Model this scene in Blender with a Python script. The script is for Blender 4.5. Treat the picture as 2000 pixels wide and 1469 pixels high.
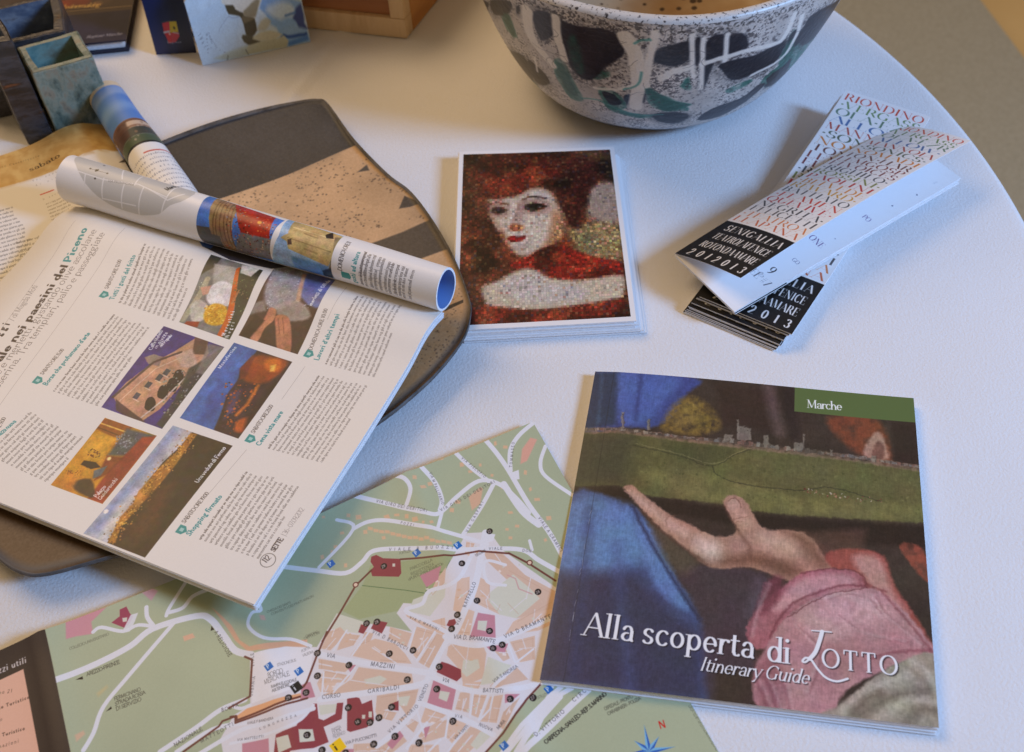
import bpy, bmesh, math, random
import numpy as np
from mathutils import Matrix, Vector

for o in list(bpy.data.objects):
    bpy.data.objects.remove(o)
random.seed(7)
RNG = np.random.default_rng(7)
scene = bpy.context.scene
COL = scene.collection

# ------------------------------------------------------------------ camera
CAM_H = 0.507                       # metres above the table top
FPX, PITCH, ROLL = 2308.8, 0.870065, -0.0755785
PW, PH = 2000.0, 1469.0
cp, sp = math.cos(PITCH), math.sin(PITCH)
FWD = np.array([0.0, cp, -sp])
_r, _u = np.array([1.0, 0, 0]), np.array([0.0, sp, cp])
cr, sr = math.cos(ROLL), math.sin(ROLL)
RGT, UPV = cr * _r + sr * _u, -sr * _r + cr * _u
CPOS = np.array([0.0, 0.0, CAM_H])
camd = bpy.data.cameras.new('camera')
camd.sensor_width = 36.0
camd.lens = FPX / PW * 36.0
camd.clip_start = 0.01
camd.clip_end = 50.0
camd.dof.use_dof = True
camd.dof.focus_distance = 0.63
camd.dof.aperture_fstop = 12.0
cam = bpy.data.objects.new('camera', camd)
M = Matrix.Identity(4)
for i in range(3):
    M[i][0], M[i][1], M[i][2], M[i][3] = RGT[i], UPV[i], -FWD[i], CPOS[i]
cam.matrix_world = M
COL.objects.link(cam)
scene.camera = cam

# ------------------------------------------------------------------ world, lamps, exposure
world = bpy.data.worlds.new('World')
scene.world = world
world.use_nodes = True
bg = world.node_tree.nodes['Background']
bg.inputs['Color'].default_value = (1.0, 0.69, 0.37, 1)
bg.inputs['Strength'].default_value = 0.24

def area(name, pos, target, size, power, color, size_y=None):
    l = bpy.data.lights.new(name, 'AREA')
    l.shape = 'RECTANGLE'
    l.size, l.size_y = size, (size_y or size)
    l.energy = power
    l.color = color
    o = bpy.data.objects.new(name, l)
    o.location = pos
    d = Vector(target) - Vector(pos)
    o.rotation_euler = d.to_track_quat('-Z', 'Y').to_euler()
    COL.objects.link(o)
    return o
# cool window light from the right; the room itself bounces warm light, most of it from behind on the left
area('window_light_cool', (1.66, -0.19, 1.08), (0.06, 0.45, 0), 0.37, 45.0, (0.30, 0.55, 1.0), 0.50)
area('room_bounce_fill_warm', (-1.10, 1.70, 1.90), (0.02, 0.5, 0), 1.4, 30.0, (1.0, 0.68, 0.37), 1.2)  # added fill lamp standing in for warm bounce off walls and ceiling

scene.view_settings.view_transform = 'Standard'
scene.view_settings.look = 'None'
scene.view_settings.exposure = 0.0
scene.view_settings.gamma = 1.0
scene.view_settings.use_curve_mapping = False
scene.render.engine = 'CYCLES'
scene.cycles.max_bounces = 6

# ------------------------------------------------------------------ photo pixel <-> place
def ray(x, y):
    d = FWD + (x - PW / 2) / FPX * RGT - (y - PH / 2) / FPX * UPV
    return d
def W3(x, y, z=0.0):
    d = ray(x, y)
    return CPOS + d * ((z - CAM_H) / d[2])
def project(P):
    d = np.asarray(P, float) - CPOS
    z = d @ FWD
    return np.stack([PW / 2 + FPX * (d @ RGT) / z, PH / 2 - FPX * (d @ UPV) / z], -1)
def height_at(base, ypix):
    """height above a ground point whose picture row is ypix"""
    lo, hi = 0.0, 0.45
    for _ in range(40):
        m = (lo + hi) / 2
        if project(np.array([base[0], base[1], m]))[1] > ypix: lo = m
        else: hi = m
    return (lo + hi) / 2
def crop(ox, oy, s):
    return lambda *pts: [(ox + x / s, oy + y / s) for x, y in pts]
def homog(src, dst):
    A, b = [], []
    for (x, y), (u, v) in zip(src, dst):
        A.append([x, y, 1, 0, 0, 0, -u * x, -u * y]); b.append(u)
        A.append([0, 0, 0, x, y, 1, -v * x, -v * y]); b.append(v)
    h = np.append(np.linalg.solve(np.array(A, float), np.array(b, float)), 1).reshape(3, 3)
    def f(p):
        q = h @ np.array([p[0], p[1], 1.0])
        return (q[0] / q[2], q[1] / q[2])
    return f

# ------------------------------------------------------------------ drawing of flat print (numpy canvas)
def vnoise(h, w, cell, seed=0, octaves=1):
    r = np.random.default_rng(seed)
    out = np.zeros((h, w), np.float32); amp = 1.0; tot = 0
    for k in range(octaves):
        c = max(cell / 2 ** k, 1.0)
        gh, gw = int(h / c) + 3, int(w / c) + 3
        g = r.random((gh, gw)).astype(np.float32)
        y = np.arange(h) / c; x = np.arange(w) / c
        yi = y.astype(int); xi = x.astype(int)
        fy = (y - yi).astype(np.float32); fx = (x - xi).astype(np.float32)
        fy = fy * fy * (3 - 2 * fy); fx = fx * fx * (3 - 2 * fx)
        a = g[yi][:, xi] * (1 - fx) + g[yi][:, xi + 1] * fx
        b = g[yi + 1][:, xi] * (1 - fx) + g[yi + 1][:, xi + 1] * fx
        out += amp * (a * (1 - fy[:, None]) + b * fy[:, None]); tot += amp; amp *= 0.5
    return out / tot
def smooth_pts(pts, n=6, closed=True):
    P = np.array(pts, float); out = []
    N = len(P)
    rng_ = range(N) if closed else range(N - 1)
    for i in rng_:
        if closed: p0, p1, p2, p3 = P[i - 1], P[i], P[(i + 1) % N], P[(i + 2) % N]
        else: p0, p1, p2, p3 = P[max(i - 1, 0)], P[i], P[i + 1], P[min(i + 2, N - 1)]
        for t in np.arange(n) / n:
            out.append(0.5 * (2 * p1 + (p2 - p0) * t + (2 * p0 - 5 * p1 + 4 * p2 - p3) * t * t + (3 * p1 - p0 - 3 * p2 + p3) * t ** 3))
    if not closed: out.append(P[-1])
    return [tuple(p) for p in out]

class Canvas:
    def __init__(s, w, h, col, fn=None):
        s.w, s.h = int(w), int(h)
        s.a = np.empty((s.h, s.w, 3), np.float32); s.a[:] = np.array(col, np.float32) / 255
        s.fn = fn or (lambda p: p)          # photo pixel -> texture pixel
    def _box(s, P, pad):
        x0 = max(int(math.floor(P[:, 0].min() - pad)), 0); x1 = min(int(math.ceil(P[:, 0].max() + pad)) + 1, s.w)
        y0 = max(int(math.floor(P[:, 1].min() - pad)), 0); y1 = min(int(math.ceil(P[:, 1].max() + pad)) + 1, s.h)
        return x0, y0, x1, y1
    def blend(s, x0, y0, x1, y1, cov, col):
        c = np.asarray(col, np.float32) / 255
        r = s.a[y0:y1, x0:x1]
        r += (c - r) * cov[..., None]
    def cover(s, pts, soft=1.0, raw=False):
        P = np.array([p if raw else s.fn(p) for p in pts], float)
        x0, y0, x1, y1 = s._box(P, soft + 1)
        if x1 <= x0 or y1 <= y0: return None
        X, Y = np.meshgrid(np.arange(x0, x1) + .5, np.arange(y0, y1) + .5)
        X = X.astype(np.float32); Y = Y.astype(np.float32)
        ins = np.zeros(X.shape, bool); d2 = np.full(X.shape, 1e12, np.float32)
        for i in range(len(P)):
            ax, ay = P[i - 1]; bx, by = P[i]
            if ay != by:
                c = ((ay > Y) != (by > Y)) & (X < (bx - ax) * (Y - ay) / (by - ay) + ax)
                ins ^= c
            dx, dy = bx - ax, by - ay; L = dx * dx + dy * dy + 1e-12
            t = np.clip(((X - ax) * dx + (Y - ay) * dy) / L, 0, 1)
            d2 = np.minimum(d2, (X - ax - t * dx) ** 2 + (Y - ay - t * dy) ** 2)
        d = np.sqrt(d2); sd = np.where(ins, d, -d)
        return x0, y0, x1, y1, np.clip(0.5 + sd / soft, 0, 1)
    def poly(s, pts, col, soft=1.0, alpha=1.0, sm=0, raw=False, noise=0, nseed=1, ncell=20):
        if sm: pts = smooth_pts(pts, sm)
        r = s.cover(pts, soft, raw)
        if r is None: return
        x0, y0, x1, y1, c = r
        c = c * alpha
        if noise:
            n = vnoise(y1 - y0, x1 - x0, ncell, nseed, 3)
            c = c * np.clip(1 - noise + noise * (n - .3) * 3, 0, 1)
        s.blend(x0, y0, x1, y1, c, col)
    def line(s, pts, width, col, alpha=1.0, soft=1.0, sm=0, raw=False, dash=0):
        if sm: pts = smooth_pts(pts, sm, False)
        P = np.array([p if raw else s.fn(p) for p in pts], float)
        x0, y0, x1, y1 = s._box(P, width + soft + 1)
        if x1 <= x0 or y1 <= y0: return
        cov = np.zeros((y1 - y0, x1 - x0), np.float32)
        for i in range(len(P) - 1):
            Q = P[i:i + 2]
            a0, b0, a1, b1 = s._box(Q, width / 2 + soft + 1)
            if a1 <= a0 or b1 <= b0: continue
            X, Y = np.meshgrid(np.arange(a0, a1) + .5, np.arange(b0, b1) + .5)
            d = Q[1] - Q[0]; L = d @ d + 1e-12
            t = np.clip(((X - Q[0, 0]) * d[0] + (Y - Q[0, 1]) * d[1]) / L, 0, 1)
            D = np.hypot(X - Q[0, 0] - t * d[0], Y - Q[0, 1] - t * d[1])
            c = np.clip(0.5 + (width / 2 - D) / soft, 0, 1)
            v = cov[b0 - y0:b1 - y0, a0 - x0:a1 - x0]
            np.maximum(v, c, out=v)
        s.blend(x0, y0, x1, y1, cov * alpha, col)
    def dot(s, p, r, col, alpha=1.0, soft=1.0, raw=False, ry=None):
        q = p if raw else s.fn(p)
        ry = ry or r
        x0, y0, x1, y1 = s._box(np.array([[q[0] - r, q[1] - ry], [q[0] + r, q[1] + ry]]), soft + 1)
        if x1 <= x0 or y1 <= y0: return
        X, Y = np.meshgrid(np.arange(x0, x1) + .5, np.arange(y0, y1) + .5)
        d = np.hypot((X - q[0]) / r, (Y - q[1]) / ry) * min(r, ry)
        s.blend(x0, y0, x1, y1, np.clip(0.5 + (min(r, ry) - d) / soft, 0, 1) * alpha, col)
    def mul(s, f):
        s.a *= f if f.ndim == 3 else f[..., None]
    def image(s, name):
        im = bpy.data.images.new(name, s.w, s.h)
        px = np.ones((s.h, s.w, 4), np.float32)
        px[..., :3] = np.clip(s.a[::-1], 0, 1)
        im.pixels.foreach_set(px.ravel())
        im.pack()
        return im

# ------------------------------------------------------------------ lettering
# skeleton letters (cap height 1, x-height .64); l = line, a = arc, s = serif bar, d = dot
GL = {}
def G(ch, adv, *st): GL[ch] = (adv, st)
def l(x0, y0, x1, y1, w=None): return ('l', x0, y0, x1, y1, w)
def a(cx, cy, rx, ry, a0, a1): return ('a', cx, cy, rx, ry, a0, a1)
def sf(*xy): return tuple(('s', x, y) for x, y in xy)
G('A', .76, l(.04, 0, .37, 1, 'n'), l(.37, 1, .72, 0, 'k'), l(.15, .36, .59, .36), *sf((.04, 0), (.72, 0)))
G('B', .70, l(.15, 0, .15, 1), l(.15, 1, .36, 1), l(.15, .52, .38, .52), l(.15, 0, .38, 0), a(.36, .76, .2, .24, -90, 90), a(.38, .26, .24, .26, -90, 90), *sf((.12, 0), (.12, 1)))
G('C', .76, a(.42, .5, .37, .5, 48, 312), l(.69, .9, .69, .70, 'n'))
G('D', .84, l(.15, 0, .15, 1), l(.15, 1, .38, 1), l(.15, 0, .38, 0), a(.38, .5, .39, .5, -90, 90), *sf((.12, 0), (.12, 1)))
G('E', .66, l(.15, 0, .15, 1), l(.15, 1, .57, 1), l(.15, .52, .46, .52), l(.15, 0, .6, 0), l(.57, 1, .57, .8, 'n'), l(.6, 0, .6, .22, 'n'), l(.46, .44, .46, .6, 'n'), *sf((.12, 0), (.12, 1)))
G('F', .62, l(.15, 0, .15, 1), l(.15, 1, .57, 1), l(.15, .52, .46, .52), l(.57, 1, .57, .8, 'n'), l(.46, .44, .46, .6, 'n'), *sf((.15, 0), (.12, 1)))
G('G', .82, a(.42, .5, .37, .5, 48, 305), l(.69, .9, .69, .72, 'n'), l(.67, .05, .67, .42), *sf((.67, .42),))
G('H', .84, l(.15, 0, .15, 1), l(.68, 0, .68, 1), l(.15, .52, .68, .52), *sf((.15, 0), (.15, 1), (.68, 0), (.68, 1)))
G('I', .36, l(.18, 0, .18, 1), *sf((.18, 0), (.18, 1)))
G('J', .46, l(.28, .15, .28, 1), a(.14, .15, .14, .2, -120, 0), *sf((.28, 1),))
G('K', .76, l(.15, 0, .15, 1), l(.17, .45, .6, 1, 'n'), l(.3, .6, .68, 0, 'k'), *sf((.15, 0), (.15, 1), (.6, 1), (.68, 0)))
G('L', .62, l(.15, 0, .15, 1), l(.15, 0, .58, 0), l(.58, 0, .58, .24, 'n'), *sf((.12, 0), (.15, 1)))
G('M', .96, l(.12, 0, .15, 1, 'n'), l(.15, 1, .46, .06, 'k'), l(.46, .06, .78, 1, 'n'), l(.80, 0, .78, 1), *sf((.12, 0), (.12, 1), (.82, 0), (.82, 1)))
G('N', .84, l(.14, 0, .14, 1, 'n'), l(.14, 1, .70, 0, 'k'), l(.70, 0, .70, 1, 'n'), *sf((.14, 0), (.1, 1), (.70, 1)))
G('O', .86, a(.43, .5, .38, .5, 0, 360))
G('P', .66, l(.15, 0, .15, 1), l(.15, 1, .36, 1), l(.15, .46, .36, .46), a(.36, .73, .23, .27, -90, 90), *sf((.15, 0), (.12, 1)))
G('Q', .86, a(.43, .5, .38, .5, 0, 360), l(.45, .02, .78, -.2, 'k'))
G('R', .74, l(.15, 0, .15, 1), l(.15, 1, .36, 1), l(.15, .5, .36, .5), a(.36, .75, .22, .25, -90, 90), l(.38, .5, .68, 0, 'k'), *sf((.15, 0), (.12, 1), (.68, 0)))
G('S', .60, a(.31, .74, .23, .26, 30, 270), a(.30, .25, .25, .25, -150, 90), l(.51, .94, .51, .74, 'n'), l(.06, .26, .06, .06, 'n'))
G('T', .70, l(.35, 0, .35, 1), l(.06, 1, .64, 1), l(.06, 1, .06, .8, 'n'), l(.64, 1, .64, .8, 'n'), *sf((.35, 0),))
G('U', .82, l(.15, .3, .15, 1), a(.42, .3, .27, .3, 180, 360), l(.69, .3, .69, 1, 'n'), *sf((.15, 1), (.69, 1)))
G('V', .76, l(.05, 1, .38, 0, 'k'), l(.38, 0, .71, 1, 'n'), *sf((.06, 1), (.70, 1)))
G('W', 1.06, l(.05, 1, .3, 0, 'k'), l(.3, 0, .53, .9, 'n'), l(.53, .9, .77, 0, 'k'), l(.77, 0, 1.0, 1, 'n'), *sf((.06, 1), (1.0, 1)))
G('X', .76, l(.08, 1, .68, 0, 'k'), l(.08, 0, .66, 1, 'n'), *sf((.08, 0), (.1, 1), (.66, 1), (.68, 0)))
G('Y', .74, l(.06, 1, .37, .46, 'k'), l(.37, .46, .68, 1, 'n'), l(.37, 0, .37, .46), *sf((.06, 1), (.68, 1), (.37, 0)))
G('Z', .68, l(.08, 1, .6, 1), l(.6, 1, .08, 0, 'k'), l(.08, 0, .62, 0), l(.08, 1, .08, .8, 'n'), l(.62, 0, .62, .2, 'n'))
X = .64
G('a', .52, a(.26, .45, .17, .19, 10, 165), l(.42, .06, .42, .46), a(.26, .18, .19, .18, 75, 340), a(.49, .08, .07, .08, 180, 270))
G('b', .60, l(.13, .04, .13, 1.04), a(.31, .32, .22, .32, 0, 360), *sf((.1, 1.03),))
G('c', .52, a(.29, .32, .23, .32, 45, 315))
G('d', .62, l(.49, 0, .49, 1.04), a(.29, .32, .22, .32, 0, 360), *sf((.45, 1.03), (.52, 0)))
G('e', .53, a(.28, .32, .22, .32, 0, 310), l(.08, .33, .5, .36, 'n'))
G('f', .36, l(.16, 0, .16, .85), a(.30, .85, .14, .19, 40, 180), l(.04, .62, .32, .62), *sf((.16, 0),))
G('g', .54, a(.25, .43, .17, .20, 0, 360), a(.25, -.12, .22, .15, 0, 360), l(.13, .24, .14, .06), l(.14, .06, .40, .0), l(.4, .58, .52, .62, 'n'))
G('h', .62, l(.13, 0, .13, 1.04), a(.31, .40, .18, .24, 0, 180), l(.49, 0, .49, .4), *sf((.1, 1.03), (.13, 0), (.49, 0)))
G('i', .29, l(.14, 0, .14, .64), ('d', .14, .92, .075), *sf((.14, 0), (.10, .63)))
G('j', .29, l(.16, -.1, .16, .64), a(.04, -.1, .12, .18, -100, 0), ('d', .16, .92, .075))
G('k', .58, l(.13, 0, .13, 1.04), l(.14, .28, .46, .62, 'n'), l(.24, .38, .52, 0, 'k'), *sf((.1, 1.03), (.13, 0), (.46, .62), (.54, 0)))
G('l', .29, l(.14, 0, .14, 1.04), *sf((.14, 0), (.10, 1.03)))
G('m', .92, l(.13, 0, .13, .62), a(.30, .40, .17, .24, 0, 180), l(.47, 0, .47, .4), a(.64, .40, .17, .24, 0, 180), l(.81, 0, .81, .4), *sf((.1, .62), (.13, 0), (.47, 0), (.81, 0)))
G('n', .62, l(.13, 0, .13, .62), a(.31, .40, .18, .24, 0, 180), l(.49, 0, .49, .4), *sf((.1, .62), (.13, 0), (.49, 0)))
G('o', .58, a(.29, .32, .23, .32, 0, 360))
G('p', .61, l(.13, -.3, .13, .62), a(.32, .32, .22, .32, 0, 360), *sf((.1, .62), (.13, -.3)))
G('q', .61, l(.49, -.3, .49, .62), a(.29, .32, .22, .32, 0, 360), *sf((.49, -.3),))
G('r', .44, l(.13, 0, .13, .62), a(.30, .40, .17, .22, 55, 180), ('d', .39, .55, .06), *sf((.1, .62), (.13, 0)))
G('s', .46, a(.23, .475, .17, .165, 25, 270), a(.22, .165, .18, .165, -155, 90))
G('t', .37, l(.15, .12, .15, .84), a(.27, .12, .12, .12, 180, 320), l(.03, .62, .33, .62))
G('u', .62, l(.12, .22, .12, .64), a(.30, .22, .18, .22, 180, 360), l(.48, 0, .48, .64), *sf((.08, .63), (.44, .63), (.52, 0)))
G('v', .56, l(.05, .64, .28, 0, 'k'), l(.28, 0, .51, .64, 'n'), *sf((.06, .63), (.5, .63)))
G('w', .82, l(.05, .64, .24, 0, 'k'), l(.24, 0, .41, .6, 'n'), l(.41, .6, .6, 0, 'k'), l(.6, 0, .77, .64, 'n'), *sf((.06, .63), (.77, .63)))
G('x', .56, l(.06, .64, .5, 0, 'k'), l(.06, 0, .48, .64, 'n'), *sf((.07, .63), (.48, .63), (.07, 0), (.5, 0)))
G('y', .55, l(.05, .64, .28, 0, 'k'), l(.51, .64, .22, -.22, 'n'), a(.13, -.22, .1, .1, -120, 0), *sf((.06, .63), (.5, .63)))
G('z', .50, l(.06, .63, .44, .63), l(.44, .63, .06, 0, 'k'), l(.06, 0, .46, 0))
G('0', .62, a(.31, .5, .25, .5, 0, 360))
G('1', .42, l(.22, 0, .22, 1), l(.08, .84, .22, 1, 'n'), *sf((.22, 0),))
G('2', .58, a(.28, .72, .22, .28, 0, 170), l(.48, .62, .06, 0, 'k'), l(.06, 0, .54, 0))
G('3', .56, a(.26, .76, .2, .24, -90, 150), a(.26, .26, .24, .26, -150, 90))
G('4', .60, l(.42, 0, .42, 1), l(.42, 1, .04, .3, 'n'), l(.04, .3, .56, .3))
G('5', .56, l(.12, 1, .48, 1), l(.12, 1, .1, .55, 'n'), a(.26, .3, .24, .3, -150, 125))
G('6', .60, a(.31, .3, .24, .3, 0, 360), a(.45, .3, .38, .7, 100, 180))
G('7', .56, l(.06, 1, .52, 1), l(.52, 1, .2, 0, 'k'))
G('8', .58, a(.29, .75, .2, .24, 0, 360), a(.29, .26, .24, .26, 0, 360))
G('9', .60, a(.29, .7, .24, .3, 0, 360), a(.15, .7, .38, .7, -80, 0))
G('.', .26, ('d', .12, .05, .075)); G(',', .26, ('d', .12, .05, .075), l(.15, .04, .06, -.16, 'n'))
G('·', .30, ('d', .15, .45, .085)); G('/', .42, l(.05, -.1, .37, 1, 'n')); G('-', .36, l(.05, .34, .31, .34, 'k'))
G("'", .2, l(.1, .75, .1, 1, 'k')); G('|', .3, l(.15, -.2, .15, 1.1, 'n')); G(' ', .27); G('#', .6, l(.1, .3, .55, .3), l(.1, .65, .55, .65), l(.2, 0, .28, 1, 'n'), l(.4, 0, .48, 1, 'n'))
STY = {  # thin, thick, serif half width, serif thickness, shear
    'book': (.055, .120, .105, .040, 0), 'ital': (.050, .105, .065, .040, .24),
    'didone': (.012, .130, .075, .022, 0), 'fat': (.030, .175, .09, .03, 0),
    'sans': (.085, .085, 0, 0, 0), 'bold': (.13, .17, 0, 0, 0), 'light': (.048, .055, 0, 0, 0), 'text': (.07, .12, .07, .04, 0),
}
GRES, GX0, GY0, GH = 56, -.25, -.40, 1.62
_gc = {}
def glyph(ch, sty):
    k = (ch, sty)
    if k in _gc: return _gc[k]
    adv, st = GL.get(ch, GL['o'])
    thin, thick, sw, stt, sh = STY[sty]
    gw, gh = int((adv + .55) * GRES), int(GH * GRES)
    XX, YY = np.meshgrid(GX0 + (np.arange(gw) + .5) / GRES, GY0 + GH - (np.arange(gh) + .5) / GRES)
    XX = XX - sh * YY
    cov = np.zeros(XX.shape, np.float32)
    def seg(x0, y0, x1, y1, w, butt=False):
        dx, dy = x1 - x0, y1 - y0; L = dx * dx + dy * dy + 1e-9
        t = np.clip(((XX - x0) * dx + (YY - y0) * dy) / L, 0, 1)
        d = np.hypot(XX - x0 - t * dx, YY - y0 - t * dy)
        np.maximum(cov, np.clip(.5 + (w / 2 - d) * GRES, 0, 1), out=cov)
    def wd(dx, dy, o=None):
        if o == 'n': return thin
        if o == 'k': return thick
        s_ = abs(dy) / (math.hypot(dx, dy) + 1e-9)
        return thin + (thick - thin) * s_ ** 1.4
    for e in st:
        if e[0] == 'l':
            w = wd(e[3] - e[1], e[4] - e[2], e[5])
            ins = w / 2
            x0, y0, x1, y1 = e[1:5]
            D = math.hypot(x1 - x0, y1 - y0); ux, uy = (x1 - x0) / D, (y1 - y0) / D
            c = min(ins, D * .3) * abs(uy)
            seg(x0 + ux * c, y0 + uy * c, x1 - ux * c, y1 - uy * c, w)
            if abs(ux) < .2:      # square ends for stems
                m = (np.abs(XX - (x0 + x1) / 2) < w / 2 + .0) & (YY > min(y0, y1)) & (YY < max(y0, y1)) if abs(ux) < .02 else None
                if m is not None: cov[m] = 1
        elif e[0] == 'a':
            cx, cy, rx, ry, a0, a1 = e[1:]
            n = max(6, int(abs(a1 - a0) / 12))
            A = np.radians(np.linspace(a0, a1, n + 1))
            rx2, ry2 = rx - min(thick * .5 - .03, rx * .22), ry - thin * .5
            px, py = cx + rx2 * np.cos(A), cy + ry2 * np.sin(A)
            for i in range(n):
                seg(px[i], py[i], px[i + 1], py[i + 1], wd(px[i + 1] - px[i], py[i + 1] - py[i]))
        elif e[0] == 's' and sw:
            y = e[2] - stt / 2 if e[2] > .3 else e[2] + stt / 2
            seg(e[1] - sw, y, e[1] + sw, y, stt)
        elif e[0] == 'd':
            d = np.hypot(XX - e[1], YY - e[2]); rr = max(e[3], thick * .55)
            np.maximum(cov, np.clip(.5 + (rr - d) * GRES, 0, 1), out=cov)
    mips = [cov]
    while mips[-1].shape[0] > 14:
        m = mips[-1]; m = np.pad(m, ((0, m.shape[0] % 2), (0, m.shape[1] % 2)))
        mips.append((m[0::2, 0::2] + m[1::2, 0::2] + m[0::2, 1::2] + m[1::2, 1::2]) / 4)
    _gc[k] = (adv, mips)
    return _gc[k]
def put_glyph(c, ch, sty, org, ex, ey, col, alpha=1.0):
    """org = texture pixel of the letter origin, ex / ey = texture vectors of one unit right / up"""
    adv, mips = glyph(ch, sty)
    if ch == ' ': return adv
    px = math.hypot(*ey)
    lv = min(max(int(math.floor(math.log2(GRES / max(px, .1)) + .35)), 0), len(mips) - 1)
    m = mips[lv]; res = GRES / 2 ** lv
    wU, hU = adv + .55, GH
    cs = np.array([[org[0] + ex[0] * x + ey[0] * y, org[1] + ex[1] * x + ey[1] * y] for x in (GX0, GX0 + wU) for y in (GY0, GY0 + hU)])
    x0, y0, x1, y1 = c._box(cs, 1)
    if x1 <= x0 or y1 <= y0: return adv
    X_, Y_ = np.meshgrid(np.arange(x0, x1) + .5 - org[0], np.arange(y0, y1) + .5 - org[1])
    det = ex[0] * ey[1] - ex[1] * ey[0]
    gx = (X_ * ey[1] - Y_ * ey[0]) / det; gy = (Y_ * ex[0] - X_ * ex[1]) / det
    ix = (gx - GX0) * res - .5; iy = (GY0 + GH - gy) * res - .5
    i0 = np.floor(ix).astype(int); j0 = np.floor(iy).astype(int)
    fx, fy = ix - i0, iy - j0
    mp = np.pad(m, 2)
    H_, W_ = m.shape
    ok = (i0 >= -1) & (i0 <= W_ - 1) & (j0 >= -1) & (j0 <= H_ - 1)
    i0 = np.clip(i0, -1, W_ - 1) + 2; j0 = np.clip(j0, -1, H_ - 1) + 2
    v = mp[j0, i0] * (1 - fx) * (1 - fy) + mp[j0, i0 + 1] * fx * (1 - fy) + mp[j0 + 1, i0] * (1 - fx) * fy + mp[j0 + 1, i0 + 1] * fx * fy
    c.blend(x0, y0, x1, y1, (v * ok * alpha).astype(np.float32), col)
    return adv
def text_width(s, sty, track=0.0): return sum(glyph(ch, sty)[0] + track for ch in s) - track
def text_raw(c, s, sty, org, ex, ey, col, track=0.0, alpha=1.0):
    x = 0.0
    for ch in s:
        put_glyph(c, ch, sty, (org[0] + ex[0] * x, org[1] + ex[1] * x), ex, ey, col, alpha)
        x += glyph(ch, sty)[0] + track
def text_line(c, s, sty, p0, p1, cap, col, raw=False, alpha=1.0, stretch=False):
    """fit a string between two points on its baseline; cap = cap height in texture px (None: natural width)"""
    q0 = np.array(p0 if raw else c.fn(p0), float); q1 = np.array(p1 if raw else c.fn(p1), float)
    L = np.linalg.norm(q1 - q0); d = (q1 - q0) / L
    w = text_width(s, sty)
    if cap is None: cap = L / w
    track = (L / cap - w) / max(len(s) - 1, 1)
    nx = (d[1], -d[0])
    kx = 1.0
    if stretch: kx, track = L / cap / (w + .02 * len(s)), .02
    if track < -.12: kx = (L / cap) / (w - .05 * len(s)); track = -.05
    text_raw(c, s, sty, tuple(q0), (d[0] * cap * kx, d[1] * cap * kx), (nx[0] * cap, nx[1] * cap), col, track, alpha)
WORDS = 'lno mera stiu valo pre cadel monta gio fersa nocelli tra sco ripa gli urti caso vend ilo pasa fromi ste avi da co nel piart'.split()
def body_text(c, tl, tr, bl, n, col, sty='text', cap_k=.50, raw=False, last=.6, alpha=.85, bold_first=0):
    q = [np.array(p if raw else c.fn(p), float) for p in (tl, tr, bl)]
    dx = q[1] - q[0]; L = np.linalg.norm(dx); dx = dx / L
    dn = (q[2] - q[0]) / n
    lh = np.linalg.norm(dn); cap = lh * cap_k
    nx = np.array((dx[1], -dx[0]))
    if nx @ dn > 0: nx = -nx
    for i in range(n):
        base = q[0] + dn * (i + .8)
        lim = L * (last if i == n - 1 else 1) / cap
        x = 0
        while x < lim - 1.2:
            w = ''.join(random.choice(WORDS)[:random.randint(1, 5)] for _ in range(random.randint(1, 2)))
            if x + text_width(w, sty) > lim: w = w[:2]
            o = base + dx * cap * x
            text_raw(c, w, 'bold' if i < bold_first else sty, tuple(o), tuple(dx * cap), tuple(nx * cap), col, 0, alpha)
            x += text_width(w, sty) + .32

# ------------------------------------------------------------------ materials
def nt(m):
    m.use_nodes = True
    return m.node_tree.nodes, m.node_tree.links
def lin(c):
    return tuple(((v / 255) / 12.92 if v / 255 <= .04045 else ((v / 255 + .055) / 1.055) ** 2.4) for v in c) + (1,)
def bump_noise(m, scale, strength, dist=0.001, detail=3):
    N, L = nt(m); b = N['Principled BSDF']
    tc = N.new('ShaderNodeTexCoord'); no = N.new('ShaderNodeTexNoise'); bp = N.new('ShaderNodeBump')
    no.inputs['Scale'].default_value = scale; no.inputs['Detail'].default_value = detail
    bp.inputs['Strength'].default_value = strength; bp.inputs['Distance'].default_value = dist
    L.new(tc.outputs['Object'], no.inputs['Vector']); L.new(no.outputs['Fac'], bp.inputs['Height']); L.new(bp.outputs['Normal'], b.inputs['Normal'])
    return no
def plain(name, col, rough=.6, spec=.3, bump=None, var=None):
    m = bpy.data.materials.new(name); N, L = nt(m); b = N['Principled BSDF']
    b.inputs['Base Color'].default_value = lin(col); b.inputs['Roughness'].default_value = rough
    b.inputs['Specular IOR Level'].default_value = spec
    if bump: bump_noise(m, *bump)
    if var:                       # (second colour, noise scale, low, high)
        tc = N.new('ShaderNodeTexCoord'); no = N.new('ShaderNodeTexNoise'); r = N.new('ShaderNodeValToRGB')
        no.inputs['Scale'].default_value = var[1]; no.inputs['Detail'].default_value = 4
        r.color_ramp.elements[0].position = var[2]; r.color_ramp.elements[1].position = var[3]
        r.color_ramp.elements[0].color = lin(col); r.color_ramp.elements[1].color = lin(var[0])
        L.new(tc.outputs['Object'], no.inputs['Vector']); L.new(no.outputs['Fac'], r.inputs['Fac']); L.new(r.outputs['Color'], b.inputs['Base Color'])
    return m
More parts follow.
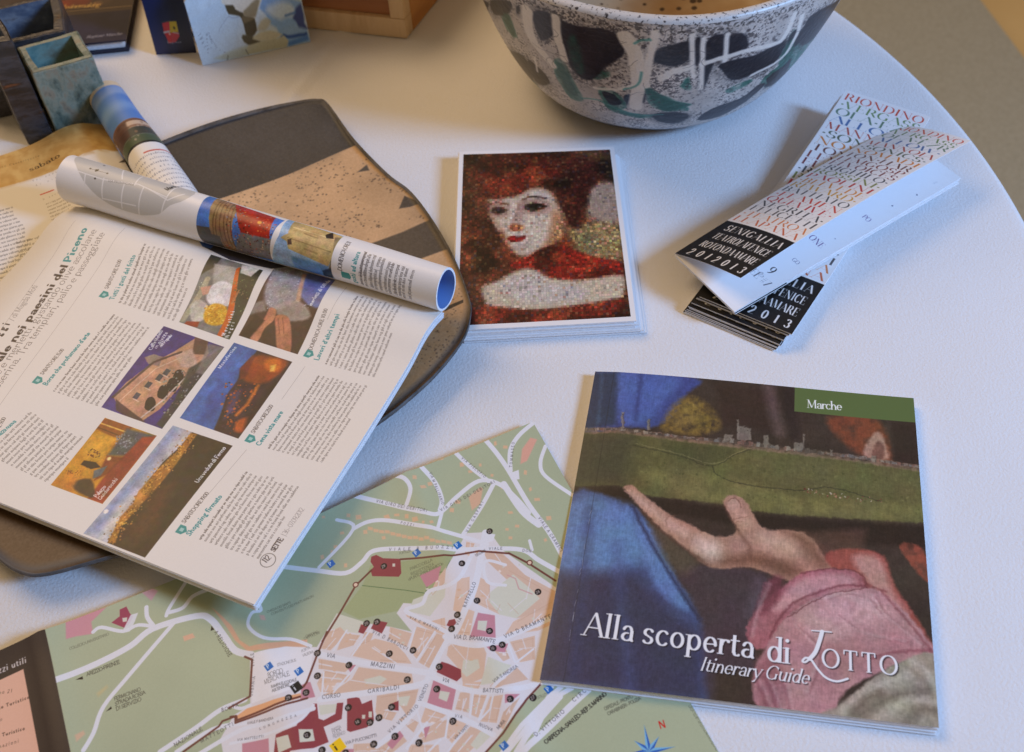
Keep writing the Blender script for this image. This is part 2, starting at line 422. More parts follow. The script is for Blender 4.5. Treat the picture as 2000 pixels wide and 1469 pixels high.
def printed(name, canvas, rough=.5, spec=.3, coat=0, bump=(350, .05, .0004)):
    m = bpy.data.materials.new(name); N, L = nt(m); b = N['Principled BSDF']
    t = N.new('ShaderNodeTexImage'); t.image = canvas.image(name); t.extension = 'EXTEND'
    L.new(t.outputs['Color'], b.inputs['Base Color'])
    b.inputs['Roughness'].default_value = rough; b.inputs['Specular IOR Level'].default_value = spec
    b.inputs['Coat Weight'].default_value = coat; b.inputs['Coat Roughness'].default_value = .25
    if bump: bump_noise(m, *bump)
    return m

# ------------------------------------------------------------------ mesh helpers
def link(o, parent=None):
    COL.objects.link(o)
    if parent is not None: o.parent = parent
    return o
def mesh(name, V, F, mats, parent=None, uv=None, fmat=None, smooth=False):
    me = bpy.data.meshes.new(name)
    me.from_pydata([tuple(map(float, v)) for v in V], [], F)
    for m in (mats if isinstance(mats, (list, tuple)) else [mats]): me.materials.append(m)
    if fmat is not None: me.polygons.foreach_set('material_index', np.array(fmat, np.int32))
    if uv is not None:
        ul = me.uv_layers.new(name='UVMap')
        vi = np.empty(len(me.loops), np.int32); me.loops.foreach_get('vertex_index', vi)
        ul.data.foreach_set('uv', np.asarray(uv, np.float32)[vi].ravel())
    if smooth: me.polygons.foreach_set('use_smooth', np.ones(len(me.polygons), bool))
    me.update()
    return link(bpy.data.objects.new(name, me), parent)
def empty(name, loc, parent=None):
    o = bpy.data.objects.new(name, None); o.location = tuple(map(float, loc)); o.empty_display_size = .02
    link(o, parent)
    bpy.context.view_layer.update()
    return o
def under(o, parent):
    """make o a part of parent without moving it"""
    o.parent = parent
    o.matrix_parent_inverse = parent.matrix_world.inverted()
    return o
def tag(o, label, cat, group=None, kind=None):
    if label: o['label'] = label
    if cat: o['category'] = cat
    if group: o['group'] = group
    if kind: o['kind'] = kind
    return o
def sheet(name, P, th, mats, parent=None, smooth=True):
    """solid thin sheet: P[i][j] rows from the top edge down, columns left to right; mats = top, side, bottom"""
    P = np.asarray(P, float); n, m = P.shape[:2]
    du = np.gradient(P, axis=1) if m > 2 else np.repeat((P[:, -1:] - P[:, :1]), m, 1)
    dv = np.gradient(P, axis=0) if n > 2 else np.repeat((P[-1:] - P[:1]), n, 0)
    nr = np.cross(dv, du); nr /= np.linalg.norm(nr, axis=2, keepdims=True) + 1e-12
    Q = P - nr * th
    V = np.concatenate([P.reshape(-1, 3), Q.reshape(-1, 3)]); o = n * m
    F, fm = [], []
    for i in range(n - 1):
        for j in range(m - 1):
            a_, b_, c_, d_ = i * m + j, i * m + j + 1, (i + 1) * m + j + 1, (i + 1) * m + j
            F.append((a_, d_, c_, b_)); fm.append(0)
            F.append((o + a_, o + b_, o + c_, o + d_)); fm.append(2)
    per = [(0, j) for j in range(m - 1)] + [(i, m - 1) for i in range(n - 1)] + [(n - 1, j) for j in range(m - 1, 0, -1)] + [(i, 0) for i in range(n - 1, 0, -1)]
    ids = [i * m + j for i, j in per]
    for k in range(len(ids)):
        x, y = ids[k], ids[(k + 1) % len(ids)]
        F.append((x, y, o + y, o + x)); fm.append(1)
    jj, ii = np.meshgrid(np.linspace(0, 1, m), np.linspace(0, 1, n))
    uv = np.stack([jj, 1 - ii], -1).reshape(-1, 2)
    # separate vertices for the sides keep their shading flat
    ob = mesh(name, V, F, mats, parent, np.concatenate([uv, uv]), fm)
    me = ob.data
    sm = np.array([f != 1 for f in fm]) if smooth else np.zeros(len(fm), bool)
    me.polygons.foreach_set('use_smooth', sm)
    e = set()
    for k in range(len(ids)):
        e.add(tuple(sorted((ids[k], ids[(k + 1) % len(ids)])))); e.add(tuple(sorted((o + ids[k], o + ids[(k + 1) % len(ids)]))))
    for ed in me.edges:
        if tuple(sorted(ed.vertices)) in e: ed.use_edge_sharp = True
    return ob
def quad_grid(tl, tr, br, bl, n=2, m=2, f=None):
    tl, tr, br, bl = [np.asarray(p, float) for p in (tl, tr, br, bl)]
    s = np.linspace(0, 1, n)[:, None, None]; t = np.linspace(0, 1, m)[None, :, None]
    P = (1 - s) * ((1 - t) * tl + t * tr) + s * ((1 - t) * bl + t * br)
    if f is not None: P = P + f(np.broadcast_to(t[..., 0], (n, m)), np.broadcast_to(s[..., 0], (n, m)))
    return P
def dz(h):
    r = np.zeros(h.shape + (3,)); r[..., 2] = h; return r
def box_mesh(name, B, h, mat, parent=None, z0=0.0, bevel=0):
    """prism over four (or more) ground points, anticlockwise seen from above"""
    n = len(B)
    V = [(p[0], p[1], z0) for p in B] + [(p[0], p[1], z0 + h) for p in B]
    F = [tuple(range(n - 1, -1, -1)), tuple(range(n, 2 * n))] + [(i, (i + 1) % n, n + (i + 1) % n, n + i) for i in range(n)]
    o = mesh(name, V, F, mat, parent)
    if bevel:
        bm = bmesh.new(); bm.from_mesh(o.data)
        bmesh.ops.bevel(bm, geom=bm.edges[:], offset=bevel, segments=2, affect='EDGES', profile=.6)
        bm.to_mesh(o.data); bm.free()
    return o
def lut(P):
    """photo pixel -> (column, row) fraction on a curved surface, nearest camera-facing sample"""
    P = np.asarray(P, float); n, m = P.shape[:2]
    du, dv = np.gradient(P, axis=1), np.gradient(P, axis=0)
    nr = np.cross(dv, du); face = np.einsum('ijk,ijk->ij', nr, P - CPOS) < 0
    px = project(P.reshape(-1, 3)); ok = face.reshape(-1)
    jj, ii = np.meshgrid(np.arange(m) / (m - 1), np.arange(n) / (n - 1))
    uv = np.stack([jj, ii], -1).reshape(-1, 2)
    px, uv = px[ok], uv[ok]
    def f(p):
        d = (px[:, 0] - p[0]) ** 2 + (px[:, 1] - p[1]) ** 2
        k = np.argpartition(d, 4)[:4]; w = 1 / (d[k] + .05)
        return (uv[k] * w[:, None]).sum(0) / w.sum()
    return f

PAPER = plain('paper_white', (236, 236, 238), .7, .2)
PAPER_EDGE = plain('paper_edge', (240, 241, 244), .8, .15, None, ((222, 224, 230), 500, .4, .7))
BLACK = plain('ink_black', (26, 25, 26), .5, .3)

# ------------------------------------------------------------------ floor, table, cloth
TC, TR_ = np.array([-0.229, 0.507]), 0.550
mf = plain('floor_tan', (214, 178, 116), .6, .25, (40, .1, .002), ((204, 168, 108), 6, .35, .7))
fl = mesh('floor', [(-4, -3, -.74), (5, -3, -.74), (5, 6, -.74), (-4, 6, -.74)], [(0, 1, 2, 3)], mf)
tag(fl, 'plain tan floor below the table edge', None, kind='structure')
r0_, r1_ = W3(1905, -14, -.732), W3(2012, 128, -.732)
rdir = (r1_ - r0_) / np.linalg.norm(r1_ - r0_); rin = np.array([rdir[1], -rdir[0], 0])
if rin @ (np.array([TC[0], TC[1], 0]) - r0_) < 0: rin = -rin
mdarkfloor = plain('floor_olive', (178, 170, 146), .95, .05, (500, .5, .003), ((166, 158, 134), 180, .35, .7))
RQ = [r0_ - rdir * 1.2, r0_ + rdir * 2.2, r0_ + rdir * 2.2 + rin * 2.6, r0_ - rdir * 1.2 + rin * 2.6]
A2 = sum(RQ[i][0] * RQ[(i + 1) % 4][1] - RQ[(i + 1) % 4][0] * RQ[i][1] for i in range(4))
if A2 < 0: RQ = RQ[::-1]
darker_floor = box_mesh('darker_floor', RQ, .008, mdarkfloor, None, -.7395, .002)  # thin slab added to give this part of the floor its darker olive tone
tag(darker_floor, 'darker olive brown part of the two-tone floor beneath the table', 'darker_floor')
table = empty('round_table', (TC[0], TC[1], -.74))
wood = plain('table_wood', (120, 84, 52), .5, .3, (60, .15, .001), ((96, 62, 38), 30, .35, .65))
def disc(name, r, z0, z1, mat, parent, n=96):
    B = [(TC[0] + r * math.cos(2 * math.pi * k / n), TC[1] + r * math.sin(2 * math.pi * k / n)) for k in range(n)]
    return under(box_mesh(name, B, z1 - z0, mat, None, z0), parent)
disc('tabletop', TR_ - .005, -.028, -.003, wood, table)
disc('pedestal', .045, -.70, -.029, wood, table, 32)
disc('foot_plate', .26, -.74, -.701, wood, table, 48)
tag(table, 'round wooden table hidden under the white cloth', 'table')

mc = bpy.data.materials.new('cloth_white'); N, L = nt(mc); b = N['Principled BSDF']
b.inputs['Base Color'].default_value = (.775, .775, .79, 1); b.inputs['Roughness'].default_value = .9; b.inputs['Specular IOR Level'].default_value = .1
tc = N.new('ShaderNodeTexCoord')
n1 = N.new('ShaderNodeTexNoise'); n1.inputs['Scale'].default_value = 620; n1.inputs['Detail'].default_value = 2.5
n2 = N.new('ShaderNodeTexNoise'); n2.inputs['Scale'].default_value = 26; n2.inputs['Detail'].default_value = 3
w1 = N.new('ShaderNodeTexWave'); w1.inputs['Scale'].default_value = 900; w1.inputs['Distortion'].default_value = 2.5; w1.inputs['Detail'].default_value = 1
for k in (n1, n2, w1): L.new(tc.outputs['Object'], k.inputs['Vector'])
def math_n(op, a_, b_):
    k = N.new('ShaderNodeMath'); k.operation = op
    for i, v in ((0, a_), (1, b_)):
        if isinstance(v, (int, float)): k.inputs[i].default_value = v
        else: L.new(v, k.inputs[i])
    return k.outputs[0]
hgt = math_n('ADD', math_n('MULTIPLY', n1.outputs['Fac'], .9), math_n('ADD', math_n('MULTIPLY', w1.outputs['Fac'], .06), math_n('MULTIPLY', n2.outputs['Fac'], 1.3)))
bp = N.new('ShaderNodeBump'); bp.inputs['Strength'].default_value = .55; bp.inputs['Distance'].default_value = .0007
L.new(hgt, bp.inputs['Height']); L.new(bp.outputs['Normal'], b.inputs['Normal'])

def crease(x, y):
    """ironed fold lines left in the cloth: a low ridge"""
    h = 0
    for (ax, ay), (bx, by), amp, wid in CREASES:
        ex, ey = bx - ax, by - ay; Ln = math.hypot(ex, ey)
        d = ((x - ax) * ey - (y - ay) * ex) / Ln
        t = ((x - ax) * ex + (y - ay) * ey) / Ln / Ln
        if -2 < t < 3: h += amp * math.exp(-(d / wid) ** 2)
    return h
c0, c1 = W3(672, 62), W3(570, 192)
d0, d1 = W3(1860, 860), W3(1990, 1330)
CREASES = [((c0[0], c0[1]), (c1[0], c1[1]), .0019, .0030)]
V, F = [], []
# square grid in the middle third would not follow the rim, so the cloth is a polar net refined by rings
nr_, na_ = 120, 360
rad = [TR_ * (k / nr_) for k in range(1, nr_ + 1)]
V.append((TC[0], TC[1], 0))
prof = [(r, 0.0) for r in rad[:-1]] + [(TR_ - .0015, -.0005), (TR_, -.003), (TR_ + .001, -.008)]
for k in range(1, 9): prof.append((TR_ + .001 + .012 * k / 8, -.008 - .24 * k / 8))
for pi, (r, z) in enumerate(prof):
    for k in range(na_):
        t = 2 * math.pi * k / na_
        rr, zz = r, z
        if z < -.02:
            s = (-z) / .25
            rr += s * (.012 * math.sin(t * 17 + 1) + .008 * math.sin(t * 29))
        x, y = TC[0] + rr * math.cos(t), TC[1] + rr * math.sin(t)
        if z == 0: zz = crease(x, y) + .00035 * math.sin(x * 41 + 2 * math.sin(y * 23)) * math.sin(y * 33 + 1.5 * math.sin(x * 19))
        V.append((x, y, zz))
for k in range(na_): F.append((0, 1 + k, 1 + (k + 1) % na_))
for i in range(len(prof) - 1):
    for k in range(na_):
        a_, b_ = 1 + i * na_ + k, 1 + i * na_ + (k + 1) % na_
        F.append((a_, a_ + na_, b_ + na_, b_))
cl = mesh('tablecloth', V, F, mc, smooth=True)
tag(cl, 'white cloth spread over the round table with one ironed crease', 'tablecloth')

# ------------------------------------------------------------------ the painted guide (square booklet)
BK = [(1162.5, 723), (1784.5, 777.5), (1834, 1421.5), (1054, 1326)]       # tl tr br bl of the front cover
bw, bh = 1000, 1070
hb = homog(BK, [(0, 0), (bw, 0), (bw, bh), (0, bh)])
c = Canvas(bw, bh, (62, 50, 42), hb)
B = crop(1030, 690, 1.886)
c.mul(.75 + .5 * vnoise(bh, bw, 160, 3, 4))
c.poly(B((200, 60), (620, 95), (590, 150), (520, 245), (440, 275), (360, 268), (190, 280)), (58, 76, 146), 14, sm=4)
c.poly(B((330, 70), (560, 95), (520, 160), (440, 245), (350, 250)), (74, 106, 190), 30, .85, sm=4)
c.poly(B((200, 60), (335, 70), (325, 260), (200, 275)), (34, 56, 84), 20, .85)
c.line(B((275, 70), (262, 250)), 10, (70, 110, 150), .4, 12)
c.line(B((420, 80), (400, 240)), 14, (40, 48, 110), .5, 14)
c.poly(B((490, 275), (550, 180), (615, 162), (675, 200), (715, 265), (650, 300), (560, 295)), (142, 112, 46), 22, .9, sm=5, noise=.6, ncell=14)
c.poly(B((540, 270), (570, 200), (620, 185), (640, 240)), (170, 138, 62), 26, .6, sm=4, noise=.6, ncell=10)
c.poly(B((700, 120), (880, 130), (900, 290), (720, 260)), (58, 40, 34), 30, .7)
c.line(B((890, 130), (930, 290)), 34, (112, 86, 84), .7, 30)
c.line(B((960, 150), (985, 300)), 40, (46, 36, 36), .7, 24)
c.poly(B((1105, 235), (1290, 240), (1340, 400), (1240, 375), (1170, 330)), (146, 70, 42), 22, .95, sm=4, noise=.4)
c.poly(B((1240, 375), (1262, 310), (1300, 290), (1330, 385)), (196, 148, 124), 12, .85, sm=4)
c.poly(B((1270, 380), (1285, 325), (1308, 330), (1312, 385)), (120, 74, 62), 8, .8, sm=4)
c.poly(B((1340, 250), (1460, 260), (1460, 420), (1350, 400)), (52, 40, 34), 18, .9)
# landscape strip
c.poly(B((170, 280), (330, 285), (560, 315), (820, 345), (1000, 365), (1180, 385), (1470, 432), (1480, 622), (1000, 592), (830, 577), (700, 547), (450, 522), (330, 482), (160, 480)), (102, 100, 54), 8, sm=0)
c.poly(B((170, 280), (400, 300), (360, 480), (150, 480)), (64, 66, 50), 60, .8)
c.poly(B((420, 430), (700, 440), (1000, 520), (1480, 560), (1480, 615), (1000, 588), (830, 572), (560, 520)), (136, 130, 68), 34, .75, sm=3, noise=.5, ncell=40)
c.poly(B((720, 350), (1000, 380), (1440, 470), (1440, 530), (1100, 470), (860, 450), (700, 430)), (110, 110, 58), 26, .7, sm=3, noise=.5, ncell=30)
c.poly(B((500, 320), (760, 350), (700, 400), (560, 390)), (78, 80, 46), 24, .7, sm=3)
c.line(B((390, 335), (560, 375), (680, 412), (760, 375), (825, 350)), 3, (64, 64, 40), .8, 3, sm=4)
c.line(B((682, 412), (700, 445), (800, 478), (1000, 500), (1120, 490), (1300, 540)), 3.4, (60, 60, 38), .75, 3, sm=4)
c.line(B((400, 330), (560, 368), (684, 404), (770, 366), (830, 343)), 2, (158, 150, 96), .6, 2, sm=4)
for k in range(46):
    t = random.random(); x, y = 1015 + 290 * t, 500 + 45 * t + random.gauss(0, 6)
    c.dot(B((x, y))[0], random.uniform(1.4, 3), random.choice([(176, 120, 90), (196, 180, 150), (120, 60, 44)]), .8, 1.5)
for k in range(160):
    x = random.uniform(420, 1440); y = 345 + (x - 420) * .085 + random.uniform(10, 150)
    c.dot(B((x, y))[0], random.uniform(1.2, 4), random.choice([(70, 76, 36), (138, 136, 74), (86, 92, 44)]), .5, 3)
# walled town on the skyline
wall = B((180, 262), (350, 272), (560, 302), (700, 315), (820, 328), (960, 345), (1180, 368), (1460, 412), (1460, 436), (1180, 392), (960, 368), (820, 352), (700, 338), (560, 322), (350, 292), (180, 285))
c.poly(wall, (146, 116, 90), 6, .85, noise=.5, ncell=12)
def skyline(x):
    xs = [180, 350, 560, 700, 820, 960, 1180, 1460]; ys = [268, 276, 306, 318, 332, 350, 373, 418]
    return float(np.interp(x, xs, ys))
for k in range(230):
    x = random.uniform(185, 1450)
    dense = 700 < x < 1060
    h = random.uniform(5, 11) * (1.7 if dense else 1)
    w = random.uniform(8, 20); y = skyline(x) + 6
    col = random.choice([(136, 122, 104), (158, 146, 126), (104, 90, 76), (136, 96, 78), (120, 116, 108), (84, 72, 62)])
    c.poly(B((x, y - h), (x + w, y - h + 1), (x + w, y), (x, y)), col, 2.0, .8)
    c.line(B((x + w, y - h + 1), (x + w, y)), 1.2, (70, 58, 48), .6, 1.5)
for x, y0, y1, w in ((352, 214, 272, 8), (448, 240, 280, 10), (776, 242, 316, 8), (787, 266, 318, 26), (812, 274, 318, 26), (740, 298, 320, 34), (1018, 294, 348, 6), (1000, 326, 354, 34), (880, 300, 334, 20), (1275, 372, 398, 18), (1120, 352, 374, 12)):
    c.poly(B((x - w / 2, y0), (x + w / 2, y0 + 1), (x + w / 2, y1), (x - w / 2, y1)), (146, 134, 114), 3.5, .75)
    c.line(B((x + w / 2, y0 + 1), (x + w / 2, y1)), 2, (84, 70, 60), .7, 2)
    c.dot(B((x, y0 + 10))[0], 1.6, (60, 50, 44), .8, 1)
# shade under the strip, robes
c.poly(B((150, 485), (330, 488), (450, 528), (700, 556), (830, 584), (1000, 600), (1480, 630), (1480, 720), (1200, 690), (900, 650), (600, 600), (350, 545), (150, 535)), (44, 34, 28), 22, .92)
c.poly(B((600, 620), (1110, 680), (1230, 720), (1110, 800), (900, 800), (640, 760)), (60, 46, 40), 24, .7)
c.poly(B((1030, 650), (1250, 640), (1230, 740), (1060, 740)), (98, 66, 54), 24, .7)
c.poly(B((130, 535), (350, 545), (430, 600), (520, 790), (640, 960), (670, 1300), (30, 1210)), (66, 90, 148), 16, .97, sm=3)
c.poly(B((140, 538), (345, 548), (400, 600), (440, 740), (320, 800), (110, 790)), (92, 138, 200), 50, .95, sm=3)
c.poly(B((110, 800), (400, 800), (560, 960), (640, 1010), (660, 1300), (30, 1210)), (56, 56, 84), 60, .92)
c.poly(B((400, 610), (460, 640), (540, 800), (600, 930), (560, 930), (480, 860), (430, 740)), (92, 136, 200), 22, .85, sm=4)
c.line(B((390, 560), (440, 660), (540, 830), (640, 980)), 10, (38, 46, 80), .8, 10, sm=4)
c.line(B((230, 560), (200, 900), (170, 1190)), 30, (46, 60, 108), .5, 30, sm=4)
c.line(B((330, 700), (350, 950), (380, 1230)), 30, (72, 88, 144), .45, 34, sm=4)
c.poly(B((560, 780), (880, 800), (860, 930), (820, 1020), (860, 1310), (670, 1300), (640, 980)), (72, 58, 66), 24, .9, sm=3)
c.poly(B((840, 820), (900, 840), (860, 960), (800, 960)), (104, 92, 104), 30, .5)
c.poly(B((680, 1150), (860, 1180), (880, 1310), (690, 1300)), (62, 48, 38), 30, .8)
# open hand
H_ = crop(1170, 900, 2.938)
c.poly(H_((300, 330), (420, 430), (560, 560), (520, 640), (470, 640), (390, 560), (320, 430)), (96, 82, 64), 26, .7, sm=3)
hand = H_(*[(x, 420 + (y - 420) * 1.07) for x, y in ((140, 165), (165, 150), (200, 155), (250, 195), (320, 245), (420, 315), (520, 358), (620, 408), (700, 428), (765, 415), (790, 385), (768, 345), (735, 290), (712, 242), (730, 212), (770, 203), (820, 220), (860, 262), (893, 315), (922, 360), (985, 392), (1060, 388), (1160, 400), (1240, 450), (1290, 530), (1345, 602), (1250, 612), (1170, 628), (1100, 662), (1020, 642), (900, 596), (800, 590), (700, 598), (620, 582), (540, 525), (450, 455), (390, 412), (300, 332), (240, 272), (180, 205))])
c.poly(hand, (188, 138, 112), 7, 1, sm=3)
c.poly(H_((560, 540), (640, 585), (800, 590), (900, 596), (1020, 642), (1100, 662), (1170, 625), (1060, 560), (900, 520), (760, 540)), (124, 80, 60), 34, .85, sm=3)
c.poly(H_((1060, 400), (1160, 405), (1240, 455), (1290, 530), (1330, 600), (1250, 600), (1180, 520), (1120, 450)), (138, 92, 70), 36, .8, sm=3)
c.poly(H_((165, 165), (200, 165), (260, 215), (400, 320), (520, 385), (500, 430), (400, 380), (290, 290), (200, 210)), (216, 172, 148), 18, .8, sm=3)
c.poly(H_((560, 430), (640, 440), (700, 480), (690, 550), (630, 560), (560, 500)), (236, 202, 182), 40, .85, sm=3)
c.poly(H_((920, 420), (1020, 420), (1110, 460), (1130, 520), (1040, 520), (950, 480)), (222, 178, 150), 44, .8, sm=3)
c.poly(H_((740, 240), (800, 240), (850, 290), (880, 350), (850, 380), (800, 350)), (208, 160, 132), 18, .8, sm=3)
c.poly(H_((735, 222), (770, 210), (800, 225), (812, 258), (780, 272), (745, 262)), (206, 160, 134), 4, .9, sm=4)
c.line(H_((738, 225), (770, 208), (805, 226), (816, 262)), 3, (120, 74, 58), .6, 4, sm=4)
c.line(H_((792, 388), (835, 440), (868, 500), (870, 540)), 9, (120, 78, 60), .7, 14, sm=4)
c.line(H_((715, 250), (740, 300), (775, 352), (800, 390)), 5, (104, 66, 52), .65, 7, sm=4)
c.line(H_((770, 330), (810, 318), (855, 312)), 3, (140, 92, 74), .5, 4, sm=4); c.line(H_((780, 348), (820, 338)), 3, (140, 92, 74), .45, 4)
c.line(H_((240, 275), (300, 335), (390, 415), (540, 528), (620, 585)), 7, (96, 60, 48), .7, 10, sm=4)
c.line(H_((405, 305), (385, 335), (390, 360)), 3, (140, 92, 76), .5, 5); c.line(H_((300, 232), (285, 262)), 3, (146, 98, 82), .5, 5); c.line(H_((415, 312), (440, 305)), 4, (110, 70, 54), .5, 4)
c.line(H_((700, 430), (730, 470), (720, 540)), 8, (170, 120, 98), .5, 14, sm=4)
c.line(H_((145, 165), (170, 178), (178, 200)), 3, (214, 150, 140), .6, 4)
# sleeve
c.poly(B((1100, 728), (1200, 714), (1312, 740), (1352, 850), (1430, 960), (1500, 1090), (1400, 970), (1240, 856), (1205, 800), (1120, 782)), (168, 78, 66), 10, 1, sm=3)
c.poly(B((1200, 740), (1300, 750), (1340, 860), (1400, 950), (1290, 880), (1230, 810)), (208, 150, 138), 24, .85, sm=4)
c.poly(B((805, 1010), (860, 925), (945, 850), (1005, 806), (1090, 788), (1205, 798), (1245, 855), (1110, 880), (960, 965), (890, 1075), (830, 1080)), (178, 100, 108), 8, 1, sm=3)
c.poly(B((900, 930), (1000, 830), (1100, 805), (1190, 815), (1200, 850), (1060, 880), (950, 940)), (214, 152, 152), 22, .85, sm=4)
c.poly(B((860, 960), (890, 830), (940, 820), (930, 900)), (128, 58, 70), 16, .8, sm=3)
c.poly(B((960, 960), (1100, 876), (1245, 856), (1300, 872), (1400, 955), (1500, 1085), (1500, 1115), (1380, 1135), (1180, 1235), (1100, 1335), (860, 1315), (835, 1180), (880, 1080)), (196, 138, 138), 8, 1, sm=3)
c.poly(B((1000, 980), (1150, 890), (1280, 890), (1340, 960), (1200, 1010), (1080, 1060)), (218, 172, 168), 40, .8, sm=4, noise=.4)
c.poly(B((845, 1150), (900, 1090), (940, 1180), (930, 1310), (860, 1310)), (160, 92, 100), 30, .8, sm=3)
c.poly(B((1060, 1080), (1400, 1060), (1480, 1100), (1200, 1180), (1080, 1260)), (180, 116, 118), 40, .6, sm=3)
for q in (((1110, 900), (1180, 880), (1260, 900), (1300, 950)), ((1000, 1000), (1080, 1100), (1040, 1250)), ((1150, 960), (1250, 1030), (1400, 1060)), ((1280, 890), (1330, 960), (1460, 1070))):
    c.line(B(*q), 4, (140, 78, 84), .55, 8, sm=4); c.line(B(*[(x - 12, y - 6) for x, y in q]), 5, (226, 188, 182), .5, 10, sm=4)
c.line(B((1005, 806), (1100, 788), (1210, 798), (1245, 856), (1110, 880), (960, 965)), 3, (110, 50, 56), .7, 4, sm=4)
c.poly(B((1370, 700), (1440, 702), (1478, 770), (1478, 840), (1410, 775)), (166, 76, 54), 8, .95, sm=3, noise=.4)
c.poly(B((1150, 1300), (1260, 1200), (1385, 1130), (1520, 1105), (1540, 1400), (1090, 1340)), (164, 152, 130), 8, 1, sm=2)
for q, col in ((((1160, 1310), (1280, 1230), (1400, 1180)), (200, 190, 168)), (((1230, 1330), (1330, 1270), (1500, 1230)), (122, 110, 92)), (((1300, 1350), (1390, 1280), (1510, 1290)), (196, 186, 166)), (((1200, 1330), (1250, 1270), (1300, 1250)), (116, 102, 84)), (((1400, 1370), (1450, 1310), (1515, 1320)), (126, 114, 96)), (((1420, 1130), (1470, 1170), (1515, 1240)), (206, 198, 178))):
    c.line(B(*q), 20, col, .8, 22, sm=4)
for q in (((905, 1250), (960, 1380), (990, 1469)), ((960, 1230), (1010, 1360), (1040, 1469)), ((1060, 1260), (1090, 1400), (1100, 1469)), ((960, 700), (900, 850), (860, 1000))):
    c.line(H_(*q), 9, (132, 60, 74), .5, 12, sm=4); c.line(H_(*[(x + 16, y) for x, y in q]), 8, (224, 176, 174), .45, 12, sm=4)
c.line(H_((985, 1010), (1030, 900), (1130, 800), (1270, 740), (1400, 705), (1540, 712)), 6, (126, 56, 66), .75, 7, sm=4)
c.line(H_((1300, 780), (1400, 760), (1520, 820), (1600, 870)), 10, (228, 186, 180), .6, 14, sm=4); c.line(H_((1620, 740), (1740, 880), (1850, 1010), (1910, 1090)), 6, (140, 70, 74), .7, 8, sm=4)
c.line(H_((1500, 640), (1540, 700), (1640, 740)), 6, (130, 58, 60), .7, 8, sm=4); c.line(H_((1560, 1130), (1700, 1090), (1900, 1080)), 7, (150, 74, 84), .7, 8, sm=4)
# panel weave and age of the paint
g_ = c.a.mean(2, keepdims=True); c.a[:] = g_ + (c.a - g_) * .84
c.a[:] = c.a * .96 + np.array([.028, .022, .018], np.float32)
for k_ in range(3): c.a[..., k_] *= .955 + .09 * vnoise(bh, bw, 60, 11 + k_, 3)
sx = ((vnoise(bh, bw, 10, 15, 2) - .5) * 9).astype(int); sy = ((vnoise(bh, bw, 10, 16, 2) - .5) * 9).astype(int)
yy_, xx_ = np.mgrid[0:bh, 0:bw]
c.a[:] = c.a[np.clip(yy_ + sy, 0, bh - 1), np.clip(xx_ + sx, 0, bw - 1)]
st_ = vnoise(bh // 6 + 1, bw, 3, 17, 2).repeat(6, 0)[:bh]; c.mul(.93 + .14 * st_)
nz = vnoise(bh, bw, 9, 5, 3); nv = vnoise(bh, bw // 3 + 1, 3, 6, 2).repeat(3, 1)[:, :bw]
c.mul(.86 + .2 * nz + .08 * nv)
c.a += (vnoise(bh, bw, 2, 9)[..., None] - .5) * .035
c.a[:, :26] *= .97
c.line([(62, 0), (62, bh)], 2.0, (24, 22, 24), .35, 2, raw=True)
for k in range(14):
    y = random.uniform(500, 1000); c.line([(60 + random.gauss(0, 2), y), (60 + random.gauss(0, 2), y + random.uniform(4, 22))], 1.2, (190, 190, 200), .5, 1, raw=True)
x0 = hb(B((985, 137))[0])[0]; yb = hb(B((1210, 234))[0])[1]
c.poly([(x0, -3), (bw + 3, -3), (bw + 3, yb), (x0, yb)], (96, 114, 66), 1.2, raw=True)
def title(s, sty, p0, p1, cap, shadow=True):
    if shadow:
        q0, q1 = c.fn(p0), c.fn(p1)
        for dx_, dy_, al in ((4, 4, .28), (3, 3, .3), (2, 2, .35)):
            text_line(c, s, sty, (q0[0] + dx_, q0[1] + dy_), (q1[0] + dx_, q1[1] + dy_), cap, (22, 18, 26), True, al)
    text_line(c, s, sty, p0, p1, cap, (246, 246, 248))
text_line(c, 'Marche', 'book', *B((1030, 200), (1160, 209)), 33, (250, 250, 248))
title('Alla scoperta', 'book', *B((203, 1034), (836, 1122)), 72)
title('di', 'book', *B((879, 1131), (972, 1142)), 72)
title('OTTO', 'book', *B((1083, 1153), (1368, 1186)), 56)
title('Itinerary Guide', 'ital', *B((632, 1166), (1036, 1217)), 40)
for dx_, col, al in ((3, (22, 18, 26), .5), (0, (246, 246, 248), 1)):     # swash capital
    o_ = lambda pts: [(hb(p)[0] + dx_, hb(p)[1] + dx_) for p in B(*pts)]
    c.line(o_(((1086, 1020), (1078, 1050), (1062, 1095), (1040, 1122))), 11, col, al, 1.5, sm=5, raw=True)
    c.line(o_(((1048, 1016), (1086, 1019), (1120, 1022))), 3.5, col, al, 1.5, raw=True)
    c.line(o_(((1040, 1122), (1024, 1134), (1014, 1130), (1026, 1118), (1046, 1126), (1070, 1160), (1100, 1192), (1140, 1206), (1180, 1196))), 6, col, al, 1.5, sm=5, raw=True)
cover_mat = printed('guide_cover_print', c, .38, .4, .12)
zc = .0062
q = [W3(x, y, zc) for x, y in BK]
guide = empty('guide_booklet', (q[3][0], q[3][1], 0))
def bow(t, s): return dz(.0016 * np.exp(-t / .05) * 0 - .0012 * np.exp(-t / .035) + .0012 * np.sin(s * 2.6 + .6) * t * t + .0008 * np.sin(t * 5) * (1 - s))
under(sheet('front_cover', quad_grid(*q, 12, 14, bow), .00035, [cover_mat, PAPER, PAPER]), guide)
cen = sum(q) / 4
def shrink(p, k, z): r = cen + (p - cen) * k; return np.array([r[0], r[1], z])
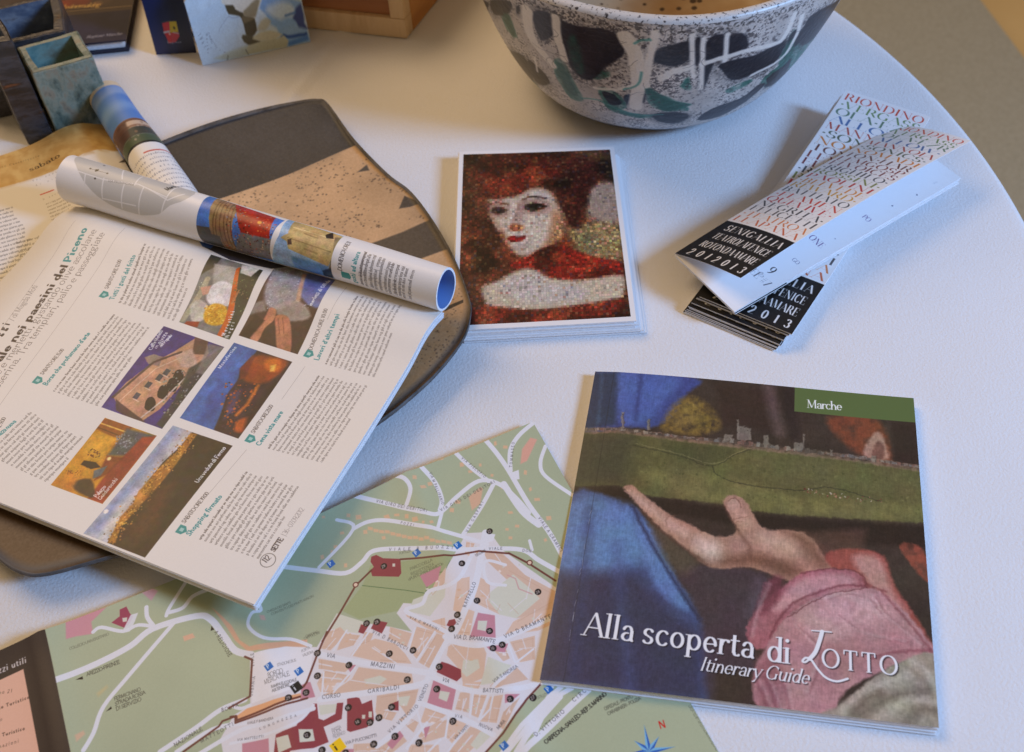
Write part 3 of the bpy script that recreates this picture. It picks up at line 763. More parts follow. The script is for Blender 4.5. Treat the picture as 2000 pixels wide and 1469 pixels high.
for k in range(4):
    zz = .0057 - k * .00115
    j = np.array([random.gauss(0, .0003), random.gauss(0, .0003) - .0002 * k, 0])
    def low(t, s, k=k): return dz(-.0012 * np.exp(-t / .035) * (1 - k / 5))
    under(sheet('page_section', quad_grid(*[shrink(p, .997 + random.gauss(0, .0006), zz) + j for p in q], 4, 14, low), .00095, [PAPER, PAPER_EDGE, PAPER]), guide)
under(sheet('back_cover', quad_grid(*[shrink(p, 1.0, .0009) + np.array([-.0004, -.0012, 0]) for p in q], 2, 2), .0004, [PAPER, PAPER, PAPER]), guide)
tag(guide, 'square guide booklet with painted hand on cover titled Alla scoperta di Lotto', 'booklet')

# ------------------------------------------------------------------ picture postcards in a pile
CD = [(897, 297), (1199, 287), (1243, 627), (884, 646)]
cw, chh = 720, 1080
hc = homog(CD, [(0, 0), (cw, 0), (cw, chh), (0, chh)])
c = Canvas(cw, chh, (98, 52, 36), hc)
D = crop(850, 270, 3.416)
c.poly(D((880, 80), (1200, 80), (1220, 300), (1130, 250), (1020, 200), (900, 170)), (96, 66, 46), 60, .8)
c.poly(D((1010, 330), (1220, 300), (1240, 560), (1020, 520)), (196, 176, 160), 50, .9, sm=3)
c.poly(D((900, 590), (1230, 560), (1250, 830), (1060, 800), (920, 690)), (172, 150, 104), 50, .9, sm=3)
c.poly(D((960, 620), (1080, 640), (1060, 780), (960, 720)), (132, 132, 100), 40, .6)
c.poly(D((300, 130), (700, 100), (1100, 140), (1130, 240), (1030, 330), (960, 420), (900, 330), (740, 300), (600, 350), (360, 390), (300, 300)), (72, 26, 22), 40, .85, sm=3)
c.poly(D((300, 200), (560, 160), (820, 230), (700, 300), (560, 360), (360, 390)), (118, 36, 26), 50, .8, sm=3)
c.poly(D((800, 240), (1000, 200), (1120, 180), (1120, 250), (1040, 330), (1015, 480), (975, 590), (880, 560), (845, 470), (830, 380)), (62, 24, 22), 26, .95, sm=3)
c.poly(D((160, 560), (330, 560), (440, 700), (520, 830), (330, 960), (150, 900)), (104, 46, 30), 50, .7)
c.poly(D((440, 640), (560, 800), (720, 730), (860, 640), (930, 700), (820, 780), (600, 860), (480, 780)), (150, 60, 34), 40, .8)
face = D((358, 405), (430, 402), (560, 376), (640, 332), (720, 325), (790, 370), (832, 450), (868, 540), (850, 620), (790, 690), (705, 758), (620, 782), (545, 768), (490, 712), (450, 640), (408, 600), (378, 550), (360, 490))
c.poly(face, (206, 176, 150), 26, 1, sm=4)
c.poly(D((400, 420), (560, 385), (650, 345), (720, 345), (775, 390), (800, 460), (810, 540), (790, 620), (720, 700), (640, 752), (560, 750), (510, 690), (480, 620), (440, 560), (410, 500)), (230, 216, 200), 34, .95, sm=4)
c.poly(D((790, 470), (870, 540), (860, 640), (780, 710), (710, 760), (760, 640)), (196, 136, 92), 36, .75, sm=3)
c.poly(D((640, 345), (740, 345), (790, 400), (690, 400)), (214, 206, 204), 26, .7)
c.poly(D((362, 430), (480, 420), (500, 480), (470, 520), (380, 510)), (176, 136, 120), 24, .75, sm=3)
c.poly(D((570, 410), (680, 395), (770, 420), (770, 480), (680, 500), (590, 490)), (170, 134, 124), 26, .7, sm=3)
c.poly(D((560, 430), (598, 420), (592, 540), (555, 565), (525, 545)), (186, 154, 146), 18, .65)
c.poly(D((372, 474), (402, 452), (448, 453), (486, 474), (440, 496), (400, 496)), (70, 44, 42), 9, .95, sm=4)
c.poly(D((404, 480), (424, 460), (450, 472), (430, 490)), (26, 22, 26), 6, .95, sm=4); c.dot(D((404, 478))[0], 4, (226, 214, 208), .8, 4)
c.line(D((362, 436), (420, 420), (494, 436)), 9, (120, 74, 60), .85, 8, sm=4)
c.poly(D((592, 452), (640, 426), (702, 426), (752, 446), (700, 470), (640, 478)), (58, 38, 38), 9, .95, sm=4)
c.poly(D((634, 454), (660, 432), (692, 438), (692, 464), (655, 470)), (22, 22, 28), 6, .98, sm=4); c.dot(D((706, 452))[0], 5, (222, 212, 208), .8, 4); c.dot(D((622, 456))[0], 4, (206, 190, 186), .7, 4)
c.line(D((586, 404), (650, 382), (744, 392)), 11, (100, 66, 66), .85, 8, sm=4)
c.line(D((566, 430), (545, 500), (520, 560)), 9, (160, 116, 104), .6, 12, sm=4)
c.poly(D((498, 578), (530, 560), (592, 572), (590, 602), (540, 612), (505, 604)), (190, 96, 62), 14, .85, sm=4); c.dot(D((520, 596))[0], 4, (90, 40, 34), .8, 4); c.dot(D((560, 598))[0], 4, (90, 40, 34), .8, 4)
c.poly(D((484, 656), (528, 640), (556, 648), (612, 642), (590, 672), (540, 684), (505, 680)), (150, 26, 30), 8, 1, sm=4); c.line(D((486, 660), (545, 660), (612, 646)), 3, (84, 14, 20), .8, 4, sm=4)
c.line(D((612, 650), (655, 642)), 6, (196, 140, 130), .6, 8)
c.poly(D((515, 702), (600, 690), (640, 720), (560, 742)), (196, 174, 166), 20, .7, sm=4)
c.poly(D((450, 600), (490, 690), (540, 760), (500, 760), (440, 680)), (170, 96, 66), 22, .7, sm=3)
c.line(D((360, 420), (350, 500), (390, 590), (460, 700), (540, 780)), 14, (84, 34, 26), .6, 14, sm=4)
c.poly(D((500, 830), (600, 790), (730, 720), (850, 705), (950, 745), (1100, 790), (1245, 820), (1250, 912), (1000, 935), (760, 925), (650, 862), (560, 870)), (150, 34, 26), 16, .95, sm=3)
c.poly(D((315, 992), (430, 942), (560, 872), (650, 862), (760, 925), (1000, 938), (1250, 906), (1255, 1040), (1200, 1075), (1000, 1110), (700, 1140), (400, 1132), (340, 1090)), (222, 206, 180), 22, 1, sm=3)
c.poly(D((420, 960), (700, 880), (780, 960), (1000, 980), (980, 1070), (600, 1090)), (220, 212, 210), 40, .7, sm=3)
c.poly(D((130, 1160), (340, 1110), (700, 1150), (1270, 1060), (1275, 1230), (130, 1260)), (122, 34, 26), 20, .9, sm=0)
# every patch becomes a small block of a photomosaic
r = np.random.default_rng(3)
broad = vnoise(chh, cw, 120, 41, 2)[..., None]; broad2 = vnoise(chh, cw, 70, 42, 2)[..., None]
dark = np.clip((.55 - c.a.mean(2, keepdims=True)) / .2, 0, 1)
c.a[:] = c.a * (1 - dark * np.clip((broad - .5) * 2.4, 0, .62)) + dark * np.clip((broad2 - .58) * 2.2, 0, .4) * np.array([.36, .26, .13], np.float32)
def mosaic(src, ty, tx, amp, hue, odd_p, seed):
    r = np.random.default_rng(seed)
    small = src[ty // 2::ty, tx // 2::tx]; ny, nx = small.shape[:2]
    lt = small.mean(2, keepdims=True)
    k = np.where(lt > .6, .32, 1.0)
    til = small * np.exp((r.normal(0, amp, (ny, nx, 1)) + r.normal(0, hue, (ny, nx, 3))) * k)
    odd = r.random((ny, nx)) < np.where(lt[..., 0] > .6, odd_p * .3, odd_p)
    pal = np.array([(56, 74, 116), (176, 104, 44), (196, 172, 118), (36, 26, 26), (150, 44, 34), (104, 108, 76), (30, 38, 58), (130, 72, 40), (120, 112, 60), (84, 90, 96)], np.float32) / 255
    til[odd] = til[odd] * .4 + pal[r.integers(0, len(pal), odd.sum())] * .6
    return til.repeat(ty, 0).repeat(tx, 1)[:chh, :cw]
m1 = mosaic(c.a, 13, 11, .30, .10, .22, 3)
m2 = mosaic(c.a, 5, 5, .24, .08, .05, 4)
hh, ww = min(m1.shape[0], m2.shape[0]), min(m1.shape[1], m2.shape[1])
c.a[:hh, :ww] = np.clip(m1[:hh, :ww] * .56 + m2[:hh, :ww] * .36 + c.a[:hh, :ww] * .08, 0, 1)
c.a *= .90
g_ = np.ones((chh, cw), np.float32); g_[::13] = .86; g_[:, ::11] *= .86; c.mul(g_)
mg = 20
for sl in (np.s_[:mg], np.s_[-mg - 4:], np.s_[:, :mg], np.s_[:, -mg:]): c.a[sl] = np.array([238, 238, 240], np.float32) / 255
card_mat = printed('mosaic_portrait_print', c, .35, .4, .1)
NC = 9
ctop = [W3(x, y, .0090) for x, y in CD]
for k in range(NC):
    z = .0090 - k * .00100
    off = np.array([random.gauss(0, .0007) + .0006 * k * (k % 3 != 1), -.0003 * k + random.gauss(0, .0006), 0]) if k else np.zeros(3)
    ang = random.gauss(0, .006) if k else 0
    cc = sum(ctop) / 4
    R2 = np.array([[math.cos(ang), -math.sin(ang), 0], [math.sin(ang), math.cos(ang), 0], [0, 0, 1]])
    P = []
    for p in ctop:
        r_ = R2 @ (p - cc) + cc + off; r_[2] = z; P.append(r_)
    o = sheet('postcard', quad_grid(*P, 4, 4, (lambda t, s: dz(.0005 * (t - .5) ** 2 * 2)) if k == 0 else None), .00085, [card_mat, PAPER_EDGE, PAPER])
    if k == 0: tag(o, 'mosaic portrait postcard of a red-haired woman, topmost of its pile', 'postcard', 'pile of mosaic postcards')
    else: tag(o, 'white-edged postcard, %s from the top in the mosaic portrait pile' % ('', 'second', 'third', 'fourth', 'fifth', 'sixth', 'seventh', 'eighth', 'last')[k] if k < NC - 1 else 'white-edged postcard at the bottom of the mosaic portrait pile, on the cloth', 'postcard', 'pile of mosaic postcards')

# ------------------------------------------------------------------ city map
mz = .003
mc0 = W3(1041, 828, mz)
ma = W3(0, 1283, mz) - mc0; ma[2] = 0; ma /= np.linalg.norm(ma)          # along the upper edge, to the left
mb = W3(1405, 1469, mz) - mc0; mb[2] = 0; mb /= np.linalg.norm(mb)                                                    # down towards the camera
MA, MB, MS = .340, .300, 5200
mw, mh = int(MA * MS), int(MB * MS)
def hm(p):
    d = W3(p[0], p[1], mz) - mc0
    k_ = ma[0] * mb[1] - ma[1] * mb[0]
    return (mw - (d[0] * mb[1] - d[1] * mb[0]) / k_ * MS, (ma[0] * d[1] - ma[1] * d[0]) / k_ * MS)
c = Canvas(mw, mh, (178, 187, 154), hm)
c.mul(.955 + .09 * vnoise(mh, mw, 260, 21, 3))
K3, K4, K2, K5 = crop(500, 820, 3.077), crop(450, 1150, 3.077), crop(0, 1000, 3.132), crop(850, 1250, 3.077)
ROAD, BLK, PALE, DRED, PINK, WALL = (232, 233, 238), (226, 196, 174), (218, 218, 200), (150, 66, 74), (204, 142, 154), (112, 62, 54)
def road(pts, w, col=ROAD, sm=5, al=1): c.line(pts, w * 1.36, col, al, 1.4, sm=sm)      # w in photo pixels
def blk(pts, col=BLK, soft=2.0, al=1): c.poly(pts, col, soft, al)
# loose houses on the green
houses = [(1440, 160), (1500, 180), (1260, 190), (1240, 290), (1290, 330), (1350, 290), (1420, 350), (1050, 410), (1010, 430), (960, 380), (1060, 270), (1110, 260), (1480, 420), (1180, 560), (1215, 510), (1530, 570), (1510, 670), (1570, 650), (1530, 720), (1620, 330), (1650, 430), (1690, 490), (1760, 600), (1740, 730), (540, 880), (660, 685), (770, 720), (560, 590), (620, 600), (790, 600), (850, 590), (910, 600), (960, 620), (1010, 640), (1060, 640), (480, 770), (460, 800), (520, 690), (410, 600), (400, 830)]
for x, y in houses:
    w, h = random.uniform(10, 24), random.uniform(10, 20); t = random.uniform(-.4, .2)
    blk(K3(*[(x + w * math.cos(t + q_), y + h * math.sin(t + q_)) for q_ in (.7, 2.4, 3.9, 5.5)]), (232, 186, 148), 2.5, .85)
for k in range(15):
    x = 690 + k * 34; y = 650 + (k * 34) * .19 + random.uniform(-8, 8) + 20
    blk(K3((x - 16, y - 10), (x + 14, y - 6), (x + 16, y + 12), (x - 14, y + 10)), (232, 186, 148), 3, .85)
blk(K3((1600, 190), (1650, 120), (1690, 130), (1630, 260), (1590, 280)), (232, 170, 150), 4, .9)
blk(K3((1280, 480), (1350, 420), (1365, 430), (1350, 520), (1300, 560)), (232, 180, 150), 4, .8)
blk(K2((420, 690), (480, 660), (540, 640), (660, 600), (600, 660), (570, 690), (580, 760), (480, 780), (420, 800)), (216, 150, 160), 3, .95)
blk(K2((870, 500), (930, 470), (970, 490), (930, 550)), (216, 150, 170), 4, .7)
blk(K2((1120, 765), (1180, 745), (1195, 770), (1130, 795)), (232, 180, 150), 3, .9)
blk(K2((470, 1380), (520, 1350), (530, 1370), (480, 1420)), (232, 180, 150), 5, .7); blk(K2((600, 1120), (660, 1070), (665, 1085), (610, 1140)), (220, 190, 130), 8, .5)
blk(K2((1300, 590), (1360, 640), (1420, 700), (1470, 790), (1530, 830), (1700, 800), (1880, 780), (1880, 830), (1520, 860), (1440, 790), (1390, 710)), (226, 176, 144), 3, .95)
blk(K2((1590, 640), (1620, 640), (1630, 670), (1600, 670)), (226, 176, 156), 4, .9)
# park
blk(K3((690, 880), (1260, 820), (1230, 900), (1160, 990), (1040, 1050), (1000, 1120), (860, 1150), (620, 1200), (520, 1150), (640, 1000)), (168, 178, 132), 3)
c.line(K3((640, 1000), (900, 1030), (1020, 1050), (1050, 940), (1140, 930), (1170, 870)), 2, (80, 110, 70), .8)
# old town ground
town = K4((640, 150), (830, 210), (960, 230), (1090, 260), (1000, 150), (1040, 90), (1180, 100), (1240, 20), (1290, -80), (1420, -320), (1560, -330), (1640, -220), (1980, 10), (1980, 500), (1880, 560), (1700, 760), (1520, 1000), (1520, 1240), (0, 1240), (-60, 900), (20, 760), (120, 700), (120, 400), (330, 350), (520, 350), (580, 250))
c.poly(town, (230, 225, 226), 2)
blk(K4((640, 150), (830, 210), (770, 270), (590, 240)), PALE)
blocks = [
 ((590, 260), (660, 230), (700, 270), (600, 370), (545, 360)), ((680, 270), (780, 280), (740, 340), (640, 370)), ((810, 260), (860, 270), (840, 320), (780, 340)), ((870, 300), (990, 330), (1050, 390), (1090, 450), (900, 440), (720, 400), (760, 350)), ((960, 230), (1090, 270), (1060, 350), (950, 300)), ((1120, 230), (1230, 260), (1200, 330), (1120, 420), (1070, 370)), ((1240, 270), (1300, 290), (1200, 480), (1130, 440)),
 ((530, 420), (740, 455), (690, 500), (530, 480)), ((560, 490), (720, 520), (690, 560), (520, 570)), ((770, 470), (1090, 510), (1100, 570), (850, 600), (550, 640), (640, 600), (730, 540)), ((520, 570), (640, 560), (600, 620), (540, 620)),
 ((880, 640), (1130, 600), (1110, 680), (1060, 760), (1020, 700), (870, 740)), ((1050, 140), (1200, 200), (1290, 180), (1300, 290), (1180, 240), (1060, 170)), ((1360, 280), (1430, 140), (1470, 150), (1440, 290)),
 ((1310, 350), (1350, 320), (1520, 350), (1540, 400), (1520, 540), (1400, 580), (1380, 490), (1300, 400)), ((1400, 560), (1520, 560), (1490, 600), (1390, 590)), ((1560, 350), (1650, 350), (1680, 420), (1640, 440)), ((1640, 110), (1560, 90), (1560, -30), (1500, -60), (1460, 20), (1480, 100), (1620, 160)), ((1640, 500), (1720, 470), (1790, 540), (1600, 600), (1560, 590)), ((1700, 200), (1960, 50), (1960, 200), (1850, 250), (1650, 280)), ((1680, 320), (1830, 280), (1830, 420), (1740, 440)),
 ((1380, 620), (1440, 620), (1430, 740), (1350, 720)), ((1460, 630), (1540, 640), (1490, 770), (1440, 750)), ((1560, 650), (1640, 640), (1600, 800), (1500, 790)), ((1640, 740), (1740, 650), (1640, 840), (1610, 820)), ((1170, 710), (1300, 750), (1240, 800), (1140, 800)), ((1130, 800), (1100, 860), (1010, 780), (1060, 760)), ((1250, 790), (1310, 780), (1290, 880), (1160, 920), (1120, 870)), ((1320, 770), (1430, 810), (1330, 920), (1290, 880)), ((1440, 820), (1560, 860), (1400, 1000), (1300, 980)), ((920, 900), (1010, 850), (1060, 910), (960, 990), (900, 960)), ((740, 930), (900, 920), (930, 1010), (730, 1020)), ((1080, 930), (1250, 930), (1260, 1060), (1040, 1060)), ((870, 720), (1000, 740), (970, 790), (880, 770)), ((1480, 1000), (1300, 1040), (1300, 1200), (1480, 1200)),
 ((1240, -40), (1300, -110), (1290, -20), (1210, 60), (1200, 40)), ((1370, -40), (1440, -60), (1440, 100), (1380, 160), (1340, 140)), ((1500, -260), (1640, -200), (1790, -60), (1740, 10), (1660, -50), (1550, -150)), ((1650, -140), (1960, 20), (1960, 110), (1720, 180), (1640, 100), (1740, 30)), ((1420, -270), (1470, -260), (1440, -180), (1410, -200)), ((220, 1060), (260, 1030), (500, 1130), (480, 1200), (180, 1200))]
for q_ in blocks: blk(K4(*q_), tuple(np.clip(np.array(BLK) + random.randint(-5, 5), 0, 255)), 1.6)
for q_ in (((1100, 70), (1240, 20), (1300, -20), (1290, 60), (1200, 170), (1070, 140)), ((1560, 30), (1700, -80), (1800, 0), (1860, 60), (1720, 180), (1620, 160), (1560, 90)), ((1400, 430), (1490, 430), (1500, 480), (1420, 530), (1390, 500)), ((1550, 420), (1640, 450), (1690, 460), (1600, 570), (1500, 580), (1530, 490)), ((820, 540), (900, 520), (940, 540), (900, 570), (810, 570)), ((1500, 850), (1580, 860), (1480, 960), (1440, 930)), ((1000, 650), (1080, 640), (1060, 700), (1020, 700)), ((640, 690), (530, 700), (540, 760), (630, 740))):
    blk(K4(*q_), PALE, 2)
# small courts and lanes cut into the blocks
for q_ in blocks:
    P_ = np.array(q_, float); m_ = P_.mean(0)
    for k in range(int(random.choice([1, 2, 2, 3]))):
        i_ = random.randrange(len(P_)); a_ = P_[i_] * .5 + P_[i_ - 1] * .5
        e_ = m_ + (m_ - a_) * random.uniform(-.3, .7) + np.array([random.gauss(0, 8), random.gauss(0, 6)])
        c.line(K4(tuple(a_), tuple(e_)), random.uniform(1.6, 3.2), (232, 228, 230), .9, 1.2)
        c.line(K4(tuple(P_[i_] * .8 + m_ * .2), tuple(P_[i_ - 1] * .8 + m_ * .2)), 1.6, (208, 172, 148), .6, 1.2)
for k in range(75):
    q_ = random.choice(blocks); x = sum(p[0] for p in q_) / len(q_) + random.gauss(0, 30); y = sum(p[1] for p in q_) / len(q_) + random.gauss(0, 22)
    w, h, t = random.uniform(6, 16), random.uniform(5, 12), random.uniform(0, 1.5)
    blk(K4(*[(x + w * math.cos(t + a_), y + h * math.sin(t + a_)) for a_ in (.7, 2.4, 3.9, 5.5)]), random.choice([PALE, (246, 236, 230), (226, 186, 152)]), 1.6, .8)
for q_ in (((1580, 640), (1560, 720), (1500, 780)), ((1460, 620), (1440, 760)), ((1550, 640), (1490, 780)), ((1310, 760), (1290, 890)), ((1420, 810), (1300, 980)), ((700, 250), (620, 370)), ((840, 250), (730, 400)), ((1110, 240), (1070, 370)), ((1230, 260), (1120, 430)), ((1120, 730), (1160, 860)), ((1260, 900), (1100, 1060)), ((560, 500), (550, 640)), ((750, 470), (620, 620)), ((1660, 300), (1710, 440)), ((1820, 360), (1720, 440))):
    road(K4(*q_), 3.4, sm=0)
# park-side monuments
blk(K3((695, 830), (725, 820), (765, 840), (870, 845), (875, 930), (860, 950), (700, 945), (690, 910), (710, 890), (690, 860)), DRED, 1.5); blk(K3((822, 872), (838, 872), (838, 890), (822, 890)), PALE)
blk(K3((1375, 700), (1410, 705), (1408, 735), (1375, 730)), DRED, 1.5)
for q_ in (((870, 190), (945, 205), (910, 270), (845, 240)), ((785, 215), (830, 225), (800, 272), (768, 262)), ((1315, 195), (1350, 190), (1360, 215), (1330, 240), (1300, 225)), ((1270, 438), (1310, 450), (1385, 485), (1388, 530), (1360, 555), (1240, 500), (1250, 460)), ((700, 660), (740, 645), (775, 655), (790, 690), (850, 665), (862, 790), (820, 830), (720, 858), (700, 850)), ((960, 690), (1010, 670), (1010, 730), (970, 725)),
           ((640, 685), (678, 682), (668, 780), (560, 830), (590, 920), (500, 960), (360, 982), (360, 1230), (300, 1230), (260, 1000), (275, 880), (400, 830), (410, 800), (450, 770), (500, 690), (520, 690), (530, 780), (560, 790), (630, 750))):
    blk(K4(*q_), DRED, 1.5)
blk(K4((412, 850), (495, 845), (508, 915), (420, 930)), PALE, 1.5); blk(K4((275, 900), (350, 885), (370, 960), (290, 990)), PALE, 1.5); blk(K4((830, 735), (850, 735), (850, 770), (830, 770)), PALE, 1.5); blk(K4((790, 755), (810, 755), (808, 778), (790, 778)), PALE, 1.5)
for q_ in (((1490, 155), (1590, 165), (1595, 300), (1440, 300), (1470, 220)), ((1220, 545), (1360, 580), (1330, 725), (1180, 690)), ((1650, 640), (1740, 630), (1690, 680), (1650, 690)), ((430, 570), (480, 560), (510, 650), (420, 670)), ((700, 470), (760, 450), (720, 500)), ((940, 930), (1010, 840), (1040, 880), (970, 960)), ((1160, 830), (1200, 820), (1170, 900)), ((70, 930), (230, 900), (235, 1040), (70, 1040)), ((1540, 360), (1670, 330), (1650, 385), (1560, 380)), ((1140, -70), (1270, -120), (1250, -40), (1180, 0)), ((650, 960), (740, 960), (740, 1040), (640, 1040))):
    blk(K4(*q_), PINK, 1.8)
blk(K4((1490, 205), (1545, 200), (1535, 265), (1485, 260)), PALE, 1.5); blk(K4((1260, 610), (1318, 620), (1300, 675), (1250, 655)), PALE, 1.5)
blk(K4((30, 770), (100, 720), (420, 630), (430, 655), (60, 790)), (238, 178, 130), 2)
blk(K4((340, 350), (500, 360), (470, 560), (300, 640), (130, 690), (125, 400)), (240, 238, 240), 2)
# main roads
road(K3((830, 370), (900, 390), (935, 450), (905, 545)), 8.5); road(K3((590, 480), (780, 520), (930, 560), (1060, 590), (1120, 570), (1210, 480), (1340, 385), (1460, 400), (1560, 480), (1640, 570)), 9.5); road(K3((1000, 315), (1080, 400), (1120, 500), (1110, 560)), 9.5); road(K3((1205, 225), (1300, 310), (1400, 385)), 9)
road(K3((1385, 145), (1450, 220), (1520, 320), (1640, 520), (1760, 680), (1840, 820)), 10); road(K3((1670, 30), (1580, 110), (1530, 200), (1530, 320)), 9.5); road(K3((1430, 400), (1360, 530), (1250, 700)), 9); road(K3((1490, 400), (1600, 560), (1700, 640)), 13); road(K3((1740, 170), (1710, 270), (1740, 350), (1900, 460)), 8); road(K3((1120, 580), (1095, 680)), 7)
road(K3((490, 615), (590, 665), (380, 890)), 7); road(K3((590, 665), (680, 625), (800, 620), (1000, 660), (1240, 715), (1390, 760)), 8.5); road(K3((160, 885), (370, 910), (540, 925), (640, 860), (710, 795), (900, 785), (1200, 795), (1400, 785), (1600, 790), (1700, 850), (1830, 920)), 9.5); road(K3((1660, 790), (1645, 735)), 6)
road(K3((1380, 690), (1360, 800), (1320, 1000), (1270, 1130), (1210, 1260), (1180, 1300)), 13); blk(K3((1370, 690), (1440, 700), (1425, 740), (1350, 760)), ROAD)
road(K3((1300, 820), (1230, 960), (1160, 1010), (1040, 1040), (1000, 1110), (900, 1150), (1040, 1220), (1180, 1300)), 8); road(K3((1500, 880), (1380, 860), (1390, 980), (1500, 1000)), 6); c.line(K3((1510, 940), (1560, 960), (1580, 1020), (1660, 1050)), 3, (214, 160, 160), .8, dash=1)
blk(K3((1540, 330), (1580, 315), (1585, 370), (1560, 375)), ROAD)
road(K4((520, 390), (760, 440), (1100, 490), (1220, 510)), 11); road(K4((540, 665), (700, 640), (1110, 580), (1200, 530)), 11); road(K4((1290, 290), (1340, 320), (1500, 350), (1620, 310), (1960, 160)), 10); road(K4((1310, 300), (1200, 500), (1150, 640), (1100, 740), (960, 880), (880, 940)), 10); road(K4((1220, 530), (1400, 600), (1560, 620), (1760, 590), (1860, 560)), 10); road(K4((1160, 690), (1330, 750), (1450, 800), (1580, 870)), 9); road(K4((1180, 800), (1060, 950)), 5); road(K4((1580, 590), (1720, 460)), 7)
road(K4((0, 700), (60, 720), (120, 700)), 6); road(K4((-200, 1000), (60, 850), (260, 800), (500, 720)), 8); road(K4((0, 930), (200, 880), (400, 810), (500, 700)), 5)
road(K4((2010, 560), (1860, 700), (1720, 860), (1620, 1000)), 9); road(K4((1980, 640), (1840, 800), (1720, 980)), 11); road(K4((1940, 560), (1900, 660), (1830, 820)), 7); road(K5((920, 290), (800, 400), (640, 560), (500, 700)), 12); road(K5((820, 280), (680, 360), (620, 420), (540, 540), (420, 680)), 9); road(K5((690, 350), (600, 560)), 7)
road(K2((330, 1065), (600, 940), (800, 830), (940, 720), (1200, 640), (1290, 660), (1370, 760), (1440, 850), (1540, 880)), 12.5); road(K2((520, 1469), (580, 1360), (640, 1200), (800, 1000), (1060, 690)), 8); road(K2((580, 750), (630, 720), (760, 740), (850, 700), (960, 710)), 7); road(K2((900, 590), (905, 650), (940, 700)), 8); road(K2((1020, 640), (1040, 590), (1140, 430)), 7); road(K2((1035, 620), (1120, 590), (1180, 520), (1270, 480)), 8)
road(K2((1570, 540), (1600, 610), (1545, 630), (1525, 710), (1620, 780), (1780, 780), (1900, 820)), 6.5); road(K2((980, 1469), (1200, 1320), (1350, 1210), (1500, 1150)), 9); road(K2((1080, 1469), (1300, 1330), (1500, 1290)), 8)
blk(K2((690, 690), (740, 650), (740, 610), (780, 590), (800, 630), (820, 650), (800, 690), (770, 720)), (160, 62, 92), 1.5); blk(K2((755, 660), (785, 655), (782, 680), (758, 684)), PALE); blk(K2((805, 640), (850, 625), (830, 680), (800, 740), (750, 750)), ROAD, 2, .9)
# city wall
for q_ in (K3((1520, 810), (1560, 830), (1640, 870), (1800, 970)), K3((870, 848), (1180, 835), (1340, 800), (1520, 812)), K3((695, 910), (600, 1000), (500, 1170), (400, 1330)), K4((580, 260), (520, 400), (460, 560)), K4((460, 560), (440, 590)), K4((1870, 560), (1780, 660), (1640, 860), (1520, 990), (1440, 1100)), K4((0, 770), (35, 765), (40, 790), (230, 720), (420, 650)), K2((1500, 890), (1545, 910), (1530, 1130), (1400, 1200)), K2((1880, 1140), (1440, 1290), (1440, 1250), (1360, 1280), (1340, 1310), (1120, 1469))):
    c.line(q_, 5.2, WALL, .95, 1.5)
for p_ in K3((600, 995), (1645, 865)): c.dot(p_, 8, WALL); c.dot(p_, 5, (236, 206, 180))
# numbered and information marks
for x, y in [(770, 887), (1405, 682), (1240, 878), (1695, 1037), (1330, 1098), (1212, 1183), (1177, 1262), (665, 1225), (727, 1216), (1405, 1277)]:
    c.dot(K3((x, y))[0], 8.6, (34, 30, 32)); text_raw(c, str(random.randint(10, 38)), 'bold', (hm(K3((x, y))[0])[0] - 6, hm(K3((x, y))[0])[1] + 4), (8.5, 0), (0, -8.5), (214, 200, 190))
for x, y in [(523, 387), (712, 458), (523, 523), (352, 662), (455, 625), (955, 390), (1098, 370), (1063, 545), (1240, 600), (1255, 468), (1580, 365), (1634, 340), (708, 712), (765, 797), (838, 800), (892, 772), (968, 708), (462, 882), (988, 883), (860, 930), (1132, 920), (1336, 790), (1683, 666), (1818, 648), (551, 970), (690, 985)]:
    c.dot(K4((x, y))[0], 8.6, (34, 30, 32)); text_raw(c, str(random.randint(10, 38)), 'bold', (hm(K4((x, y))[0])[0] - 6, hm(K4((x, y))[0])[1] + 4), (8.5, 0), (0, -8.5), (214, 200, 190))
def sign(p, col, ch, fg, s=9):
    x, y = hm(p); t = .25
    ux, uy = (math.cos(t), -math.sin(t)), (math.sin(t), math.cos(t))
    c.poly([(x + s * (i_ * ux[0] + j_ * uy[0]), y + s * (i_ * ux[1] + j_ * uy[1])) for i_, j_ in ((-1, -1), (1, -1), (1, 1), (-1, 1))], col, 1.2, raw=True)
    text_raw(c, ch, 'bold', (x - s * .45, y + s * .6), (s * 1.3 * ux[0], s * 1.3 * ux[1]), (-s * 1.3 * uy[0], -s * 1.3 * uy[1]), fg)
for p_ in K3((452, 870), (968, 813), (1215, 770)) + K4((235, 477), (412, 498), (1912, 595), (1643, 938)): sign(p_, (36, 110, 190), 'P', (240, 245, 250))
sign(K4((398, 595))[0], (30, 34, 34), 'i', (240, 240, 240), 12); sign(K4((645, 945))[0], (250, 206, 30), 'i', (30, 30, 30), 15)
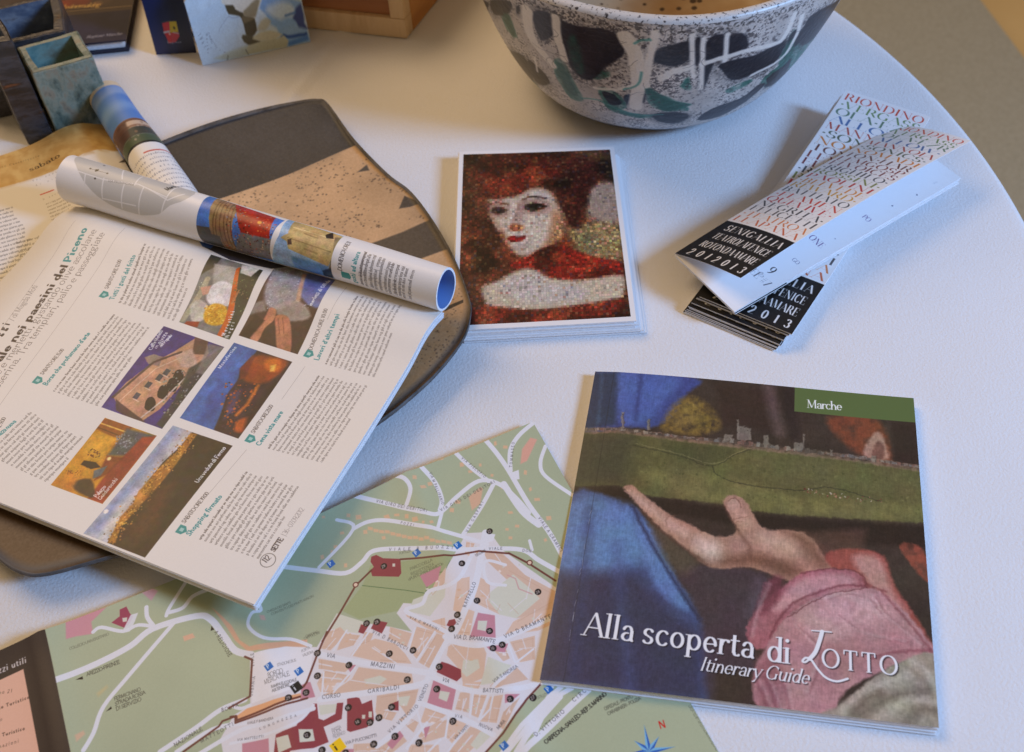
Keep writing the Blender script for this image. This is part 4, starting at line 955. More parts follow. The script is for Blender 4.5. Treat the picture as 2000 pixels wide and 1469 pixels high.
# street names
INK = (56, 54, 60)
for s_, p_, h_ in [
 ('VIA GIRO DEI DEBITORI', K3((725, 515), (1030, 583)), 10), ('VIA M PALLIPANIO', K3((1045, 345), (1120, 530)), 9), ('VIA GIRO DEI DEBITORI', K3((1115, 570), (1440, 392)), 10), ('VIA PISCOPIO', K3((1235, 255), (1375, 365)), 9), ('VIALE B BUOZZI', K3((800, 797), (1185, 795)), 10), ('VIALE', K3((1400, 792), (1480, 790)), 9), ('DON', K3((1600, 800), (1655, 805)), 9), ('VIALE A GRAMSCI', K3((1695, 600), (1830, 800)), 10), ('RAFFAELLO', K3((1265, 1145), (1325, 990)), 11), ('VIA', K3((1215, 1245), (1240, 1205)), 10), ('VIA GASPARI', K3((1275, 690), (1370, 510)), 9), ('TOMMASEO', K3((1540, 300), (1555, 150)), 9), ('POZZI', K3((870, 640), (950, 660)), 8),
 ('VIA', K4((575, 408), (625, 418)), 13), ('MAZZINI', K4((840, 462), (985, 480)), 13), ('CORSO', K4((550, 662), (660, 648)), 12), ('GARIBALDI', K4((825, 626), (1015, 600)), 12), ('VIA D. BRAMANTE', K4((1340, 302), (1590, 336)), 12), ('VIA D BRAMANTE', K4((1650, 300), (1930, 172)), 12), ('BATTISTI', K4((1515, 620), (1640, 632)), 11), ('VIA', K4((1270, 550), (1310, 566)), 11), ('VIA S ANDREA', K4((1585, 572), (1730, 470)), 10), ('VENETO', K4((1145, 675), (1190, 575)), 10), ('VIA VITTORIO', K4((955, 865), (1130, 705)), 10), ('VIA D BAROCCI', K4((850, 265), (1060, 370)), 10), ('VIA G MARONI', K4((1075, 180), (1250, 255)), 8), ('VIA', K4((1345, 765), (1390, 775)), 9), ('NUOVA', K4((1490, 815), (1570, 850)), 9), ('MURA', K4((1610, 840), (1655, 795)), 10), ('VIA A SAFFI', K4((1350, 900), (1430, 820)), 8), ('VIA P PUCCINOTTI', K4((690, 935), (880, 885)), 9), ('VIALE F BANDIERA', K4((100, 815), (260, 790)), 7), ('VIA MATTEOTTI', K4((40, 915), (200, 895)), 7), ('LUNGHEZZA', K4((175, 850), (400, 775)), 7),
 ('D. VITTORIO', K5((605, 580), (780, 425)), 12), ('CIRC', K5((835, 365), (910, 300)), 12), ('BOLTA', K2((1355, 1225), (1460, 1190)), 11), ('NAZIONALE', K2((1070, 1440), (1240, 1335)), 12), ('MATTEOTTI', K2((1230, 1415), (1430, 1305)), 11), ('URBANIA', K2((1545, 1130), (1565, 1010)), 9), ('VIALE', K2((1560, 950), (1555, 870)), 9)]:
    text_line(c, s_, 'sans', p_[0], p_[1], h_ * .86, INK)
for s_, p_, h_, st_ in [
 ('BORGO', K4((230, 545), (320, 510)), 15, 'light'), ('MERCATALE', K4((210, 585), (358, 525)), 15, 'light'), ('STAZIONE BUS', K4((285, 475), (395, 437)), 9, 'light'), ('RAMPA ELICOIDALE', K4((250, 608), (400, 555)), 9, 'sans'), ('ASCENSORE', K4((255, 632), (360, 590)), 9, 'sans'), ('PORTA', K4((430, 385), (480, 360)), 9, 'light'), ('VALBONA', K4((435, 410), (500, 385)), 9, 'light'), ('PORTA LUCIA', K4((1840, 660), (1910, 630)), 9, 'light'), ('PIAZZA', K4((610, 858), (665, 835)), 9, 'light'), ('DUCA', K4((615, 875), (665, 853)), 9, 'light'), ('FEDERICO', K4((618, 898), (690, 868)), 9, 'light'),
 ('PARCO DELLA', K3((930, 915), (1065, 865)), 10, 'light'), ('RESISTENZA', K3((935, 945), (1075, 890)), 10, 'light'), ('(PUNTO PANORAMICO)', K3((920, 975), (1130, 890)), 10, 'light'), ('CHIESA DEI SANTI', K3((70, 1168), (210, 1105)), 8, 'light'), ('CONVENTO DEI FRATI MINORI', K3((95, 1180), (350, 1065)), 8, 'light'), ('CAPPUCCINI', K3((290, 1325), (385, 1285)), 9, 'light'), ('GIARDINO', K3((300, 1310), (375, 1280)), 8, 'light'), ('FORTEZZA', K3((865, 820), (935, 805)), 8, 'light'), ('PORTA LAVAGINE', K3((1325, 835), (1385, 800)), 9, 'sans'),
 ('COLLEGIO UNIVERSITARIO', K2((440, 865), (675, 765)), 9, 'light'), ('AREZZO-FIRENZE', K2((540, 1020), (740, 935)), 12, 'sans'), ('FERMIGNANO', K2((705, 1165), (865, 1100)), 12, 'sans'), ('STRADA ROSSA', K2((710, 1195), (895, 1118)), 12, 'sans'), ('DI SERVIZIO', K2((715, 1225), (870, 1160)), 12, 'sans'), ('A RELIGIOSE', K2((1310, 740), (1400, 890)), 12, 'sans'),
 ('CARPEGNA - SAN LEO - REP. S. MARINO', K5((665, 625), (1035, 320)), 13, 'bold'), ('OSPEDALE - PRONTO', K5((1020, 415), (1190, 338)), 10, 'sans'), ('CARABINIERI - POLIZIA', K5((1040, 445), (1240, 348)), 10, 'sans'), ('E', K3((140, 925), (165, 920)), 11, 'bold')]:
    text_line(c, s_, st_, p_[0], p_[1], h_ * .84, (44, 42, 40))
for p_ in (K2((475, 1042), (515, 1020), (518, 1038)), K2((655, 1230), (685, 1198), (690, 1212)), K2((1295, 700), (1290, 730), (1312, 722))): c.poly(p_, (34, 32, 32), 1.2)
text_line(c, 'CREATED BY S.F.D.I. COMUNICAZIONE', 'sans', *K5((1520, 388), (1690, 660)), 9, (90, 96, 84))
# compass rose
text_line(c, 'N', 'bold', *K5((1352, 528), (1392, 516)), 19, (206, 48, 42))
cx_, cy_ = hm(K5((1285, 660))[0])
for k in range(8):
    t = math.radians(k * 45 - 72); Lr = 62 if k % 2 == 0 else 42
    tip = (cx_ + Lr * math.cos(t), cy_ + Lr * math.sin(t))
    for sg, col in ((1, (50, 104, 190)), (-1, (128, 190, 228))):
        q_ = (cx_ + 15 * math.cos(t + sg * .4), cy_ + 15 * math.sin(t + sg * .4))
        c.poly([(cx_, cy_), q_, tip], col, 1.2, raw=True)
# index panel on the left
xr = hm((98, 1250))[0]
xl2 = hm((55, 1335))[0]
c.poly([(-5, -5), (xr, -5), (xr + 6, mh + 5), (-5, mh + 5)], (58, 48, 46), 2, raw=True)
yp = hm((60, 1310))[1]
c.poly([(-5, yp), (xl2, yp), (xl2 + 6, mh + 5), (-5, mh + 5)], (236, 188, 164), 2, raw=True)
text_line(c, 'Indirizzi utili', 'bold', (-40, 1338), (58, 1302), 16, (222, 214, 210))
for k, (x0_, y0_, x1_, y1_) in enumerate([(-30, 1366, 28, 1358), (-30, 1402, 62, 1370), (-20, 1420, 8, 1412), (-30, 1454, 52, 1430), (-30, 1474, 40, 1454), (-30, 1500, 60, 1480)]):
    text_line(c, ['telefono 21', 'Servizio Turistico', 'orario', 'Centro Turistico', 'informazioni', 'biblioteca civica'][k], 'bold' if k in (1, 3) else 'sans', (x0_, y0_), (x1_, y1_), 9, (70, 52, 46))
# lithographic unevenness and rubbed folds
c.a += (vnoise(mh, mw, 2, 31)[..., None] - .5) * .02
FOLDX = [.085, .19, .275]
map_mat = printed('city_map_print', c, .45, .3, .05)
def mapz(t, s):
    z = .0012 * np.sin(t * 9.0) * np.cos(s * 4) + .0010 * np.sin(s * 7 + 1)
    for f in (.22, .50, .78): z = z + .0026 * np.exp(-np.abs(t - f) / .022)
    for f in (.48,): z = z - .0012 * np.exp(-np.abs(s - f) / .03)
    z = z + .0028 * np.exp(-s / .05) * (.6 + .4 * np.sin(t * 11))
    return dz(np.maximum(z, -.0016))
z3 = np.array([0, 0, 0])
tl_, tr_, br_, bl_ = mc0 + ma * MA, mc0, mc0 + mb * MB, mc0 + ma * MA + mb * MB
mapo = sheet('city_map', quad_grid(tl_, tr_, br_, bl_, 60, 70, mapz), .0002, [map_mat, PAPER, PAPER])
tag(mapo, 'unfolded green and cream city map with white roads and a blue compass star', 'map')

# ------------------------------------------------------------------ theatre leaflets
lw, lh_ = 500, 1750
c = Canvas(lw, lh_, (240, 240, 242))
LN = [('RIONDINO', (206, 66, 48)), ('·VERGASS', (96, 132, 76)), ('OLA·EZR', (84, 120, 96)), ('ALLOW·', (60, 100, 160)), ('MANNOIA', (176, 56, 44)), ('·SONICS·', (70, 84, 60)), ('NOMADI', (214, 120, 40)), ('TON·HAR', (92, 44, 36)), ('LEMGOSP', (122, 44, 40)), ('ELVOICES', (110, 34, 40)), ('·RIGHILO·', (60, 62, 70)), ('ROSSINI·', (120, 130, 66)), ('PAOLINI', (190, 48, 44)), ('·BELVEDE', (216, 132, 44)), ('REWARD·', (206, 150, 50)), ('BATTIATO', (60, 62, 68)), ('·FLAMEN', (206, 60, 44)), ('QUEVIVE·', (190, 44, 46)), ('NEGRITA·', (56, 56, 62)), ('FELICETTI', (66, 62, 66)), ('·TEATROA', (216, 120, 60)), ('LLAPANA', (206, 96, 56))]
ys = lh_ * (1 - .215)
step = (ys - 30) / len(LN)
for k, (s_, col) in enumerate(LN):
    y = 24 + step * (k + .82)
    text_line(c, s_, 'didone', (16, y), (lw - 16, y), step * .86, tuple(int(v * .84 + 34) for v in col), True, stretch=True)
c.poly([(-4, ys), (lw + 4, ys), (lw + 4, lh_ + 4), (-4, lh_ + 4)], (28, 27, 28), 1.5, raw=True)
for k, s_ in enumerate(('SENIGALLIA', 'TEATROLAFENICE', 'ROTONDAAMARE', '2012013')):
    y = ys + 40 + 48 + k * 88
    text_line(c, s_, 'fat', (58, y), (lw - 30, y), 56, (230, 230, 230), True, stretch=(k in (1, 2)))
leaf_mat = printed('leaflet_print', c, .45, .35)
ci = Canvas(500, 1750, (238, 239, 242))
for s_, x_, y_, h_, col in [('EE #7', 330, 1500, 50, (90, 90, 100)), ('9', 380, 1420, 60, (60, 60, 66)), ('25', 372, 1470, 30, (150, 150, 160)), ('TILL', 250, 1550, 28, (130, 130, 140)), ('ONE', 330, 1060, 44, (110, 80, 130)), ('GO', 400, 1250, 28, (120, 120, 150)), ('·', 420, 960, 40, (90, 90, 120)), ('PO', 390, 700, 34, (110, 90, 140)), ('·', 420, 520, 60, (80, 90, 120)), ('·', 440, 340, 60, (80, 90, 120)), ('#', 430, 170, 34, (110, 110, 130))]:
    text_raw(ci, s_, 'didone', (x_, y_), (h_, 0), (0, -h_), col)
inner_mat = printed('leaflet_inside_print', ci, .45, .35)
LW, LLEN = .0575, .207
# lower stack: from the cloth up
b0, b1 = W3(1348, 613, .0008), W3(1511, 684, .0008)
t1 = W3(1545, 652, .0098)
wd0 = b1 - b0; wd0[2] = 0; wd0 /= np.linalg.norm(wd0)
ld0 = np.array([-wd0[1], wd0[0], 0])
ref = W3(1597, 565, .0098) - t1; ref[2] = 0; ref /= np.linalg.norm(ref)
ld0 = ld0 + .6 * ref; ld0 /= np.linalg.norm(ld0); wd0 = np.array([ld0[1], -ld0[0], 0])
NL = 11
sh_ = [0, .0002, .0011, .0008, .0022, .0018, .0052, .0048, .0088, .0082, .0092]
for k in range(NL):
    f = k / (NL - 1)
    br = b1 * (1 - f) + t1 * f
    line0 = b1 + ld0 * 0
    br = b1 + ((t1 - b1) @ wd0) * f * wd0 + ld0 * (((t1 - b1) @ ld0) * sh_[k] / sh_[-1])
    br[2] = .0010 + k * .00088
    br = br + wd0 * random.gauss(0, .0006)
    ang = random.gauss(0, .006) if k < NL - 1 else 0
    wv = wd0 * math.cos(ang) + ld0 * math.sin(ang); lv = ld0 * math.cos(ang) - wd0 * math.sin(ang)
    BR, BL = br, br - wv * LW
    TR2, TL2 = BR + lv * LLEN, BL + lv * LLEN
    lift = .011 * f * f
    def rise(t, s, lift=lift): return dz(lift * np.clip(1 - s / .8, 0, 1) ** 2)
    o = sheet('leaflet', quad_grid(TL2, TR2, BR, BL, 10, 3, rise), .00078, [leaf_mat, PAPER_EDGE, PAPER])
    if k == NL - 1: tag(o, 'leaflet with coloured names and black foot, topmost of the lower crossed stack', 'leaflet', 'theatre season leaflets')
    else: tag(o, 'leaflet with black foot edge, %s from the bottom of the lower crossed stack' % ('', 'second', 'third', 'fourth', 'fifth', 'sixth', 'seventh', 'eighth', 'ninth', 'tenth')[k] if k else 'lowest leaflet of the crossed stack, lying on the cloth', 'leaflet', 'theatre season leaflets')
# upper leaflets crossing it
u0, u1, u2 = W3(1318, 496, .0170), W3(1434, 607, .0158), W3(1876, 346, .0120)
wl = np.linalg.norm(u1 - u0)
for k in range(3):
    d_ = np.array([.0004 * k, -.0003 * k + random.gauss(0, .0003), -.0011 * k])
    BL, BR, TR2 = u0 + d_, u1 + d_, u2 + d_ + np.array([-.001 * k, -.0012 * k, 0])
    TL2 = TR2 + (BL - BR)
    if k == 0:
        up = empty('open_leaflet', (BL[0], BL[1], 0))
        under(sheet('inner_panel', quad_grid(TL2, TR2, BR, BL, 10, 3), .0007, [inner_mat, PAPER_EDGE, leaf_mat]), up)
        def solve_z(px_, anchor, w):
            lo, hi = anchor[2], anchor[2] + .06
            for _ in range(40):
                m_ = (lo + hi) / 2
                if np.linalg.norm(W3(px_[0], px_[1], m_) - anchor) > w: lo = m_
                else: hi = m_
            return W3(px_[0], px_[1], lo)
        CBL = u0 + np.array([0, 0, .0004])
        CTL = W3(1757, 243, .016)
        best = min(((abs(np.linalg.norm(W3(1447, 543, z_) - CBL) - wl * .96), z_) for z_ in np.linspace(.0165, .06, 200)))
        CBR = W3(1447, 543, best[1])
        best2 = min(((abs(np.linalg.norm(W3(1897, 275, z_) - CTL) - wl * .96), z_) for z_ in np.linspace(.014, .06, 200)))
        CTR = W3(1897, 275, best2[1])
        under(sheet('cover', quad_grid(CTL, CTR, CBR, CBL, 16, 8, lambda t, s: dz(.004 * np.sin(np.pi * s) + .0015 * np.sin(np.pi * t))), .00025, [leaf_mat, PAPER, PAPER]), up)
        tag(up, 'open leaflet with lifted cover lying across the top of the leaflet stack', 'leaflet', 'theatre season leaflets')
    else:
        o = sheet('leaflet', quad_grid(TL2, TR2, BR, BL, 10, 3), .0007, [leaf_mat, PAPER_EDGE, leaf_mat])
        tag(o, 'closed leaflet directly beneath the open one with lifted cover' if k == 1 else 'lowest closed leaflet of the upper slanted bundle, touching the stack below', 'leaflet', 'theatre season leaflets')

# ------------------------------------------------------------------ raku platter under the magazines
PLZ = .017
OUT = [(255, 302), (330, 268), (420, 235), (510, 210), (580, 196), (618, 192), (640, 202), (690, 270), (755, 337), (800, 372), (843, 428), (884, 500), (911, 570), (916, 606), (902, 655), (855, 716), (800, 768), (735, 818), (600, 905), (450, 985), (300, 1052), (180, 1088), (85, 1113), (42, 1110), (0, 1085), (-70, 1020), (-120, 930), (-60, 780), (20, 600), (110, 450), (190, 350)]
op = smooth_pts(OUT, 6)
Oxy = np.array([W3(x, y, PLZ)[:2] for x, y in op])
pc = np.array([-.165, .50])
ks = np.concatenate([np.linspace(.04, .55, 8), np.linspace(.6, 1, 16)])
def plate_z(k, p=None):
    if p is None: return .0065 + (PLZ - .0065) * np.clip((k - .5) / .5, 0, 1) ** 1.6
    d = -.016 * math.log(np.mean(np.exp(-np.hypot(Oxy[:, 0] - p[0], Oxy[:, 1] - p[1]) / .016))) - .034
    return .0065 + (PLZ - .0065) * min(1, max(0, 1 - d / .075)) ** 1.5
nO = len(op)
ptop = np.array([[np.append(pc + (Oxy[j] - pc) * k, plate_z(k, pc + (Oxy[j] - pc) * k)) for j in list(range(nO)) + [0]] for k in ks])
pw, phh = 900, 1100
x0p, x1p, y0p, y1p = Oxy[:, 0].min(), Oxy[:, 0].max(), Oxy[:, 1].min(), Oxy[:, 1].max()
def hp(p):
    q = W3(p[0], p[1], .013)
    return ((q[0] - x0p) / (x1p - x0p) * pw, (y1p - q[1]) / (y1p - y0p) * phh)
c = Canvas(pw, phh, (194, 158, 120), hp)
n_ = vnoise(phh, pw, 90, 51, 4)[..., None]
c.a[:] = c.a * (.84 + .3 * n_)
c.poly([(-300, 600), (200, 820), (420, 980), (200, 1200), (-300, 1300)], (92, 72, 54), 120, .95)
c.poly([(640, 700), (930, 560), (940, 700), (760, 840), (640, 900)], (186, 142, 94), 30, .7, noise=.6)
c.poly([(100, 500), (260, 240), (640, 150), (720, 240), (697, 281), (560, 330), (417, 377), (300, 420)], (44, 44, 48), 3)
c.poly([(400, 250), (620, 200), (680, 270), (520, 320)], (62, 61, 64), 60, .6, sm=3, noise=.6, ncell=50)
c.poly([(697, 333), (716, 320), (721, 331)], (70, 66, 64), 3); c.poly([(779, 406), (790, 383), (823, 397), (800, 404)], (64, 58, 56), 3)
c.poly([(700, 474), (726, 466), (787, 449), (846, 427), (885, 470), (875, 486), (821, 502), (760, 500)], (74, 66, 60), 4)
c.poly([(870, 600), (905, 588), (905, 594), (868, 609)], (40, 34, 30), 2)
r = np.random.default_rng(8)
centres = r.uniform([430, 300], [860, 470], (70, 2))
for cx_, cy_ in centres:                                   # smoke-blackened pinholes in loose swarms
    for k in range(int(r.integers(3, 12))):
        p = (cx_ + r.normal(0, 14), cy_ + r.normal(0, 8))
        c.dot(p, r.uniform(.9, 2.2), (70, 58, 50), r.uniform(.4, .85), 2.4)
for k in range(220):
    p = r.uniform([800, 560], [905, 720]); c.dot(tuple(p), r.uniform(.8, 2), (92, 72, 54), .6, 1.5)
c.a += (vnoise(phh, pw, 3, 52, 2)[..., None] - .5) * .08
c.line([(x, y) for x, y in op] + [op[0]], 12, (92, 90, 90), .85, 12)
plate_mat = printed('raku_platter_glaze', c, .5, .4, 0, (260, .25, .0006))
plate_rim = plain('raku_platter_rim', (96, 94, 94), .55, .35, (400, .3, .0006), ((64, 60, 58), 120, .4, .7))
V, F, UV, FM = [], [], [], []
nk = len(ks)
for a_ in range(nk):
    for j in range(nO): V.append(ptop[a_, j])
V.append((pc[0], pc[1], plate_z(0)))
for a_ in range(nk - 1):
    for j in range(nO):
        F.append((a_ * nO + j, a_ * nO + (j + 1) % nO, (a_ + 1) * nO + (j + 1) % nO, (a_ + 1) * nO + j)); FM.append(0)
cidx = len(V) - 1
for j in range(nO): F.append((cidx, (j + 1) % nO, j)); FM.append(0)
base = len(V)
rimp = [(1.006, -.0012), (1.008, -.0035), (1.0, -.0060)]
low = [(k, plate_z(k) - .0063) for k in (.93, .85, .75, .62, .5)]
for k, zz in [(k, PLZ + d_) for k, d_ in rimp] + low:
    for j in range(nO):
        q_ = pc + (Oxy[j] - pc) * k; V.append((q_[0], q_[1], max(zz if k > .99 else plate_z(k, q_) - .0063, .0006)))
prev = (nk - 1) * nO
for m_ in range(len(rimp) + len(low)):
    cur = base + m_ * nO
    for j in range(nO):
        F.append((prev + j, prev + (j + 1) % nO, cur + (j + 1) % nO, cur + j)); FM.append(1)
    prev = cur
F.append(tuple(prev + j for j in range(nO - 1, -1, -1))); FM.append(1)
F = [tuple(reversed(f)) for f in F]
UV = [((v[0] - x0p) / (x1p - x0p), 1 - (y1p - v[1]) / (y1p - y0p)) for v in V]
plate = mesh('ceramic_platter', V, F, [plate_mat, plate_rim], None, UV, FM, True)
tag(plate, 'freeform raku platter with charcoal bands and speckled tan glaze under the magazine', 'platter')

# ------------------------------------------------------------------ rear open magazine with golden page
TRb, BRb = W3(200, 240, .013), W3(352, 500, .0205)
TLb = W3(-260, 388, .008); BLb = TLb + (BRb - TRb); BLb[2] = .016
gw, gh = 1100, 900
hg = homog([tuple(project(p)) for p in (TLb, TRb, BRb, BLb)], [(0, 0), (gw, 0), (gw, gh), (0, gh)])
c = Canvas(gw, gh, (238, 237, 238), hg)
c.poly([(-300, 300), (260, 200), (260, 284), (200, 300), (130, 331), (0, 367), (-300, 450)], (216, 180, 112), 3)
c.poly([(-300, 300), (260, 200), (260, 284), (130, 331), (0, 367), (-300, 450)], (194, 150, 82), 30, .8, noise=.9, ncell=36, nseed=61)
for k in range(40):
    x = random.uniform(-100, 240); y = 330 - x * .32 - random.uniform(0, 40)
    c.line([(x, y), (x + random.uniform(10, 40), y - random.uniform(2, 14))], 2, random.choice([(236, 190, 110), (160, 108, 44)]), .35, 3)
text_line(c, 'a Montemonaco Castelluccio', 'ital', (-60, 345), (77, 308), 11, (70, 50, 26))
text_line(c, 'sabato', 'book', (58, 336), (122, 314), 26, (66, 46, 24), stretch=True)
text_line(c, 'So, consi', 'sans', (64, 355), (118, 340), 9, (110, 108, 106)); text_line(c, 'di piaz', 'sans', (70, 364), (120, 349), 9, (110, 108, 106))
c.line([(79, 381), (105, 373)], 6, (206, 62, 52)); text_line(c, 'A sera', 'sans', (84, 392), (116, 380), 11, (150, 148, 146))
body_text(c, (88, 396), (136, 380), (108, 452), 9, (120, 112, 104), 'text', .52)
body_text(c, (-120, 440), (26, 400), (-40, 640), 26, (66, 68, 78), 'text', .54)
body_text(c, (30, 470), (100, 452), (70, 640), 18, (110, 106, 104), 'text', .54)
page_b = printed('rear_magazine_page_print', c, .5, .3)
magB = empty('rear_magazine', (TRb[0], TRb[1], 0))
def bulge(t, s): return dz(.006 * np.exp(-((t - .86) / .12) ** 2) - .003 * np.clip((t - .93) / .07, 0, 1))
under(sheet('page', quad_grid(TLb, TRb, BRb, BLb, 10, 40, bulge), .0012, [page_b, PAPER_EDGE, PAPER]), magB)
under(sheet('lower_pages', quad_grid(*[p - np.array([0, .0006, .0022]) for p in (TLb, TRb, BRb, BLb)], 10, 40, bulge), .0022, [PAPER, PAPER_EDGE, PAPER]), magB)

def roll_grid(C0, C1, n, r0, r1, ph0, ph1, na=60, nl=90, off=(.6, .95), flat=1.0):
    """rolled-over leaf: rows go around (far side first, gutter last), columns along the fold from C1 (left) to C0"""
    P = np.zeros((na, nl, 3))
    for j in range(nl):
        f = j / (nl - 1)
        Cc = C1 * (1 - f) + C0 * f; r_ = r1 * (1 - f) + r0 * f
        cen_ = Cc + n * r_ * off[0] + np.array([0, 0, r_ * off[1]])
        for i in range(na):
            ph = ph1 + (ph0 - ph1) * i / (na - 1)
            rr = r_ * (1 + .035 * math.sin(2 * ph + 3 * f) + .02 * math.sin(3 * ph - 9 * f) + .012 * math.sin(f * 17 + ph))
            P[i, j] = cen_ + n * (rr * flat * math.cos(ph)) + np.array([0, 0, rr * math.sin(ph)])
    return P
def unit(v): v = np.array(v, float); return v / np.linalg.norm(v)
# its leaf rolled back to the right
C0b, C1b = W3(352, 462, .0215), W3(194, 218, .0135)
axb = unit(C0b - C1b); nb = unit([-axb[1], axb[0], 0])
RB = roll_grid(C0b, C1b, nb, .0135, .0118, math.radians(228), math.radians(-100), 50, 70, (.66, .8))
RB[:, :, 2] = np.maximum(RB[:, :, 2], .009)
fb = lut(RB)
rw_, rh_ = 700, 420
c = Canvas(rw_, rh_, (240, 239, 238), lambda p: tuple(np.array(fb(p)) * (rw_, rh_)))
U = crop(0, 150, 4.444)
def band(x0_, x1_, col, al=1, soft=4): c.poly([(x0_ * rw_, -5), (x1_ * rw_, -5), (x1_ * rw_, rh_ + 5), (x0_ * rw_, rh_ + 5)], col, soft, al, raw=True)
ub = lambda p: fb(U(p)[0])[0]
uA, uB, uC, uD = ub((1010, 240)), ub((1080, 380)), ub((1150, 520)), ub((1200, 600))
band(-.02, .05, (226, 206, 176)); band(.045, uB + .02, (94, 138, 208)); band(.05, .12, (170, 190, 220), .6, 20); band(uA - .02, uA + .05, (140, 176, 224), .6, 30)
band(uB, uC - .02, (206, 182, 160)); band(uB, uB + .018, (120, 86, 70)); band(uB + .05, uB + .065, (150, 116, 96)); band(uC - .06, uC, (70, 72, 66)); band(uC, uD - .015, (78, 92, 70)); band(uD - .02, uD - .006, (30, 32, 34), 1, 2)
for k in range(60): c.dot((random.uniform(uB, uC + .03) * rw_, random.uniform(0, rh_)), random.uniform(3, 9), random.choice([(96, 80, 70), (60, 62, 56), (190, 170, 150), (150, 116, 90)]), .7, 4, True)
c.poly([((uB + .01) * rw_, rh_ * .60), ((uC - .01) * rw_, rh_ * .64), ((uC) * rw_, rh_ * .86), ((uB + .02) * rw_, rh_ * .84)], (84, 56, 50), 8, .85, raw=True)
q0 = uD + .06
c.line([(q0 * rw_, rh_ * .36), (q0 * rw_, rh_ * .62)], 7, (196, 70, 60), .8, raw=True)
for k in range(9):
    x = (q0 + .03 + .034 * k) * rw_
    text_line(c, ''.join(random.choice('aeionrtlscm dp') for _ in range(24)), 'text', (x, rh_ * .78), (x, rh_ * .30), 11, (104, 110, 130), True)
roll_b_mat = printed('rear_roll_print', c, .45, .35)
CREAM = plain('page_back_cream', (226, 206, 170), .6, .2)
under(sheet('rolled_leaf', RB, .0009, [roll_b_mat, PAPER_EDGE, CREAM]), magB)
tag(magB, 'open magazine with golden landscape page beside the teal vase', 'magazine')

# ------------------------------------------------------------------ front magazine: flat left page and rolled right leaf
BLp, BRp, TRp = W3(497, 1181, .0215), W3(865, 606, .0285), W3(138, 392, .0275)
TLp = BLp + (TRp - BRp); TLp[2] = .022
# texture: columns from the fore edge (left) to the fold (right), rows from the page head (photo left) to its foot
aw, ah = 1200, 1640
ha = homog([tuple(project(p)) for p in (TLp, TRp, BRp, BLp)], [(0, 0), (aw, 0), (aw, ah), (0, ah)])
c = Canvas(aw, ah, (236, 232, 226), ha)
R7, R8, M1 = crop(0, 380, 2.824), crop(350, 380, 2.825), crop(0, 780, 3.077)
DK, TEAL, TXT = (52, 42, 46), (40, 146, 152), (84, 78, 78)
# heading
def along(s_, sty, p0, p1, cap, col, st=False): text_line(c, s_, sty, p0, p1, cap, col, stretch=st)
text_line(c, 'evale nei paesini del', 'bold', R7((-40, 1010))[0], R7((386, 400))[0], 31, DK, stretch=True)
text_line(c, 'Piceno', 'bold', R7((392, 388))[0], R7((500, 215))[0], 31, TEAL, stretch=True)
along('tture e merletti, gustando olive ascolane', 'light', R7((-60, 1100))[0], R7((550, 228))[0], 29, (92, 84, 84), st=True)
along('Passerina. Tra templari, palio e passeggiate', 'light', R7((-40, 1140))[0], R7((595, 245))[0], 29, (92, 84, 84), st=True)
along('Viaggi', 'bold', R7((-60, 880))[0], R7((62, 720))[0], 30, DK); along('/ di Magda Moti', 'light', R7((78, 705))[0], R7((215, 510))[0], 24, (110, 104, 104))
for p0, p1 in (((425, 165), (-100, 905)), ((700, 205), (0, 1180))): c.line(R7(p0, p1), 1.6, (180, 176, 172), .9)
def shield(p):
    x, y = c.fn(p); s_ = 15
    c.poly([(x - s_, y - s_), (x + s_, y - s_), (x + s_, y + s_ * .4), (x, y + s_ * 1.3), (x - s_, y + s_ * .4)], (44, 150, 148), 1.4, raw=True)
    c.poly([(x - 6, y - 7), (x + 6, y - 7), (x + 6, y + 6), (x - 6, y + 6)], (196, 226, 222), 1.4, .8, raw=True)
for p in (R7((580, 562))[0], R7((215, 1035))[0], R8((713, 868))[0], R8((388, 1330))[0], M1((1090, 780))[0]): shield(p)
hd = [(R7((600, 530), (680, 380)), 'SABATO ORE 12.00', 'Tutti i gusti del fritto', R7((632, 590), (760, 360))),
      (R7((243, 1005), (360, 865)), 'SABATO ORE 15.00', "Borse che profumano d'arte", R7((262, 1065), (505, 775))),
      (R8((730, 850), (825, 650)), 'DOMENICA ORE 10.00', "Lavori d'altri tempi", R8((765, 905), (890, 680))),
      (R8((408, 1300), (515, 1145)), 'SABATO ORE 21.00', 'Cena vista mare', R8((440, 1370), (570, 1180))),
      (M1((1108, 742), (1255, 555)), 'SABATO ORE 19.00', 'Shopping firmato', M1((1140, 820), (1335, 575))),
      (R7((-10, 1320), (40, 1240)), 'ORE 9.00', 'Piazza nuova', R7((-10, 1350), (95, 1262)))]
for a_, s1, s2, b_ in hd:
    along(s1, 'text', a_[0], a_[1], 15, (70, 64, 64)); along(s2, 'bold', b_[0], b_[1], 19, TEAL)
def bt(f, tl, tr, bl, n, bold=0): body_text(c, f(tl)[0], f(tr)[0], f(bl)[0], n, TXT, 'text', .56, bold_first=bold, alpha=.9)
bt(R7, (650, 600), (800, 290), (965, 700), 12, 1); bt(R7, (285, 1090), (620, 665), (540, 1170), 10, 1); bt(M1, (-90, 330), (180, 75), (275, 495), 13)
bt(R8, (790, 920), (980, 560), (1080, 1000), 11, 1); bt(R8, (470, 1380), (760, 970), (790, 1465), 12, 1); bt(M1, (1180, 835), (1470, 400), (1560, 960), 12, 1)
for p0, p1, f in (((925, 520), (820, 700), R8), ((690, 935), (560, 1110), R8), ((1475, 285), (1250, 560), M1)): c.line(f(p0, p1), 1.6, (178, 174, 170), .9)
c.dot(M1((1610, 965))[0], 24, (90, 86, 84), 1, 1.5); c.dot(M1((1610, 965))[0], 22, (236, 232, 226), 1, 1.5)
